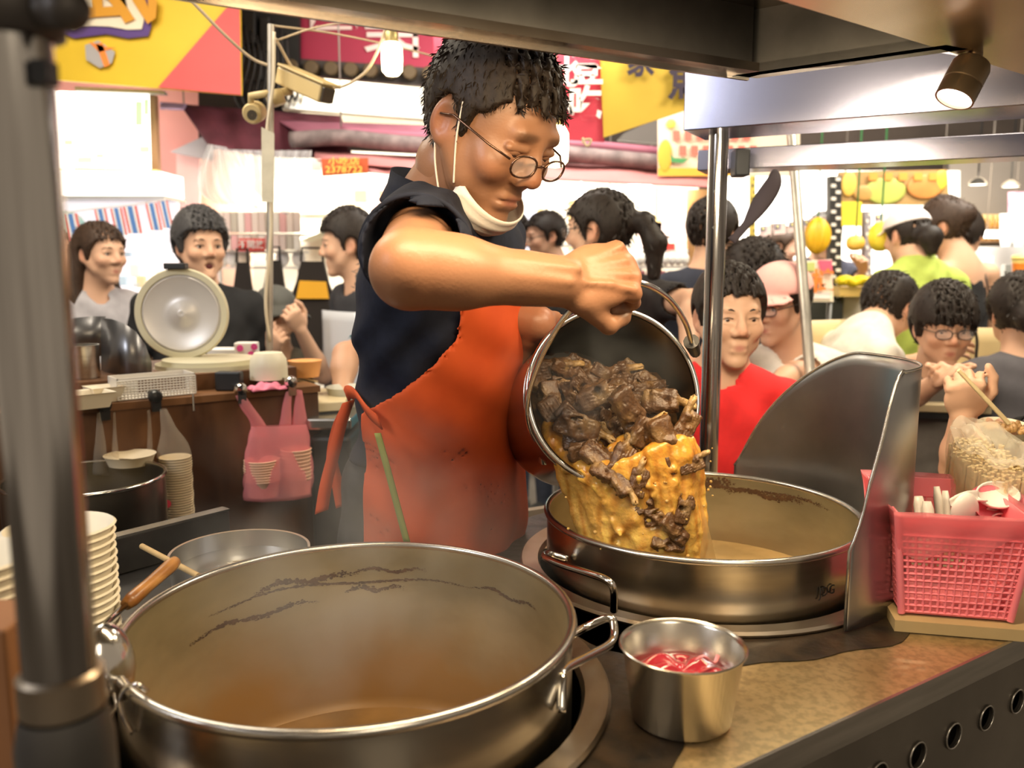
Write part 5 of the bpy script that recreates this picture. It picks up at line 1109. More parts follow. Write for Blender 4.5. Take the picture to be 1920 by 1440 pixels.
# bags with cups
def cups(c, n, r0, r1, h, step, label, grp, m_, z0):
    proto = None
    for k in range(n):
        if proto is None:
            proto = lathe_thing('paper_cup', label+', lowest of all', 'cup', [(.001, .001), (r0, .001), (r1, h), (r1+.0016, h+.001), (r1, h+.002), (r1*.95, h), (r0*.95, .004), (.001, .004)], (c[0], c[1], z0), m_, grp, 24)
        else: o = proto.copy(); COL.objects.link(o); o.location = (c[0]+.0008*math.sin(k), c[1], z0+step*k); tag(o, label+', %s from the bottom' % ORD[k], 'cup', grp)
def on_front(px, py, d): return onplane(px, py, ctr_(0, -d), cn)
cupm = mat('cream_cup', (.78, .66, .46), .55)
def bagtube(pts_left, pts_right, depth, m_, parent, name, taper=1):
    """bag hanging in front of the panel; left/right outlines top to bottom in pixels"""
    nl = 16; L = spline([(*p, 0) for p in pts_left], 6); R_ = spline([(*p, 0) for p in pts_right], 6); nl = len(L); V = []; seg = 20
    for i in range(nl):
        v = i/(nl-1); a, b = on_front(L[i][0], L[i][1], .006+depth*.5), on_front(R_[i][0], R_[i][1], .006+depth*.5); c = (a+b)/2; hw = (b-a)/2; dd = depth*.5*min(1, .25+1.2*v)
        for k in range(seg):
            t_ = 2*PI*k/seg; wob = 1+.05*math.sin(k*2.3+i*.6); V.append(c+hw*math.cos(t_)*wob-cn*dd*math.sin(t_)*wob)
    m = MB(); m.add(V, [(i*seg+k, i*seg+(k+1) % seg, (i+1)*seg+(k+1) % seg, (i+1)*seg+k) for i in range(nl-1) for k in range(seg)]+[tuple((nl-1)*seg+k for k in range(seg))])
    return m.build(name, m_, parent, 180)
pinkb = film('pink_bag_film', (.98, .40, .43), .55, .2, .5, 25); clearb = film('clear_bag_film', (.85, .78, .66), .16, .15, .6, 25)
bg_ = thing('plastic_bag', 'pink carrier bag holding two stacks of paper bowls, hung from two shiny clips', 'bag', on_front(520, 940, .06))
bagtube([(470, 800), (462, 850), (458, 900), (459, 938)], [(574, 796), (582, 840), (586, 890), (583, 928)], .075, pinkb, bg_, 'bag_body')
bagtube([(441, 742), (452, 765), (470, 795), (468, 820)], [(456, 738), (474, 762), (500, 800), (502, 820)], .02, pinkb, bg_, 'bag_handle')
bagtube([(536, 735), (530, 760), (524, 796), (520, 815)], [(548, 728), (546, 760), (546, 796), (548, 812)], .02, pinkb, bg_, 'bag_handle')
bagtube([(556, 730), (552, 760), (548, 790), (548, 812)], [(566, 732), (572, 765), (576, 796), (578, 815)], .02, pinkb, bg_, 'bag_handle')
for px, pt, pbm, rr, lab in ((492, 862, 930, .041, 'in the left half of the pink bag'), (556, 842, 925, .037, 'in the right half of the pink bag')):
    c = on_front(px, 900, .036); zt_, zb_ = on_front(px, pt, .036)[2], on_front(px, pbm, .036)[2]
    cups(c, 9, rr*.84, rr, .040, max(.004, (zt_-zb_-.04)/8), 'cream paper bowl '+lab, 'paper bowls in the pink bag', mat('peach_bowl', (.92, .60, .42), .55), zb_)
c = on_front(331, 900, .05); zt_, zb_ = on_front(331, 852, .05)[2], on_front(331, 990, .05)[2]
cups(c, 24, .026, .0335, .030, (zt_-zb_-.03)/24, 'cream paper cup in the tall stack inside the clear hanging bag', 'paper cups in the clear bag', cupm, zb_)
for pz_ in (945, 988):
    p = on_front(313, pz_, .088); m = MB(); m.lathe([(.001, 0), (.009, 0), (.009, .0015), (.001, .0015)], p, -cn, 14); o = m.build('red_print', mat('red_ink', (.55, .03, .06), .5), None, 0); tag(o, 'round red print seen on the cup stack, %s one' % ('upper' if pz_ < 960 else 'lower'), 'print')
bg2 = thing('plastic_bag', 'clear plastic bag with a tall stack of paper cups under a dark clip', 'bag', on_front(330, 990, .05))
bagtube([(300, 768), (302, 810), (296, 850), (304, 920), (314, 1000)], [(312, 766), (330, 800), (357, 845), (358, 920), (362, 1000)], .085, clearb, bg2, 'bag_body')
bg3 = thing('plastic_bag', 'clear plastic bag twisted down from the leftmost dark clip', 'bag', on_front(200, 880, .05))
bagtube([(182, 775), (180, 810), (176, 850), (174, 890)], [(187, 772), (195, 810), (200, 850), (206, 890)], .03, clearb, bg3, 'bag_handle')
bagtube([(212, 775), (212, 810), (210, 850), (208, 890)], [(216, 772), (218, 810), (222, 850), (228, 890)], .03, clearb, bg3, 'bag_handle')
c = on_front(245, 875, .05); m = MB(); m.lathe([(.001, 0), (.044, 0), (.052, .02), (.054, .022), (.05, .02), (.001, .005)], (c[0], c[1], on_front(245, 870, .05)[2]), seg=28); tag(m.build('paper_bowl', cupm, None, 50), 'wide cream paper bowl showing behind the smaller stockpot', 'bowl')
bagtube([(276, 770), (277, 800), (276, 840), (274, 870)], [(281, 768), (284, 800), (286, 840), (290, 870)], .02, clearb, bg2, 'bag_handle')
m = MB(); m.tube([on_front(362, 738, .01), on_front(364, 770, .01)], .003, 6); tag(m.build('wall_hook', chrome, None, 60), 'thin steel hook on the ledge right of the white tray', 'hook')

p = at(5, 1300, .62); m = MB(); hz_ = at(20, 1150, .62)[2]; m.box((p[0]-.03, p[1], (ZC+.001+hz_)/2), (.11, .06, hz_-ZC-.001)); tag(m.build('carton', mat('brown_carton', (.30, .13, .05), .7, var=.2, scale=12), None, 0, .003), 'small brown carton left of the thick post, before the bowl stack', 'carton')
# ---------------------------------------------------------------- the market street behind
def pq(quad, D, t=.02, m=None, name='panel', parent=None, bevel=0):
    Ds = D if isinstance(D, (list, tuple)) else [D]*4
    b = MB(); b.slab([at(px, py, d) for (px, py), d in zip(quad, Ds)], t); return b.build(name, m, parent, 0, bevel)
def rect(x0, y0, x1, y1): return [(x0, y1), (x1, y1), (x1, y0), (x0, y0)]
def PT(name, label, cat, quad, D, t=.02, m=None, group=None, bevel=0): return tag(pq(quad, D, t, m, name, None, bevel), label, cat, group)
def struct(name, label, quad, D, t=.05, m=None): return tag(pq(quad, D, t, m, name), label, kind='structure')
def ptext(s, px, py, D, hpx, m, parent=None, sx=1, dz=.012, bold=.01, right=(1, 0, 0), name='lettering'):
    return text(s, at(px, py, D)-np.array([0, dz, 0]), hpx*D/FPX, m, parent, name, right, ext=.001, sx=sx, bold=bold)
white_i = mat('white_ink', (.85, .82, .78), .6); dark_i = mat('dark_ink', (.03, .02, .045), .6); navy_i = mat('navy_ink', (.05, .04, .22), .6); red_i = mat('bright_red_ink', (.70, .06, .04), .6); orange_i = mat('orange_ink', (.90, .26, .04), .6)
yel = mat('yellow_vinyl', (.82, .55, .03), .55, var=.10, scale=3); redv = mat('red_vinyl', (.62, .05, .09), .55, var=.12, scale=3); dkred = mat('dark_red_vinyl', (.36, .02, .06), .6, var=.15, scale=3)
# rear walls
struct('wall_back', 'dim brown rear wall of the market street', [(-700, 900), (2700, 900), (2700, -500), (-700, -500)], 7.2, .1, mat('rear_wall', (.13, .10, .085), .8, var=.3, scale=2))
m = MB(); m.box((0, 4.9, 3.62), (12, 5.4, .06)); tag(m.build('ceiling', mat('roof_dark', (.05, .045, .04), .8)), 'dark market roof high over the street', kind='structure')
pinkw = mat('pink_wall', (.82, .40, .36), .6, var=.08, scale=3)
struct('wall_left', 'pink painted shop front on the left', [(-120, 760), (372, 760), (372, 120), (-120, 120)], [4.2, 4.6, 4.6, 4.2], .06, pinkw)
struct('trim_1', 'pale pink post at the edge of the left shop front', [(338, 760), (374, 760), (374, 280), (330, 280)], [4.5, 4.52, 4.52, 4.5], .05, mat('pale_pink_trim', (.80, .52, .50), .6))
struct('wall_1', 'pale orange inner wall beside the pink shop front', [(372, 760), (470, 760), (470, 270), (345, 290)], 4.7, .05, mat('pale_orange_wall', (.86, .60, .45), .6))
m = mat('grey_canopy', (.40, .38, .40), .5); pq([(318, 285), (395, 300), (392, 256), (380, 256)], 4.4, .05, m, 'trim_2')['kind'] = 'structure'
# yellow banner with its red corner, lettering and gift box print
t = thing('street_banner', 'large yellow street banner with a red corner and outlined lettering, top left', 'banner', at(250, 170, 3.9))
pq([(-160, 128), (452, 178), (448, -90), (-160, -120)], 3.95, .02, yel, 'banner_sheet', t)
pq([(296, 164), (452, 178), (449, 6), (432, 6)], 3.94, .003, mat('coral_vinyl', (.72, .10, .10), .55, var=.1, scale=4), 'red_corner', t)
pur = mat('purple_ink', (.10, .05, .22), .6); cr = mat('cream_ink', (.82, .74, .58), .6); gold_i = mat('gold_ink', (.66, .30, .02), .6)
b = MB()
b.poly([at(x, y, 3.93) for x, y in ((76, 62), (95, 70), (115, 62), (140, 72), (200, 64), (240, 72), (278, 68), (284, 50), (280, -60), (40, -60), (60, 50))], (0, -.004, 0)); b.build('letter_outline', pur, t, 0)
b = MB(); b.poly([at(x, y, 3.92) for x, y in ((80, 48), (100, 54), (118, 42), (138, 55), (150, 48), (205, 50), (240, 56), (266, 55), (270, 40), (268, -60), (60, -60))], (0, -.004, 0)); b.build('letter_border', cr, t, 0)
ptext('虱', 206, -22, 3.91, 150, gold_i, t, 1.15, .008, .02)
gx = MB(); gx.poly([at(x, y, 3.93) for x, y in ((160, 85), (185, 76), (216, 98), (210, 118), (188, 128), (162, 112))], (0, -.003, 0)); gx.build('gift_box_print', mat('grey_ink', (.42, .40, .40), .6), t, 0)
gx = MB()
for L in (((180, 82), (192, 80), (206, 122), (196, 126)), ((166, 78), (200, 88), (218, 90), (186, 98))): gx.poly([at(x, y, 3.926) for x, y in L], (0, -.002, 0))
gx.build('gift_ribbon_print', orange_i, t, 0)
# lit menu board and box awning
t = thing('menu_lightbox', 'overexposed white lit menu board with a brown frame under the yellow banner', 'sign', at(190, 320, 4.1))
pq([(60, 314), (292, 320), (284, 178), (60, 168)], [4.05, 4.2, 4.2, 4.05], .05, mat('lit_menu', (.95, .93, .84), .5, emit=2.6, ecol=(1, .97, .88)), 'lit_panel', t)
fm = mat('brown_frame', (.36, .20, .10), .5); pq([(284, 322), (296, 323), (290, 178), (280, 176)], 4.15, .04, fm, 'frame_side', t); pq([(60, 322), (294, 326), (294, 318), (60, 312)], 4.1, .04, mat('yellow_strip', (.75, .65, .25), .5), 'frame_bottom', t); pq([(140, 170), (308, 176), (306, 170), (140, 162)], 4.08, .04, mat('silver_strip', (.6, .6, .6), .4, .6), 'frame_top', t)
gr = mat('menu_green', (.35, .72, .28), .5, emit=1.0); ye = mat('menu_yellow', (.95, .80, .30), .5, emit=1.2); bl_ = mat('menu_blue', (.55, .75, .85), .5, emit=1.2)
for (x0, y0, x1, y1), mm in (((254, 190, 266, 235), gr), ((270, 186, 278, 215), gr), ((120, 262, 136, 272), ye), ((145, 294, 172, 306), ye), ((180, 288, 194, 296), ye), ((240, 272, 262, 282), bl_), ((262, 274, 280, 286), ye)): pq(rect(x0, y0, x1, y1), 4.04, .004, mm, 'menu_picture', t)
t = thing('light_canopy', 'white glowing box canopy below the menu board', 'canopy', at(200, 372, 3.95)); pq([(60, 368), (306, 368), (304, 322), (60, 318)], 3.95, .25, mat('glow_acrylic', (.95, .93, .88), .5, emit=1.9, ecol=(1, .97, .90)), 'acrylic_front', t); pq([(60, 373), (308, 373), (308, 367), (60, 367)], 3.94, .26, mat('silver_strip', (0, 0, 0)), 'lower_rail', t)
pq(rect(168, 340, 198, 344), 3.94, .003, mat('menu_blue', (0, 0, 0)), 'blue_print', t)
# bright goods window under it
t = thing('snack_window', 'brightly lit snack counter window with pale packets under the glowing canopy', 'counter', at(200, 640, 4.1))
pq([(40, 700), (332, 700), (332, 374), (40, 374)], 4.12, .03, mat('glowing_shop_back', (.90, .86, .90), .5, emit=.85, ecol=(1, .93, .95)), 'emissive_back', t)  # back panel emits, standing in for the light of the shop interior
rs6 = np.random.RandomState(6)
for k in range(26):
    x, y = rs6.uniform(210, 318), rs6.uniform(470, 640); w, h = rs6.uniform(8, 20), rs6.uniform(8, 24); c = [(.9, .55, .55), (.95, .9, .92), (.6, .75, .9), (.92, .80, .5), (.85, .3, .3), (.8, .85, .95)][k % 6]
    b = MB(); b.box(at(x, y, 4.02), (w*4/FPX, .03, h*4/FPX)); b.build('packet', mat('packet_%d' % (k % 6), c, .4, emit=.25), t, 0, .004)
pq(rect(95, 560, 330, 574), 4.0, .1, mat('white_shelf', (.85, .85, .88), .5), 'shelf', t)
# Thai flag bunting
t = thing('flag_bunting', 'string of red, white and blue striped paper flags under the glowing canopy', 'bunting', at(200, 400, 3.9))
MB().tube(spline([at(100, 402, 3.9), at(170, 392, 3.9), at(240, 385, 3.9), at(310, 374, 3.9)], 6), .003, 6).build('string', white_i, t, 180)
fr_, fw_, fb_ = mat('flag_red', (.75, .16, .15), .6), mat('flag_white', (.86, .86, .90), .6), mat('flag_blue', (.10, .25, .62), .6)
for i, (x, y, w) in enumerate(((118, 402, 26), (176, 393, 22), (206, 391, 22), (230, 388, 26), (272, 382, 22), (296, 378, 18))):
    b = MB()
    for j, (a, c, mi) in enumerate(((0, .17, 0), (.17, .33, 1), (.33, .67, 2), (.67, .83, 1), (.83, 1, 0))):
        sk_ = 14; b.slab([at(x+w*a+sk_*.8, y+50, 3.9), at(x+w*c+sk_*.8, y+50, 3.9), at(x+w*c, y-w*c*.1, 3.9), at(x+w*a, y-w*a*.1, 3.9)], .002, mi)
    b.build('flag', [fr_, fw_, fb_], t, 0)
b = MB(); b.ell(at(125, 430, 4.0), (.095, .03, .085)); tag(b.build('patterned_pouch', mat('pale_pouch', (.85, .86, .72), .5, var=.5, scale=25, col2=(.35, .62, .65)), None, 180), 'pale patterned pouch hanging left behind the striped flags', 'pouch')
# black service clutter above the awning
blk = mat('black_boxes', (.018, .016, .016), .5, .2)
struct('wall_2', 'black recess full of meters and cables between the banners', [(440, 270), (560, 270), (560, -60), (440, -60)], 4.6, .05, mat('soot_black', (.012, .011, .011), .7))
for k, (x0, y0, x1, y1, lab) in enumerate(((452, 92, 492, 150, 'black meter box left of the thin pole'), (470, 148, 514, 196, 'black switch box lowest of the cluster by the thin pole'), (455, 20, 478, 80, 'tall narrow black box at the top of the dark recess'), (486, 30, 505, 95, 'black box hard against the thin pole'))):
    PT('meter_box', lab, 'box', rect(x0, y0, x1, y1), 4.45+.02*k, .08, blk, 'black boxes in the dark recess', .006)
t = thing('cable_loops', 'tangle of black cables around the meter boxes', 'cables', at(480, 200, 4.35))
for k in range(9):
    x = 448+k*11; MB().tube(spline([at(x, 40+k*9 % 50, 4.36), at(x+8, 110+k*5, 4.33), at(x-10+k*3, 180, 4.33), at(x+18, 210-k*3, 4.34), at(x+30, 150, 4.36)], 5), .006, 6).build('cable', blk, t, 180)
# thin pole with its paper strip, cameras, wires
beige = mat('beige_camera', (.55, .42, .20), .45)
t = thing('thin_pole', 'thin steel pole with a paper strip, standing behind the wooden counter', 'pole', at(505, 700, 2.42))
p0, p1 = at(505, 700, 2.42), at(508, 46, 2.42); MB().tube([np.array([p0[0], p0[1], 0]), p0, p1], .0095, 12).build('pole', mat('dull_pole', (.50, .46, .40), .4, .6, var=.3, scale=10), t, 60)
MB().tube(spline([at(514, 60, 2.40), at(512, 160, 2.40), at(500, 260, 2.40), at(508, 420, 2.40), at(498, 560, 2.40), at(506, 640, 2.41)], 6), .0045, 8).build('cable', mat('pale_cable', (.62, .54, .40), .5), t, 180)
pq([(491, 378), (513, 380), (514, 250), (490, 238)], 2.39, .003, mat('aged_paper', (.62, .58, .46), .8, var=.15, scale=30), 'paper_strip', t)
t = thing('security_camera', 'beige box security camera on a bracket pointing down right', 'camera', at(560, 160, 2.9))
ca, cb = at(530, 142, 2.50), at(612, 178, 2.38); ax_ = unit(cb-ca); x_c = unit(np.cross(ax_, UP)); Rc = Matrix(np.stack([ax_, x_c, np.cross(x_c, ax_)], 1).tolist()); L_ = float(np.linalg.norm(cb-ca))
b = MB(); b.box((ca+cb)/2, (L_, .047, .047), Rc); b.build('housing', beige, t, 0, .005)
b = MB(); b.box((ca+cb)/2+np.array(Rc @ Vector((.01, 0, .029))), (L_*1.04, .06, .007), Rc); b.build('sun_shield', beige, t, 0, .003)
b = MB(); b.box(cb+ax_*.006, (.010, .039, .039), Rc); b.build('front_window', mat('camera_glass', (.05, .04, .03), .1), t, 0, .003)
b = MB(); b.tube([at(508, 178, 2.43), at(545, 170, 2.47)], .012, 10); b.tube([at(512, 172, 2.44), at(520, 196, 2.44)], .025, 14); b.build('bracket', beige, t, 180)
t = thing('bullet_camera', 'small round beige camera hanging left of the thin pole', 'camera', at(474, 215, 2.9)); b = MB(); b.lathe([(.001, 0), (.025, 0), (.029, .01), (.029, .05), (.001, .06)], at(472, 214, 2.44), (0, .9, .3), 20); b.lathe([(.001, 0), (.014, 0), (.014, .003), (.001, .003)], at(473, 216, 2.425), (0, -1, -.1), 16, 1); b.build('housing', [beige, mat('camera_glass', (0, 0, 0))], t, 40)
b = MB(); b.tube([at(472, 205, 2.45), at(470, 180, 2.44), at(508, 174, 2.42)], .010, 10); b.build('stem', beige, t, 180)
wirem = mat('pale_wire', (.55, .44, .30), .5)
for k, (P, lab) in enumerate(((((352, -6, 2.3), (420, 64, 2.35), (470, 108, 2.4), (506, 124, 2.42)), 'pale cable sagging from the hood down to the thin pole'),
    (((516, 72, 2.45), (560, 140, 2.5), (625, 165, 2.5), (680, 140, 2.5), (708, 96, 2.5), (724, 50, 2.5)), 'pale lamp cable looping below the left bulb'),
    (((512, 48, 2.42), (620, 62, 2.6), (745, 88, 2.7), (830, 110, 2.8)), 'thin wire running from the thin pole across the red sign'),
    (((512, 78, 2.44), (590, 52, 2.5), (680, 36, 2.5)), 'thin wire rising from the thin pole to the hood'))):
    tag(MB().tube(spline([at(*p) for p in P], 6), .0042 if k < 2 else .0028, 6).build('cable', wirem, None, 180), lab, 'cable')
# bulbs
def bulb(px, py, D, r, lab, top):
    t = thing('light_bulb', lab, 'bulb', at(px, py, D)); glow = mat('bulb_glow', (1, .86, .55), .4, emit=14, ecol=(1, .80, .45)); c = at(px, py, D)
    b = MB(); b.lathe([(.001, -1.5*r), (.6*r, -1.4*r), (.95*r, -1.0*r), (1.0*r, 0), (.98*r, 1.0*r), (.7*r, 1.5*r), (.001, 1.5*r)], c, (0, 0, 1), 24); b.build('globe', glow, t, 180)
    b = MB(); b.lathe([(.55*r, 1.45*r), (.62*r, 1.6*r), (.62*r, 2.4*r), (.4*r, 2.7*r), (.001, 2.7*r)], c, (0, 0, 1), 18); b.build('socket', mat('brass_socket', (.45, .36, .16), .4, .6), t, 40)
    MB().tube([c+UP*r*2.6, c+UP*(3.6-c[2])], .003, 6).build('cord', wirem, t, 180)
    light('POINT', 'bulb_light', c, 9, (1, .74, .40), None, r)
bulb(735, 112, 2.5, .030, 'glowing bulb hanging under the hood edge left of the cook', .10)
bulb(1041, 276, 2.35, .036, 'glowing bulb beside the cook\'s glasses', .10)
tag(MB().tube(spline([at(1092, 268, 2.6), at(1096, 262, 2.6), at(1108, 262, 2.6), at(1104, 272, 2.6), at(1098, 272, 2.6), at(1092, 258, 2.6)], 5), .004, 6).build('wire_loop', wirem, None, 180), 'small loop of pale wire on the rolled awning right of the bulb', 'wire')
# red sign, tile ends, duct, strip light
t = thing('roof_sign', 'dark red sign with pale characters above the steel duct', 'sign', at(680, 130, 4.7)); pq([(543, 108), (818, 132), (818, -60), (543, -60)], 4.7, .03, dkred, 'sign_board', t)
for s_, x, y, h in (('四', 626, 22, 90), ('美', 735, 58, 95), ('門', 820, 68, 95)): ptext(s_, x, y, 4.7, h, mat('pale_pink_ink', (.75, .58, .55), .6), t, 1.1)
t = thing('tiled_eave', 'row of brown round tile ends above the steel duct', 'eave', at(680, 150, 4.6)); eav = mat('brown_tile', (.10, .065, .03), .6)
pq([(535, 150), (820, 162), (820, 128), (535, 108)], 4.66, .1, mat('eave_shadow', (.045, .035, .03), .7), 'eave_board', t)
for k in range(8):
    b = MB(); x = 545+k*37; c = at(x, 124+k*1.8, 4.58); b.lathe([(.001, 0), (.030, 0), (.036, .006), (.036, .10), (.001, .10)], c, (0, 1, .1), 16); b.build('tile', eav, t, 40)
t = thing('exhaust_duct', 'long brushed steel duct above the maroon awning', 'duct', at(680, 230, 4.45)); pq([(528, 206), (830, 230), (830, 164), (528, 136)], 4.4, .3, mat('duct_steel', (.60, .57, .50), .28, 1, var=.1, scale=2), 'duct', t, .01)
t = thing('strip_light', 'white strip light shining below the steel duct', 'lamp', at(680, 220, 4.6)); pq([(522, 216), (830, 240), (830, 226), (522, 204)], 4.72, .03, mat('strip_glow', (1, .97, .92), .4, emit=5), 'tube', t)
# awning: maroon cloth, rolled cloth, pink valance
maroon = mat('maroon_canvas', (.105, .022, .035), .7, var=.35, scale=8, bump=.3); pinkc = mat('faded_pink_canvas', (.50, .20, .20), .75, var=.2, scale=5, bump=.2); greyc = mat('grey_rolled_canvas', (.22, .17, .17), .7, var=.5, scale=18, bump=.5)
aw = thing('awning', 'long maroon and faded pink awning with rolled cloth along the middle', 'awning', at(800, 300, 4.0))
def sheetq(a, b, c, d, D, sag, m, name, n=28):
    def fn(u, v):
        p = lerp(lerp(np.array(a), np.array(b), u), lerp(np.array(d), np.array(c), u), v); q = at(p[0], p[1]+sag*math.sin(PI*u)*v, D-.25*v+.02*math.sin(u*30+v*3)); return q
    MB().grid(fn, n, 8).build(name, m, aw, 180, solid=.006)
sheetq((338, 196), (640, 218), (660, 292), (392, 276), 4.3, 10, maroon, 'maroon_sheet')
sheetq((520, 226), (850, 238), (850, 262), (560, 250), 4.25, 0, mat('purple_canvas', (.30, .10, .15), .7, var=.2, scale=6), 'upper_fold')
sheetq((300, 192), (350, 196), (345, 206), (300, 204), 4.28, 0, mat('violet_canvas', (.35, .25, .40), .7), 'awning_arm_cover', 6)
def roll(P, r, m, nm): MB().tube(spline([at(*p) for p in P], 8), r, 14).build(nm, m, aw, 180)
roll([(545, 262, 3.98), (640, 258, 3.98), (740, 268, 3.98), (850, 275, 3.98), (960, 278, 3.98), (1080, 290, 3.98), (1250, 306, 3.98)], .036, greyc, 'rolled_cloth')
roll([(640, 246, 4.0), (780, 256, 4.0), (950, 262, 4.0), (1100, 272, 4.0), (1250, 286, 4.0)], .022, mat('purple_canvas', (0, 0, 0)), 'rolled_edge')
sheetq((590, 284), (1345, 322), (1345, 352), (590, 300), 4.05, 6, pinkc, 'valance')
sheetq((640, 292), (900, 296), (900, 332), (690, 322), 4.04, 4, pinkc, 'valance_drop')
# red and yellow hanging banners
t = thing('hanging_banner', 'red hanging banner with white brushed characters behind the cook\'s head', 'banner', at(970, 264, 3.4)); pq([(818, 246), (1133, 266), (1126, 70), (812, 50)], 3.4, .012, redv, 'banner_sheet', t)
pq([(832, 180), (890, 176), (888, 72), (830, 80)], 3.385, .004, mat('pale_print', (.80, .70, .66), .6), 'white_patch', t); ptext('2020', 860, 104, 3.375, 40, navy_i, t, .85); pq([(905, 130), (985, 118), (975, 60), (905, 60)], 3.385, .004, mat('pale_print', (0, 0, 0)), 'white_patch', t); ptext('20', 938, 86, 3.375, 40, mat('crimson_ink', (.55, .03, .08), .6), t, .85)
for s_, x, y, h in (('比', 1058, 140, 50), ('登', 1100, 132, 56), ('小', 1048, 205, 46), ('吃', 1096, 200, 56)): ptext(s_, x, y, 3.38, h*1.15, white_i, t, .95, bold=.03)
t = thing('hanging_banner', 'mustard yellow hanging banner with dark characters, its corner lifted', 'banner', at(1200, 250, 3.38)); pq([(1132, 258), (1290, 205), (1290, 96), (1124, 78)], 3.38, .012, mat('mustard_vinyl', (.62, .42, .045), .6, var=.12, scale=4), 'banner_sheet', t)
for s_, x, y, h in (('家', 1200, 118, 62), ('魚', 1283, 155, 74)): ptext(s_, x, y, 3.36, h, dark_i, t, .8, bold=.03)
pq([(1158, 262), (1240, 270), (1240, 218), (1170, 250)], 4.5, .05, mat('dark_panel', (.10, .09, .085), .6), 'trim_3')['kind'] = 'structure'
# fruit poster
t = thing('fruit_poster', 'pale poster with a mango picture and rows of red print behind the slim post', 'poster', at(1370, 340, 3.9)); pq([(1234, 330), (1500, 330), (1500, 200), (1234, 210)], 3.9, .015, mat('cream_poster', (.85, .72, .58), .6, var=.08, scale=4), 'poster_sheet', t)
for j, (y, x0, n) in enumerate(((254, 1262, 7), (282, 1274, 7))):
    for k in range(n): pq(rect(x0+k*22, y-9, x0+k*22+13, y+9), 3.885, .003, mat('coral_print', (.75, .16, .12), .6), 'red_print', t)
b = MB(); b.ell(at(1247, 292, 3.885), (.032, .004, .07)); b.build('mango_print', mat('mango_ink', (.85, .42, .05), .6), t, 180)
b = MB(); b.poly([at(x, y, 3.885) for x, y in ((1256, 284), (1262, 296), (1292, 298), (1280, 306), (1258, 304))], (0, -.003, 0)); b.build('leaf_print', mat('leaf_ink', (.06, .28, .10), .6), t, 0)
pq(rect(1234, 315, 1400, 330), 3.885, .003, mat('mango_ink', (0, 0, 0)), 'orange_band', t); b = MB(); b.ell(at(1258, 232, 3.885), (.022, .004, .02)); b.build('sun_print', mat('sun_ink', (.88, .60, .10), .6), t, 180)
# orange phone-number sign, small cards, posters
t = thing('number_sign', 'orange shop sign with a phone number under the awning', 'sign', at(645, 328, 4.0)); pq([(604, 330), (690, 324), (690, 296), (602, 298)], 3.76, .01, mat('sign_red', (.55, .10, .03), .6), 'sign_sheet', t); ptext('2378722', 646, 319, 3.74, 17, mat('sign_yellow', (.92, .62, .10), .6), t, 1.15); ptext('小吃店', 646, 304, 3.74, 15, mat('sign_yellow', (0, 0, 0)), t, 1.3)
pq(rect(584, 298, 602, 320), 3.8, .004, white_i, 'price_card', None); bpy.data.objects['price_card']; tag(bpy.data.objects['price_card'], 'small white card with pink border left of the orange sign', 'card')
struct('wall_3', 'bright cream back wall of the middle stall', [(400, 760), (1000, 760), (1000, 300), (400, 270)], 5.3, .05, mat('cream_wall', (.88, .82, .70), .6))
light('AREA', 'middle_stall_tube', at(640, 345, 4.6), 30, (1, .93, .80), at(640, 470, 5.3), .9, .1)
for k, (x0, y0, x1, y1, c, lab) in enumerate(((655, 345, 697, 392, (.86, .62, .36), 'orange patterned poster above the white notice'), (700, 345, 750, 450, (.84, .50, .40), 'tall coral poster right of the orange one'), (658, 392, 694, 420, (.85, .82, .80), 'white notice with a pink line of print'), (560, 392, 650, 400, (.92, .90, .80), 'pale shelf edge across the bright wall'))):
    o = PT('poster', lab, 'poster', rect(x0, y0, x1, y1), 5.2-.01*k, .01, mat('poster_%d' % k, c, .6, var=.25, scale=22))
    if k < 2: pq(rect(x0+10, y0+12, x1-10, y0+34), 5.18, .004, mat('seal_red', (.72, .18, .08), .6), 'printed_seal', o)
    if k == 2: pq(rect(664, 402, 690, 410), 5.16, .004, mat('pink_print', (.85, .3, .45), .6), 'pink_print', o)
b = MB(); P = [at(x, y, 4.9) for x, y in ((545, 440), (650, 400), (800, 402), (800, 412), (655, 412), (560, 452))]; b.poly(P, (0, .3, 0)); tag(b.build('sloping_canopy', mat('pale_canopy', (.84, .80, .62), .5), None, 0), 'pale sloping stall canopy behind the waiting man', 'canopy')
# hanging clear bags under the awning
cb_ = film('milky_film', (.86, .88, .92), .55, .15, .5, 20)
def hangbag(lab, L, R_, D, m_):
    Ls, Rs = spline([(*p, 0) for p in L], 5), spline([(*p, 0) for p in R_], 5)
    def fn(u, v):
        i = v*(len(Ls)-1); j = min(int(i), len(Ls)-2); w = i-j; a, b2 = lerp(Ls[j], Ls[j+1], w), lerp(Rs[j], Rs[j+1], w); q = lerp(a, b2, u); return at(q[0], q[1], D+.03*math.sin(u*17+v*5)+.02*math.sin(u*31))
    tag(MB().grid(fn, 30, 24).build('hanging_bag', cb_, None, 180), lab, 'bag', 'clear bags under the awning')
hangbag('crumpled clear plastic sheet tied under the awning corner, trailing right', [(390, 270), (372, 320), (375, 360), (400, 380)], [(425, 276), (450, 330), (476, 378), (492, 392)], 3.7, None)
hangbag('clear plastic sheet hanging right of the thin pole', [(512, 282), (512, 320), (522, 360), (528, 400)], [(585, 282), (578, 330), (552, 370), (540, 402)], 3.7, None)
hangbag('clear ribbed plastic sheet between the crumpled one and the thin pole', [(425, 280), (445, 310), (462, 340), (480, 360)], [(496, 282), (498, 310), (498, 340), (498, 380)], 3.75, None)
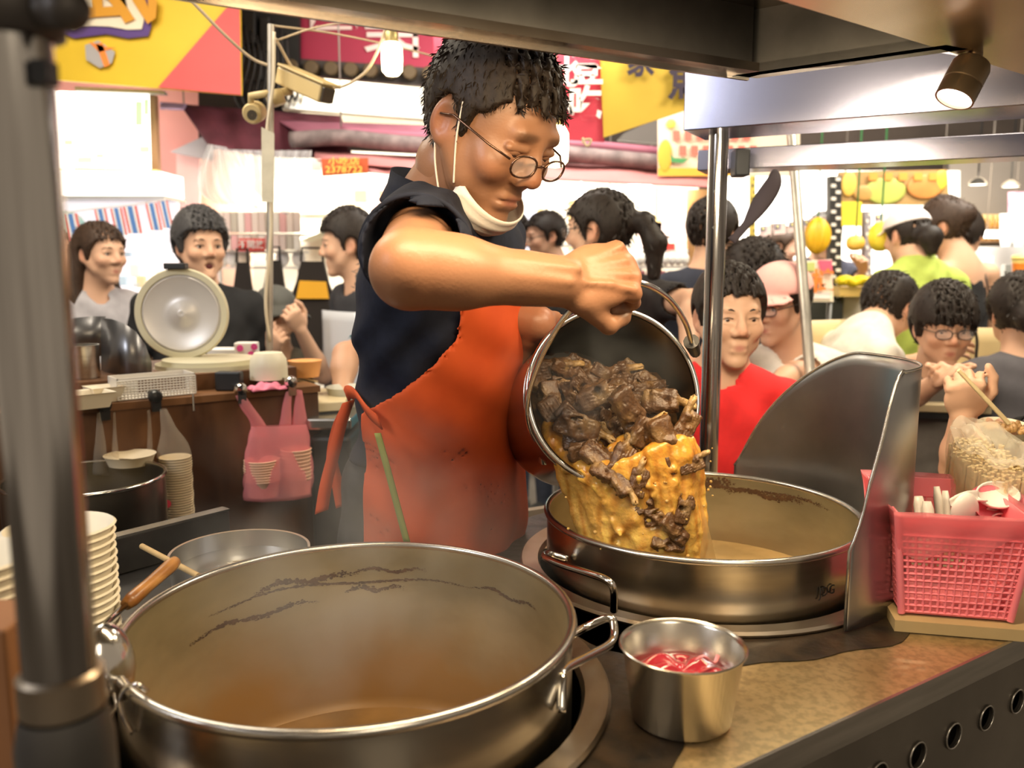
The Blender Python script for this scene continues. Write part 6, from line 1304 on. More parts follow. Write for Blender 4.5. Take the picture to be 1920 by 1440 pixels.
# snack shelves under the bags
t = thing('snack_rack', 'wire rack of small snack packets with a red price card', 'rack', at(480, 480, 4.3))
for y in (438, 470, 500): pq([(408, y+4), (566, y+4), (566, y), (408, y)], 4.3, .15, mat('rack_white', (.72, .70, .66), .5), 'shelf', t)
for k in range(24):
    x, row = 414+(k % 12)*13, k//12; y = 436-row*0 if row == 0 else 468; c = [(.80, .68, .62), (.84, .80, .74), (.72, .60, .55), (.80, .45, .45), (.55, .50, .42)][k*7 % 5]
    b = MB(); h = 38 if row == 0 else 26; b.box(at(x, y-h/2, 4.28), (.031, .02, h*4.28/FPX)); b.build('packet', mat('snack_%d' % (k*7 % 5), c, .45), t, 0, .003)
o = PT('price_card', 'red card with white characters on the snack rack', 'card', rect(447, 447, 496, 471), 4.18, .006, mat('card_red', (.75, .06, .05), .5)); ptext('不開放', 471, 459, 4.17, 17, white_i, o, .95, .004)
for k, (x, y, c) in enumerate(((418, 480, (.75, .73, .70)), (436, 488, (.80, .80, .78)), (458, 486, (.70, .62, .50)), (530, 470, (.78, .78, .80)), (560, 478, (.8, .78, .76)))):
    b = MB(); b.ell(at(x, 484, 4.36), (.035, .03, .043), None, 12, 8); tag(b.build('wrapped_snack', mat('wrap_%d' % k, c, .3), None, 180), ['rounded white packet at the left end of the snack rack', 'white packet second from the left below the snack rack', 'tan packet under the red price card', 'white packet right of the thin pole', 'rightmost white packet on the snack rack'][k], 'packet')
# hanging dark aprons for sale
dk = mat('black_cloth', (.022, .017, .015), .85, bump=.1)
def hang_apron(lab, x0, x1, y0, y1, D, panel):
    t = thing('apron', lab, 'apron', at((x0+x1)/2, y1, D)); w = x1-x0
    b = MB(); b.poly([at(x, y, D) for x, y in ((x0+w*.28, y0), (x0+w*.72, y0), (x0+w*.82, y0+40), (x1, y0+85), (x1, y1), (x0, y1), (x0, y0+85), (x0+w*.18, y0+40))], (0, .03, 0)); b.build('apron_cloth', dk, t, 0)
    b = MB(); b.tube([at(x0+w*.28, y0, D), at(x0+w*.3, y0-25, D+.02), at(x0+w*.7, y0-25, D+.02), at(x0+w*.72, y0, D)], .006, 6); b.build('neck_loop', dk, t, 180)
    if panel:
        pq([(x0+w*.18, y0+70), (x1-w*.16, y0+70), (x1-w*.22, y0+38), (x0+w*.25, y0+36)], D-.012, .004, mat('amber_print', (.80, .42, .03), .6), 'yellow_panel', t); pq(rect(x1-w*.26, y0+124, x1-w*.02, y0+134), D-.012, .004, mat('amber_print', (0, 0, 0)), 'pocket_trim', t)
hang_apron('black apron with a yellow printed panel hanging behind the person in the bucket hat', 538, 632, 490, 670, 3.9, True)
hang_apron('plain black apron hanging left of the yellow-panelled one', 486, 540, 488, 640, 3.95, False)
hang_apron('plain black garment hanging nearest the snack rack', 430, 478, 492, 640, 4.0, False)
# curtain, interior of the stall right of the cook
struct('trim_4', 'pale blue curtain strip right of the cook\'s chin', [(945, 520), (1004, 520), (1006, 345), (945, 345)], 5.0, .04, mat('pale_blue', (.62, .64, .80), .6, var=.1, scale=6))
struct('wall_4', 'cream stall interior right of the cook', [(1000, 760), (1310, 760), (1310, 320), (1000, 310)], 5.6, .05, mat('cream_wall_warm', (.80, .74, .62), .6))
light('AREA', 'right_stall_tube', at(1150, 352, 4.9), 26, (1, .94, .84), at(1150, 460, 5.6), .8, .1)
pw = mat('post_wood', (.62, .38, .14), .5)
for x, lab in ((1013, 'wooden post nearest the blue curtain'), (1072, 'wooden post left of the hair tie of the ponytail woman'), (1236, 'wooden post above the snack shelf')): PT('wooden_post', lab, 'post', rect(x-5, 350, x+5, 880), 5.3, .06, pw, 'wooden posts in the cream stall')
PT('steel_rod', 'thin white rod between the first two wooden posts', 'rod', rect(1030, 360, 1035, 440), 5.35, .02, mat('rack_white', (0, 0, 0)))
o = PT('hanging_notice', 'bright white notice hanging above the ponytail woman', 'notice', rect(1128, 358, 1158, 392), 4.9, .01, mat('bright_paper', (.95, .93, .88), .5, emit=.5))
PT('roller_awning', 'white roller awning edge across the cream stall', 'awning', [(1080, 372), (1225, 348), (1225, 340), (1080, 362)], 4.95, .08, mat('bright_paper', (0, 0, 0)))
t = thing('display_shelf', 'stall shelf with white bags and dark jars right of the ponytail woman', 'shelf', at(1240, 500, 4.9)); pq(rect(1195, 468, 1292, 474), 4.9, .25, mat('rack_white', (0, 0, 0)), 'shelf_board', t); pq(rect(1195, 498, 1292, 504), 4.85, .25, mat('rack_white', (0, 0, 0)), 'shelf_board', t); pq(rect(1195, 416, 1292, 470), 5.3, .02, mat('speckled_print', (.70, .62, .55), .5, var=.6, scale=60, col2=(.45, .25, .22)), 'printed_backing', t)
PT('red_label', 'red label strip on the display shelf', 'label', rect(1231, 456, 1266, 469), 4.88, .006, mat('card_red', (0, 0, 0)))
for k in range(8):
    b = MB(); x = 1200+k*12; b.ell(at(x, 486, 4.85), (.026, .03, .035), None, 10, 8); tag(b.build('white_bag', mat('rack_white', (0, 0, 0)), None, 180), 'white bag on the display shelf, %s from the left' % ORD[k], 'bag', 'white bags on the display shelf')
for k in range(7):
    b = MB(); x = 1204+k*13; b.lathe([(.001, 0), (.017, 0), (.017, .05), (.012, .06), (.001, .06)], at(x, 528, 4.8), seg=12); tag(b.build('dark_jar', mat('wine_jar', (.16, .02, .03), .3), None, 180), 'dark red jar below the white bags, %s from the left' % ORD[k], 'jar', 'dark jars under the display shelf')
for k in range(6):
    b = MB(); b.ell(at(1055+k*9, 428+(k % 3)*10, 4.7), (.035, .03, .022), None, 10, 8); tag(b.build('white_packet', mat('bright_paper', (0, 0, 0)), None, 180), 'white packet heaped beside the ponytail woman, %s from the left' % ORD[k], 'packet', 'white packets in the cream stall')
struct('door_1', 'brown wooden door behind the slim post', [(1290, 700), (1345, 700), (1345, 355), (1290, 355)], 4.9, .05, mat('brown_door', (.30, .15, .05), .5, var=.3, scale=5, stretch=(1, 1, .2)))
# fruit stall on the right
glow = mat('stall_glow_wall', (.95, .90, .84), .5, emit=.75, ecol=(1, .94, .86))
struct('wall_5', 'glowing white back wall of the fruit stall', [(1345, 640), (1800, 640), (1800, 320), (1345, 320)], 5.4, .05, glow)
light('AREA', 'fruit_stall_tube', at(1560, 345, 4.7), 30, (1, .95, .85), at(1560, 460, 5.2), 1.0, .1)
t = thing('stall_sign', 'long fruit picture sign of mango and guava over the fruit stall', 'sign', at(1675, 384, 4.5)); pq([(1577, 384), (1780, 384), (1776, 318), (1575, 322)], 4.5, .04, mat('olive_sign', (.36, .22, .08), .5), 'sign_board', t)
for (x, y, rx, ry, c) in ((1592, 345, 14, 22, (.85, .52, .10)), (1660, 358, 38, 24, (.42, .46, .10)), (1735, 350, 34, 22, (.58, .24, .06)), (1765, 338, 12, 18, (.80, .50, .05)), (1620, 362, 20, 14, (.50, .28, .08))):
    b = MB(); b.ell(at(x, y, 4.49), (rx*4.5/FPX, .006, ry*4.5/FPX)); b.build('fruit_print', mat('fruit_%d' % int(c[0]*100), c, .5, var=.2, scale=14), t, 180)
for k in range(5): pq(rect(1630+k*28, 324, 1646+k*28, 338), 4.48, .003, orange_i, 'orange_print', t)
t = thing('strip_light', 'white tube light under the fruit picture sign', 'lamp', at(1640, 396, 4.6)); pq(rect(1575, 390, 1690, 402), 4.6, .04, mat('tube_glow', (1, .98, .94), .4, emit=4), 'tube', t)
def checker(px0, px1, y0, y1, D, lab, cols):
    t = thing('checkered_post', lab, 'post', at((px0+px1)/2, y1, D)); b = MB(); pq(rect(px0, y0, px1, y1), D, .05, cols[0], 'post_body', t); n = int((y1-y0)/12)
    for k in range(n): y = y0+(y1-y0)*(k+.5)/n; w = (px1-px0); c = px0+w*(.3 if k % 2 else .7); b.slab([at(x_, y_, D) for x_, y_ in rect(c-w*.2, y-3, c+w*.2, y+3)], .004, n=Vector((0, -1, 0)))
    b.build('pale_check', cols[1], t, 0)['kind'] = 'stuff'
ck_d, ck_w = mat('check_black', (.02, .018, .018), .5), mat('check_white', (.78, .74, .68), .5)
checker(1556, 1578, 330, 610, 4.3, 'black and white checkered post in the middle of the fruit stall', (ck_d, ck_w)); checker(1409, 1417, 330, 800, 4.5, 'thin yellow and black checkered post beside the dark canvas strap', (mat('check_yellow', (.70, .55, .10), .5), ck_d)); checker(1622, 1634, 396, 520, 4.4, 'grey checkered post left of the yellow melon lantern', (mat('check_grey', (.30, .28, .32), .5), ck_w))
for (x0, y0, x1, y1, lab) in ((1577, 378, 1616, 424, 'yellow price sign above the small lantern'), (1578, 440, 1614, 452, 'white price strip below the yellow sign')): PT('price_sign', lab, 'sign', rect(x0, y0, x1, y1), 4.35, .01, mat('sign_lemon', (.90, .68, .05), .5) if y0 < 400 else mat('bright_paper', (0, 0, 0)))
def lantern(px, py, rx, ry, lab, c, star):
    t = thing('fruit_lantern', lab, 'lantern', at(px, py, 4.0)); b = MB(); C = at(px, py, 4.0); V = []; n, mR = 30, 16; rx *= 4/FPX; ry *= 4/FPX
    for i in range(mR+1):
        th = PI*i/mR; rr = math.sin(th)**(1.1 if star else .8)
        for k in range(n): a = 2*PI*k/n; w = 1+(.22*math.cos(5*a+.6) if star else .03*math.cos(8*a)); V.append((C[0]+rx*rr*w*math.cos(a), C[1]+rx*rr*w*math.sin(a), C[2]+ry*math.cos(th)))
    b.add(V, [(i*n+k, (i+1)*n+k, (i+1)*n+(k+1) % n, i*n+(k+1) % n) for i in range(mR) for k in range(n)]); b.build('lantern_body', mat('lantern_%d' % int(c[1]*1000), c, .4, var=.15, scale=10), t, 180)
    MB().tube([C+UP*ry*.95, C+UP*(3.6-C[2])], .004, 6).build('stem', mat('leaf_ink', (0, 0, 0)), t, 180)
lantern(1532, 442, 21, 34, 'yellow star fruit lantern hanging in the fruit stall', (.80, .46, .02), True); lantern(1651, 444, 22, 27, 'round lemon yellow lantern right of the grey checkered post', (.88, .70, .06), False); lantern(1604, 456, 17, 14, 'small orange lantern partly behind the price sign', (.90, .55, .10), False)
t = thing('fruit_tray', 'tray of yellow cut fruit on the stall counter', 'tray', at(1600, 545, 4.2)); pq(rect(1574, 538, 1640, 556), 4.2, .2, mat('tray_wood', (.72, .50, .16), .5, emit=.1), 'tray', t)
b = MB()
for k in range(16): b.ell(at(1578+k*4, 530-3*math.sin(k*.9)-3, 4.2), (.03, .05, .022), None, 10, 6)
o = b.build('cut_fruit', mat('cut_fruit', (.95, .74, .02), .4), t, 180); o['kind'] = 'stuff'
t = thing('stall_poster', 'stall front poster with orange characters behind the leaning post', 'poster', at(1500, 566, 3.7)); pq([(1440, 566), (1563, 566), (1560, 486), (1430, 494)], 3.7, .02, mat('poster_pale', (.82, .76, .66), .5), 'poster_sheet', t)
for s_, x in (('榴', 1490), ('槤', 1540)): ptext(s_, x, 530, 3.69, 46, mat('poster_orange', (.85, .24, .05), .5), t, .9, bold=.03)
pq([(1430, 508), (1528, 508), (1528, 492), (1430, 494)], 3.69, .004, mat('poster_green', (.50, .58, .20), .5), 'green_band', t); pq([(1540, 512), (1561, 512), (1560, 488), (1534, 488)], 3.69, .004, mat('pink_corner', (.80, .12, .22), .5), 'pink_corner', t); pq([(1500, 560), (1558, 560), (1556, 548), (1500, 548)], 3.69, .004, mat('flag_white', (0, 0, 0)), 'white_band', t)
struct('trim_5', 'black base of the fruit stall', [(1400, 760), (1580, 760), (1580, 566), (1400, 566)], 4.25, .05, mat('stall_black', (.025, .025, .022), .6)); struct('trim_6', 'cream front of the fruit stall counter', [(1576, 760), (1700, 760), (1700, 555), (1576, 555)], 4.35, .05, mat('stall_cream', (.70, .62, .50), .6))
# bunting with small blue badges
for (x0, y0, x1, y1, n, D, lab) in ((1424, 424, 1560, 404, 5, 4.4, 'pale pink flag bunting with blue badges over the fruit stall counter'), (1640, 402, 1772, 388, 5, 4.4, 'pale pink flag bunting with blue badges right of the tube light')):
    t = thing('flag_bunting', lab, 'bunting', at((x0+x1)/2, y0, D)); MB().tube([at(x0-6, y0-4, D), at((x0+x1)/2, (y0+y1)/2+4, D), at(x1+6, y1-4, D)], .003, 5).build('string', white_i, t, 180)
    for k in range(n):
        x, y = lerp(x0, x1, k/n), lerp(y0, y1, k/n); w = (x1-x0)/n*.8; b = MB(); b.slab([at(x, y+20, D), at(x+w, y+18, D), at(x+w, y-2, D), at(x, y, D)], .002, 0); b.slab([at(x+w*.1, y+10, D-.004), at(x+w*.55, y+9, D-.004), at(x+w*.55, y, D-.004), at(x+w*.1, y+1, D-.004)], .002, 1); b.ell(at(x+w*.32, y+5, D-.006), (.008, .002, .008), None, 10, 6, 2)
        b.build('flag', [mat('flag_pink', (.85, .66, .66), .6), mat('badge_blue', (.10, .14, .36), .6), mat('badge_yellow', (.85, .75, .30), .6)], t, 0)
# bar at the far right
struct('wall_6', 'grey back wall of the drinks bar on the right', [(1780, 640), (2100, 640), (2100, 290), (1780, 290)], 6.4, .05, mat('bar_grey', (.30, .27, .25), .7))
for x, y, lab in ((1833, 347, 'left of the two dome lamps over the drinks bar'), (1895, 351, 'right of the two dome lamps over the drinks bar')):
    t = thing('pendant_lamp', lab, 'lamp', at(x, y, 5.6)); c = at(x, y, 5.6); MB().lathe([(.058, 0), (.052, .02), (.03, .04), (.008, .05), (.001, .05)], c, seg=24).build('shade', mat('lamp_shade', (.10, .09, .08), .5), t, 180); MB().lathe([(.001, .004), (.054, .004)], c, seg=24).build('diffuser', mat('lamp_disc', (1, .9, .7), .4, emit=8), t, 0); MB().tube([c+UP*.05, c+UP*(3.6-c[2])], .005, 6).build('cord', black_m, t, 180)
light('AREA', 'bar_lamp', at(1860, 360, 5.5), 16, (1, .85, .62), at(1860, 480, 6.2), .5)
t = thing('bottle_shelf', 'backlit bottle shelf behind the drinks bar', 'shelf', at(1850, 450, 6.2)); pq(rect(1796, 402, 1900, 452), 6.25, .03, mat('shelf_glow', (.75, .52, .24), .5, emit=.5), 'shelf_back', t)
for y in (426, 451): pq(rect(1796, y, 1900, y+3), 6.1, .15, mat('brown_frame', (0, 0, 0)), 'shelf_board', t)
proto = None
for k in range(20):
    x = 1800+(k % 10)*10; y = 426 if k < 10 else 451; lab = 'amber bottle on the %s of the backlit bar shelf, %s from the left' % ('upper board' if k < 10 else 'lower board', ORD[k % 10])
    if proto is None: b = MB(); b.lathe([(.001, 0), (.013, 0), (.013, .05), (.005, .065), (.005, .082), (.001, .082)], (0, 0, 0), seg=10); proto = b.build('bottle', mat('amber_bottle', (.50, .26, .06), .2), None, 180); o = proto
    else: o = proto.copy(); COL.objects.link(o)
    o.location = Vector(at(x, y, 6.12)); tag(o, lab, 'bottle', 'bottles behind the drinks bar')
t = thing('strip_light', 'white tube light under the bottle shelf', 'lamp', at(1870, 438, 5.9)); pq(rect(1846, 432, 1905, 446), 5.9, .03, mat('tube_glow', (0, 0, 0)), 'tube', t)
whb = mat('bar_white', (.82, .78, .76), .5)
t = thing('drinks_bar', 'white drinks bar counter behind the woman in the black top', 'counter', at(1880, 600, 4.8)); pq(rect(1824, 462, 2050, 522), 5.2, .05, whb, 'splash_screen', t); pq(rect(1838, 520, 2050, 532), 4.5, .5, steel, 'bar_top', t); pq(rect(1846, 532, 2050, 760), 4.55, .3, mat('bar_cream', (.62, .54, .42), .6), 'bar_front', t)
ST2 = 'white cups stacked on the drinks bar'
for x0 in (1886, 1910):
    for k in range(9):
        c = at(x0, 462-k*5.5, 5.0); b = MB(); b.lathe([(.001, 0), (.026, 0), (.036, .05), (.037, .052), (.034, .05), (.001, .004)], c, seg=16); tag(b.build('paper_cup', mat('bright_paper', (0, 0, 0)), None, 50), 'white paper cup, %s from the bottom of the %s stack on the drinks bar' % (ORD[k], 'left' if x0 < 1900 else 'right'), 'cup', ST2)
b = MB(); b.lathe([(.001, 0), (.03, 0), (.03, .13), (.001, .13)], at(1848, 528, 4.4), seg=20); tag(b.build('paper_roll', mat('bright_paper', (0, 0, 0)), None, 50), 'tall white paper roll at the left end of the drinks bar', 'roll')
t = thing('drink_cup', 'clear cup of orange drink at the right end of the drinks bar', 'cup', at(1912, 520, 4.3)); b = MB(); b.lathe([(.001, 0), (.034, 0), (.042, .075)], at(1912, 522, 4.3), seg=20); b.build('orange_drink', mat('orange_drink', (.75, .22, .03), .2), t, 50); b = MB(); b.lathe([(.042, .075), (.044, .10), (.046, .102), (.04, .115), (.001, .12)], at(1912, 522, 4.3), seg=20); b.build('lid', mat('lid_yellow', (.80, .62, .20), .4), t, 50)
b = MB(); b.box(at(1890, 508, 4.62), (.055, .04, .07)); tag(b.build('steel_caddy', mat('caddy_grey', (.40, .40, .38), .4, .5), None, 0, .003), 'grey caddy beside the orange drink', 'caddy')
PT('bar_screen', 'lit magenta and white screen above the drinks bar', 'screen', rect(1895, 360, 1960, 402), 5.7, .03, mat('magenta_screen', (.70, .35, .50), .4, emit=.6, var=.5, scale=20))
# tables and seats among the diners
tab_m = mat('cream_laminate', (.66, .55, .34), .4)
def table(lab, quad, D, z):
    t = thing('dining_table', lab, 'table', at(*quad[0], D)); q = [onz(px, py, z) for px, py in quad]; b = MB(); b.slab(q, .025, n=Vector((0, 0, -1))); b.build('table_top', tab_m, t, 0, .003)
    b = MB(); b.slab([p-UP*.026 for p in q], .018, n=Vector((0, 0, -1))); b.build('edge_band', black_m, t, 0)
    c = sum(q)/4
    for p in q: pp = lerp(p, c, .12); MB().tube([(pp[0], pp[1], 0), (pp[0], pp[1], z-.045)], .013, 8).build('leg', black_m, t, 60)
table('long cream dining table in front of the boy in glasses', [(1560, 752), (1860, 762), (1862, 690), (1600, 684)], 2.5, .93)
table('cream dining table beside the person in the pink cap', [(1452, 722), (1520, 722), (1560, 680), (1452, 680)], 2.6, .93)
table('small cream table at the end of the wooden counter', [(588, 756), (648, 752), (660, 726), (590, 728)], 2.3, 1.0)
t = thing('soup_bowl', 'orange and white printed paper soup bowl in front of the boy in glasses', 'bowl', onz(1715, 724, .931)); c = onz(1715, 724, .931)
MB().lathe([(.001, 0), (.036, 0), (.046, .052), (.049, .055), (.046, .054), (.036, .006), (.001, .006)], c, seg=32).build('bowl_body', mat('white_card', (0, 0, 0)), t, 50); MB().lathe([(.0375, .006), (.0455, .046)], c, seg=32).build('orange_print', mat('orange_cup', (0, 0, 0)), t, 180)
for k in range(5): a = -PI/2+(k-2)*.5; b = MB(); b.ell(c+np.array([.0435*math.cos(a), .0435*math.sin(a), .020]), (.007, .003, .006), None, 8, 6); b.build('purple_print', mat('purple_print', (.35, .08, .35), .5), t, 180)
def chair(lab, px, py, D, yaw):
    p = at(px, py, D); t = thing('chair', lab, 'chair', (p[0], p[1], 0)); R = Matrix(facing(yaw).tolist()); L = lambda x, y, z: Vector((p[0], p[1], 0))+R @ Vector((x, y, z)); cm = mat('cream_plastic_seat', (.66, .52, .28), .45)
    b = MB(); b.grid(lambda u, v: L(-.02-.05*math.cos((u-.5)*2), (u-.5)*.42, p[2]-.32+.32*v), 10, 6); b.build('backrest', cm, t, 180, solid=.012)
    b = MB(); b.box(L(.18, 0, .62), (.40, .40, .03), R); b.build('seat', cm, t, 0, .01)
    for x in (.02, .34):
        for y in (-.17, .17): MB().tube([L(x, y, 0), L(x, y, .605)], .012, 8).build('leg', steel_dk, t, 60)
chair('cream plastic chair behind the boy in glasses', 1832, 612, 3.1, 170); chair('tan chair between the pink cap and the stooping man', 1530, 604, 3.0, 30)
b = MB(); b.tube(spline([at(1826, 606, 3.0), at(1832, 640, 3.0), at(1830, 672, 3.0), at(1834, 690, 3.0)], 5), .005, 6); tag(b.build('bag_strap', black_m, None, 180), 'thin black bag strap hung over the cream chair', 'strap')
b = MB(); b.ell(at(1800, 602, 3.05), (.03, .03, .02), None, 12, 8); tag(b.build('crumpled_tissue', mat('bright_paper', (0, 0, 0)), None, 180), 'white crumpled tissue on the cream chair', 'tissue')
# dark bin and panel behind the apron ties
t = thing('waste_bin', 'dark bin with a steel lid between the wooden counter and the cook', 'bin', at(632, 830, 2.2)); c = at(634, 775, 2.2); b = MB(); b.box((c[0], c[1], c[2]/2-.02), (.10, .22, c[2]-.04)); b.build('bin_body', black_m, t, 0, .01); b = MB(); b.box((c[0], c[1], c[2]-.008), (.11, .23, .03)); b.build('lid', steel, t, 0, .006)
b = MB(); b.lathe([(.001, 0), (.05, 0), (.06, .05), (.062, .052), (.058, .05), (.001, .006)], at(655, 760, 2.3), seg=28); tag(b.build('pale_tub', mat('pale_tub', (.55, .55, .48), .5), None, 50), 'pale round tub behind the cook\'s apron tie', 'tub')
PT('folded_carton', 'folded printed carton standing behind the far stockpot', 'carton', [(930, 1010), (1040, 985), (1040, 950), (930, 968)], [1.75, 1.85, 1.85, 1.75], .02, mat('dull_carton', (.26, .20, .15), .7, var=.3, scale=12))
ptext('HAPPY', 985, 978, 1.78, 13, mat('teal_print', (.12, .14, .10), .6), bpy.data.objects['folded_carton'], 1.1, .012) if False else None

# hanging lines and stands that carry the street furniture
line_m = mat('hanging_line', (.25, .22, .20), .6)
def lines(name, part, pts):
    o = bpy.data.objects[name]
    for p in pts: MB().tube([p, np.array([p[0], p[1], 3.6])], .004, 5).build(part, line_m, o, 180)
lines('hanging_banner', 'rope', [at(830, 52, 3.41), at(1120, 70, 3.41)]); lines('hanging_banner.001', 'rope', [at(1130, 80, 3.39), at(1286, 98, 3.39)]); lines('hanging_notice', 'cord', [at(1143, 358, 4.91)])
lines('awning', 'hanger', [at(345, 198, 4.3), at(640, 248, 4.0), at(1240, 286, 4.0)]); lines('street_banner', 'rope', [at(440, -80, 3.97), at(60, -100, 3.97)]); lines('fruit_poster', 'cord', [at(1240, 212, 3.91), at(1490, 203, 3.91)])
lines('stall_sign', 'hanger', [at(1585, 323, 4.53), at(1770, 320, 4.53)]); lines('roof_sign', 'hanger', [at(560, -40, 4.72), at(800, -40, 4.72)])
def stand(name, part, pts, m_):
    o = bpy.data.objects[name]
    for p in pts: MB().tube([np.array([p[0], p[1], 0]), p], .012, 6).build(part, m_, o, 180)
stand('snack_rack', 'leg', [at(412, 500, 4.4), at(562, 500, 4.4)], mat('rack_white', (0, 0, 0))); stand('display_shelf', 'leg', [at(1200, 500, 5.0), at(1288, 500, 5.0)], mat('rack_white', (0, 0, 0))); stand('fruit_tray', 'leg', [at(1578, 552, 4.3), at(1636, 552, 4.3)], steel_dk); stand('bottle_shelf', 'leg', [at(1800, 452, 6.2), at(1896, 452, 6.2)], steel_dk)

for nm, ps in (('steel_rod', [at(1032, 360, 5.36)]), ('sloping_canopy', [at(790, 404, 5.0)]), ('strip_light.002', [at(1850, 434, 5.92), at(1900, 434, 5.92)]), ('roller_awning', [at(1090, 364, 4.97), at(1220, 344, 4.97)])): lines(nm, 'hanger', ps)
stand('stall_poster', 'leg', [at(1446, 562, 3.72), at(1556, 562, 3.72)], steel_dk)
PT('packet_shelf', 'white shelf board carrying the white packets beside the ponytail woman', 'shelf', rect(1042, 458, 1112, 463), 4.62, .2, mat('rack_white', (0, 0, 0))); stand('packet_shelf', 'leg', [at(1046, 463, 4.7), at(1108, 463, 4.7)], mat('rack_white', (0, 0, 0)))
# ---------------------------------------------------------------- the people in the market
BLK = (.020, .014, .011); DKB = (.045, .026, .017)
LOCKS = [((-.05, .07, .02), (-.06, .085, -.16), .035, .035), ((-.05, -.07, .02), (-.06, -.085, -.16), .035, .035), ((-.08, 0, .0), (-.10, 0, -.22), .055, .055), ((-.06, .085, -.16), (-.04, .10, -.30), .034, .02), ((-.06, -.085, -.16), (.0, -.10, -.32), .034, .02), ((-.10, 0, -.2), (-.11, 0, -.30), .055, .04)]
PONY = [((-.09, 0, .03), (-.150, 0, .025), .022, .028), ((-.150, 0, .025), (-.185, 0, -.04), .030, .034), ((-.185, 0, -.04), (-.18, 0, -.14), .034, .020)]
R_ = {}
R_['w1'] = person('woman with long brown hair in a grey T-shirt, standing left of the round lid', (189, 478), 3.45, 62, 2, seated=False, shirt=(.42, .40, .42), hstyle='long', hairline='full', hc=DKB, extra=LOCKS, infl=.014, look=(0, .2), vox=.0065, arms=None)
R_['m2'] = person('young man in a black T-shirt with grey-streaked hair, mouth open, behind the round lid', (377, 466), 3.15, 38, 0, seated=False, shirt=(.012, .012, .013), hc=(.05, .048, .05), infl=.020, top=.012, mouth=.8, vox=.006, wide=1.15, tyaw=25)
R_['h3'] = person('person in a grey bucket hat and olive shirt raising a hand to the face', (517, 594), 3.5, 22, -8, seated=True, shirt=(.14, .12, .085), hstyle='full', hc=BLK, cap=((.10, .10, .09), 'bucket'), gl='dark', vox=.006, hs=.95, arms={'l': ((606, 704, 3.35), (560, 612, 3.2)), 'r': ((490, 730, 3.3), (512, 655, 3.2))}, hand_back={'l': (.4, -.8, .2), 'r': (-.2, -.9, .2)}, curl=(60, 60, 40), strands=200)
R_['m4'] = person('man in profile in dark clothes with a white apron, behind the cook\'s back', (652, 462), 3.4, -78, 4, seated=False, shirt=(.035, .035, .04), hc=BLK, infl=.016, top=.014, vox=.0065)
R_['m6'] = person('dark-haired man looking down, beside the pale blue curtain', (960, 446), 4.5, 15, 25, seated=False, shirt=(.10, .11, .13), hc=BLK, vox=.008, strands=300)
R_['m7'] = person('man in glasses facing left, grey jacket, far behind the cook\'s hand', (1022, 446), 4.4, -70, 8, seated=False, shirt=(.25, .25, .27), hc=BLK, gl='dark', vox=.0075, strands=300)
R_['w8'] = person('woman with a ponytail and crossed orange apron straps, seen from behind', (1123, 436), 2.75, -118, 2, seated=False, shirt=(.022, .018, .018), hc=BLK, hstyle='full', extra=PONY, gl='dark', infl=.016, tyaw=160, vox=.006, arms={'r': ((1298, 566, 2.5), (1290, 660, 2.35)), 'l': ((1030, 560, 2.9), (1060, 650, 3.0))}, slen=.03, lift=.12)
R_['m9'] = person('man in a navy T-shirt behind the slim post, facing away', (1336, 438), 3.25, 150, 4, seated=False, shirt=(.022, .026, .045), hc=BLK, vox=.0075, strands=300, tyaw=165)
R_['b10'] = person('boy in a red T-shirt looking straight ahead, half hidden by the slim post', (1367, 598), 2.12, 4, 2, seated=True, shirt=(.72, .020, .022), hc=BLK, infl=.011, top=.006, vox=.0045, tyaw=-12, body=1.05, look=(.1, 0), strands=900, slen=.012, lip=(.45, .16, .13), thigh=.12)
R_['c11'] = person('person in a pink cap, glasses and white T-shirt with a red badge, in profile', (1462, 574), 2.65, -50, 8, seated=True, shirt=(.78, .74, .66), hstyle='full', hc=BLK, cap=((.80, .42, .38), 'cap'), gl='dark', vox=.006, tyaw=-15, arms={'l': ((1490, 700, 2.55), (1440, 735, 2.35)), 'r': None}, strands=300)
R_['a12'] = person('person with a big fluffy mop of dark hair, seen from behind the pink cap', (1410, 526), 3.15, 175, 0, seated=True, shirt=(.12, .11, .11), hstyle='full', hc=BLK, infl=.035, strands=1600, slen=.035, lift=.9, vox=.0075, eye=False)
R_['m13'] = person('man in a white shirt stooping over the table, seen from behind', (1664, 580), 3.05, 128, 38, seated=True, shirt=(.74, .70, .62), hstyle='full', hc=BLK, infl=.016, vox=.006, tyaw=95, lean=.26, arms={'r': ((1676, 700, 2.86), (1738, 672, 2.80)), 'l': None}, body=1.12, eye=False)
R_['b14'] = person('boy in glasses and a grey T-shirt looking up from his soup', (1768, 618), 2.62, -8, 6, seated=True, shirt=(.16, .145, .13), hstyle='fringe', hc=BLK, infl=.022, top=.012, gl='dark', vox=.005, hs=.96, body=.92, kid=.92, tyaw=-5, arms={'l': ((1830, 745, 2.45), (1790, 705, 2.30)), 'r': ((1700, 750, 2.45), (1765, 712, 2.28))}, curl=(60, 70, 40), slen=.026, lift=.2, strands=1400)
R_['w15'] = person('woman in a lime green top and white cap, seen from behind', (1700, 446), 3.9, -160, 12, seated=False, shirt=(.42, .52, .10), hstyle='full', hc=BLK, cap=((.84, .76, .76), 'cap'), extra=[((-.09, 0, -.01), (-.13, 0, -.03), .035, .05), ((-.13, 0, -.03), (-.13, 0, -.08), .05, .03)], vox=.007, eye=False, pants=(.30, .40, .55), strands=300, body=1.1, lean=-.05, tyaw=-170)
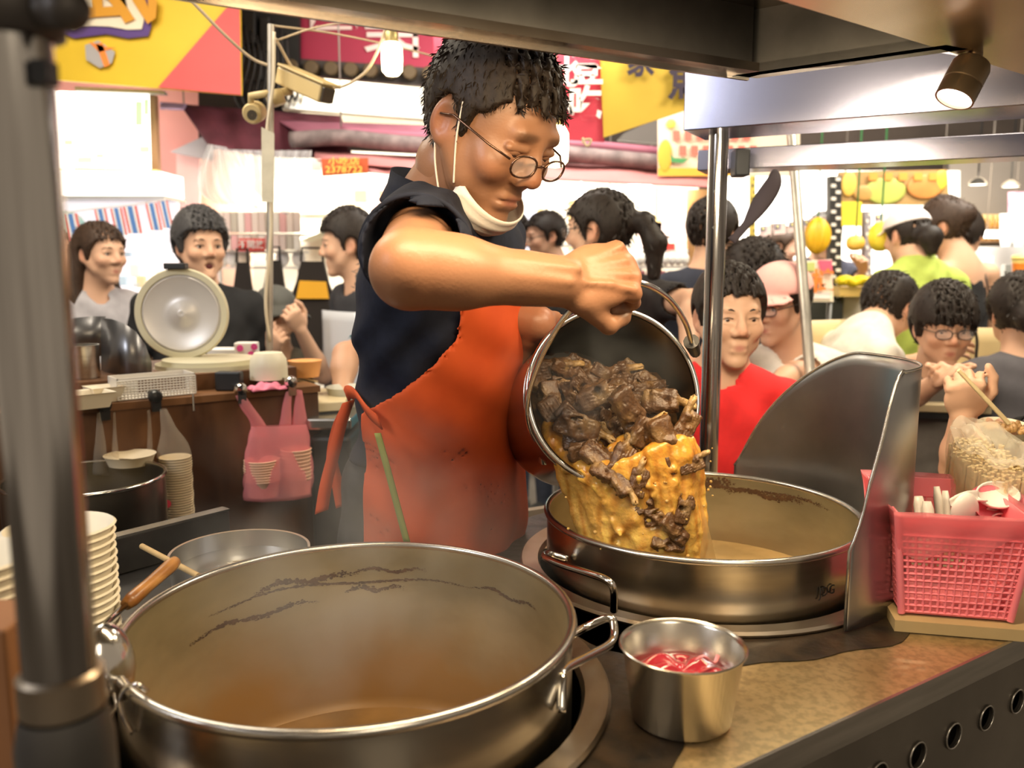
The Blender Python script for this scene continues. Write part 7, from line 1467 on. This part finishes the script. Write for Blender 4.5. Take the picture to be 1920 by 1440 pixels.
R_['w16'] = person('woman in a black strappy top and jeans, dark hair up, turned away', (1768, 430), 4.05, -125, 10, seated=False, shirt=(.014, .013, .014), straps=True, hstyle='full', hc=DKB, extra=[((-.07, 0, .06), (-.10, 0, .05), .045, .05)], vox=.0065, eye=False, pants=(.13, .18, .25), tyaw=-158, body=1.1, lean=.04, top=.015)
R_['m17'] = person('dark-haired man far behind the woman in the black top', (1808, 442), 4.5, 140, 5, seated=False, shirt=(.03, .025, .025), hc=BLK, vox=.009, eye=False, strands=200)
R_['w18'] = person('woman\'s pale face in profile inside the bright fruit stall', (1460, 466), 4.9, 80, 5, seated=False, shirt=(.75, .66, .62), hstyle='full', hc=DKB, vox=.008, strands=200, skin=(.76, .50, .38))
R_['m19'] = person('stall keeper in a dark T-shirt behind the star fruit lantern', (1545, 444), 4.75, -10, 10, seated=False, shirt=(.05, .05, .075), hc=BLK, vox=.009, strands=200, arms={'l': ((1620, 530, 4.5), (1618, 500, 4.4)), 'r': None}, wide=1.3)
R_['p20'] = person('person in a dark grey top at the right edge, hair in a low knot', (1912, 590), 2.75, 165, 12, seated=True, shirt=(.10, .095, .11), hstyle='full', hc=BLK, extra=[((-.09, 0, -.02), (-.11, 0, -.03), .04, .045)], vox=.007, eye=False, tyaw=175)
R_['d21'] = person('diner in a black jacket at the right edge lifting chopsticks from a bowl', (2030, 560), 1.80, -70, 20, seated=True, shirt=(.012, .012, .012), sleeve='s', hstyle='full', hc=BLK, vox=.0045, tyaw=-95, arms={'l': ((1796, 880, 1.68), (1806, 772, 1.62)), 'r': ((1960, 900, 1.85), (1880, 830, 1.62))}, hand_back={'l': (-.3, -.9, .1), 'r': (0, -.3, -.9)}, curl=(80, 90, 60), lean=.05, body=.9, thigh=.15)
R_['t5'] = person('helper in a turquoise-sleeved shirt bending behind the cook', (742, 545), 2.55, -60, 30, seated=False, shirt=(.10, .42, .60), hc=(.10, .10, .10), vox=.0065, arms={'r': ((648, 665, 2.45), (640, 745, 2.35)), 'l': None}, tyaw=-10, lean=.12)
R_['p22'] = person('passer-by in a blue shirt mostly hidden by the thick post', (108, 478), 4.0, 40, 0, seated=False, shirt=(.10, .22, .45), hc=DKB, vox=.009, strands=200)
# details on clothing and in hands
def on_torso(r, a, b, c): return r['tp'](a, b, c)
w8 = R_['w8']; om = mat('orange_strap', (.85, .22, .02), .6)
for q in (-1, 1):
    MB().tube([w8['tp'](-.085, q*.10, .02), w8['tp'](-.118, q*.035, .22), w8['tp'](-.128, -q*.03, .40), w8['tp'](-.122, -q*.11, .62)], .010, 8, flat=.4).build('apron_strap', om, w8['root'], 180)
bk_ = -w8['fw']; text('京排骨', w8['tp'](-.135, -.085, .36), .042, mat('cream_ink', (0, 0, 0)), w8['root'], 'shirt_lettering', right=tuple(-w8['lf']), up=tuple(w8['up']), ext=.006, bold=.03)
m = MB(); m.ell(w8['F']((-.105, 0, .028)), (.022, .022, .022), None, 10, 8); m.build('hair_tie', mat('pale_tie', (.70, .66, .30), .6), w8['root'], 180)
m = MB(); m.ell(w8['F']((.066, 0, -.075)), [.046, .05, .036], Matrix(w8['F'].R.tolist())); m.build('face_mask', mat('pale_blue_mask', (.62, .72, .78), .7), w8['root'], 180)
c11 = R_['c11']; m = MB(); m.ell(c11['tp'](.105, .06, .38), [.014, .032, .036], Matrix(c11['T'].tolist())); m.build('red_badge', mat('badge_red', (.68, .03, .03), .6), c11['root'], 180)
m = MB(); m.tube([c11['tp'](-.02, .12, .02), c11['tp'](.09, .10, .12), c11['tp'](.12, .075, .40)], .008, 8, flat=.4); m.build('bag_strap', mat('grey_strap', (.45, .42, .38), .7), c11['root'], 180)
m4 = R_['m4']; b = MB(); b.grid(lambda u, v: m4['tp'](.115+.012*math.cos((u-.5)*3), (u-.5)*.26, .18+.8*v), 10, 10); b.build('white_apron', mat('white_cloth', (.62, .64, .68), .7), m4['root'], 180, solid=.006)
t5 = R_['t5']
h3 = R_['h3']; st = MB()
w16 = R_['w16']
# chopsticks and bowl held at the right
tag(MB().tube([at(1797, 694, 1.53), at(1890, 795, 1.53)], [.0038, .0026], 8).build('chopstick', mat('bamboo_pale', (0, 0, 0)), None, 60), 'wooden chopstick held by the diner in black, dipping into the bowl', 'chopstick')
tag(MB().tube([at(1803, 700, 1.545), at(1897, 797, 1.55)], [.0038, .0026], 8).build('chopstick', mat('bamboo_pale', (0, 0, 0)), None, 60), 'second wooden chopstick of the diner in black, behind the first', 'chopstick')
c = at(1886, 800, 1.56); t = thing('rice_bowl', 'pale bowl of braised meat rice held by the diner in black', 'bowl', c-UP*.03)
MB().lathe([(.001, -.032), (.026, -.032), (.030, -.026), (.046, .0), (.0475, .002), (.045, .001), (.028, -.024), (.001, -.026)], c, (0, -.18, 1), 36).build('bowl_body', mat('cream_bowl', (.78, .70, .52), .4), t, 50)
m = MB(); rr = np.random.RandomState(9)
for k in range(46):
    a, q = rr.uniform(0, 6.28), .038*math.sqrt(rr.rand()); m.ell(c+np.array([q*math.cos(a), q*math.sin(a), -.004+rr.uniform(0, .008)]), rr.uniform(.004, .008, 3), None, 8, 6)
o = m.build('braised_rice', mat('braised_rice', (.50, .28, .10), .4, var=.5, scale=60), t, 180); o['kind'] = 'stuff'
b14 = R_['b14']; tag(MB().tube([at(1752, 690, 2.28), at(1800, 722, 2.25)], .004, 6).build('chopstick', mat('bamboo_pale', (0, 0, 0)), None, 60), 'chopstick in the hand of the boy in glasses', 'chopstick')
# ---------------------------------------------------------------- steam
def steam(lab, c, r, dens, scale, seed):
    m = bpy.data.materials.new('steam_%d' % seed); m.use_nodes = True; nt = m.node_tree; nt.nodes.remove(nt.nodes['Principled BSDF']); out = nt.nodes['Material Output']
    vol = nt.nodes.new('ShaderNodeVolumeScatter'); vol.inputs['Color'].default_value = (.95, .93, .90, 1); vol.inputs['Anisotropy'].default_value = .2
    tc = nt.nodes.new('ShaderNodeTexCoord'); no = nt.nodes.new('ShaderNodeTexNoise'); no.inputs['Scale'].default_value = scale; no.inputs['Detail'].default_value = 3; no.inputs['Distortion'].default_value = .8
    gr = nt.nodes.new('ShaderNodeTexGradient'); gr.gradient_type = 'SPHERICAL'; mp = nt.nodes.new('ShaderNodeMapping'); mp.inputs['Scale'].default_value = tuple(1/q for q in r)
    r1 = nt.nodes.new('ShaderNodeMapRange'); r1.inputs[1].default_value = .42; r1.inputs[2].default_value = .72; r1.inputs[4].default_value = dens
    mu = nt.nodes.new('ShaderNodeMath'); mu.operation = 'MULTIPLY'
    nt.links.new(tc.outputs['Object'], no.inputs['Vector']); nt.links.new(tc.outputs['Object'], mp.inputs[0]); nt.links.new(mp.outputs[0], gr.inputs[0])
    nt.links.new(no.outputs['Fac'], r1.inputs[0]); nt.links.new(r1.outputs[0], mu.inputs[0]); nt.links.new(gr.outputs['Fac'], mu.inputs[1]); nt.links.new(mu.outputs[0], vol.inputs['Density']); nt.links.new(vol.outputs[0], out.inputs['Volume'])
    b = MB(); b.ell((0, 0, 0), r, None, 20, 12); o = b.build('steam', m, None, 180); o.location = Vector(c); tag(o, lab, 'steam', kind='stuff')
steam('thin steam rising from the near stockpot', (NP[0]-.02, NP[1]+.06, .98), (.26, .26, .24), 3.2, 7, 1)
steam('thin steam over the stew in the tilted bucket', BM+np.array([-.04, -.02, .02]), (.15, .13, .13), 4.5, 14, 2)
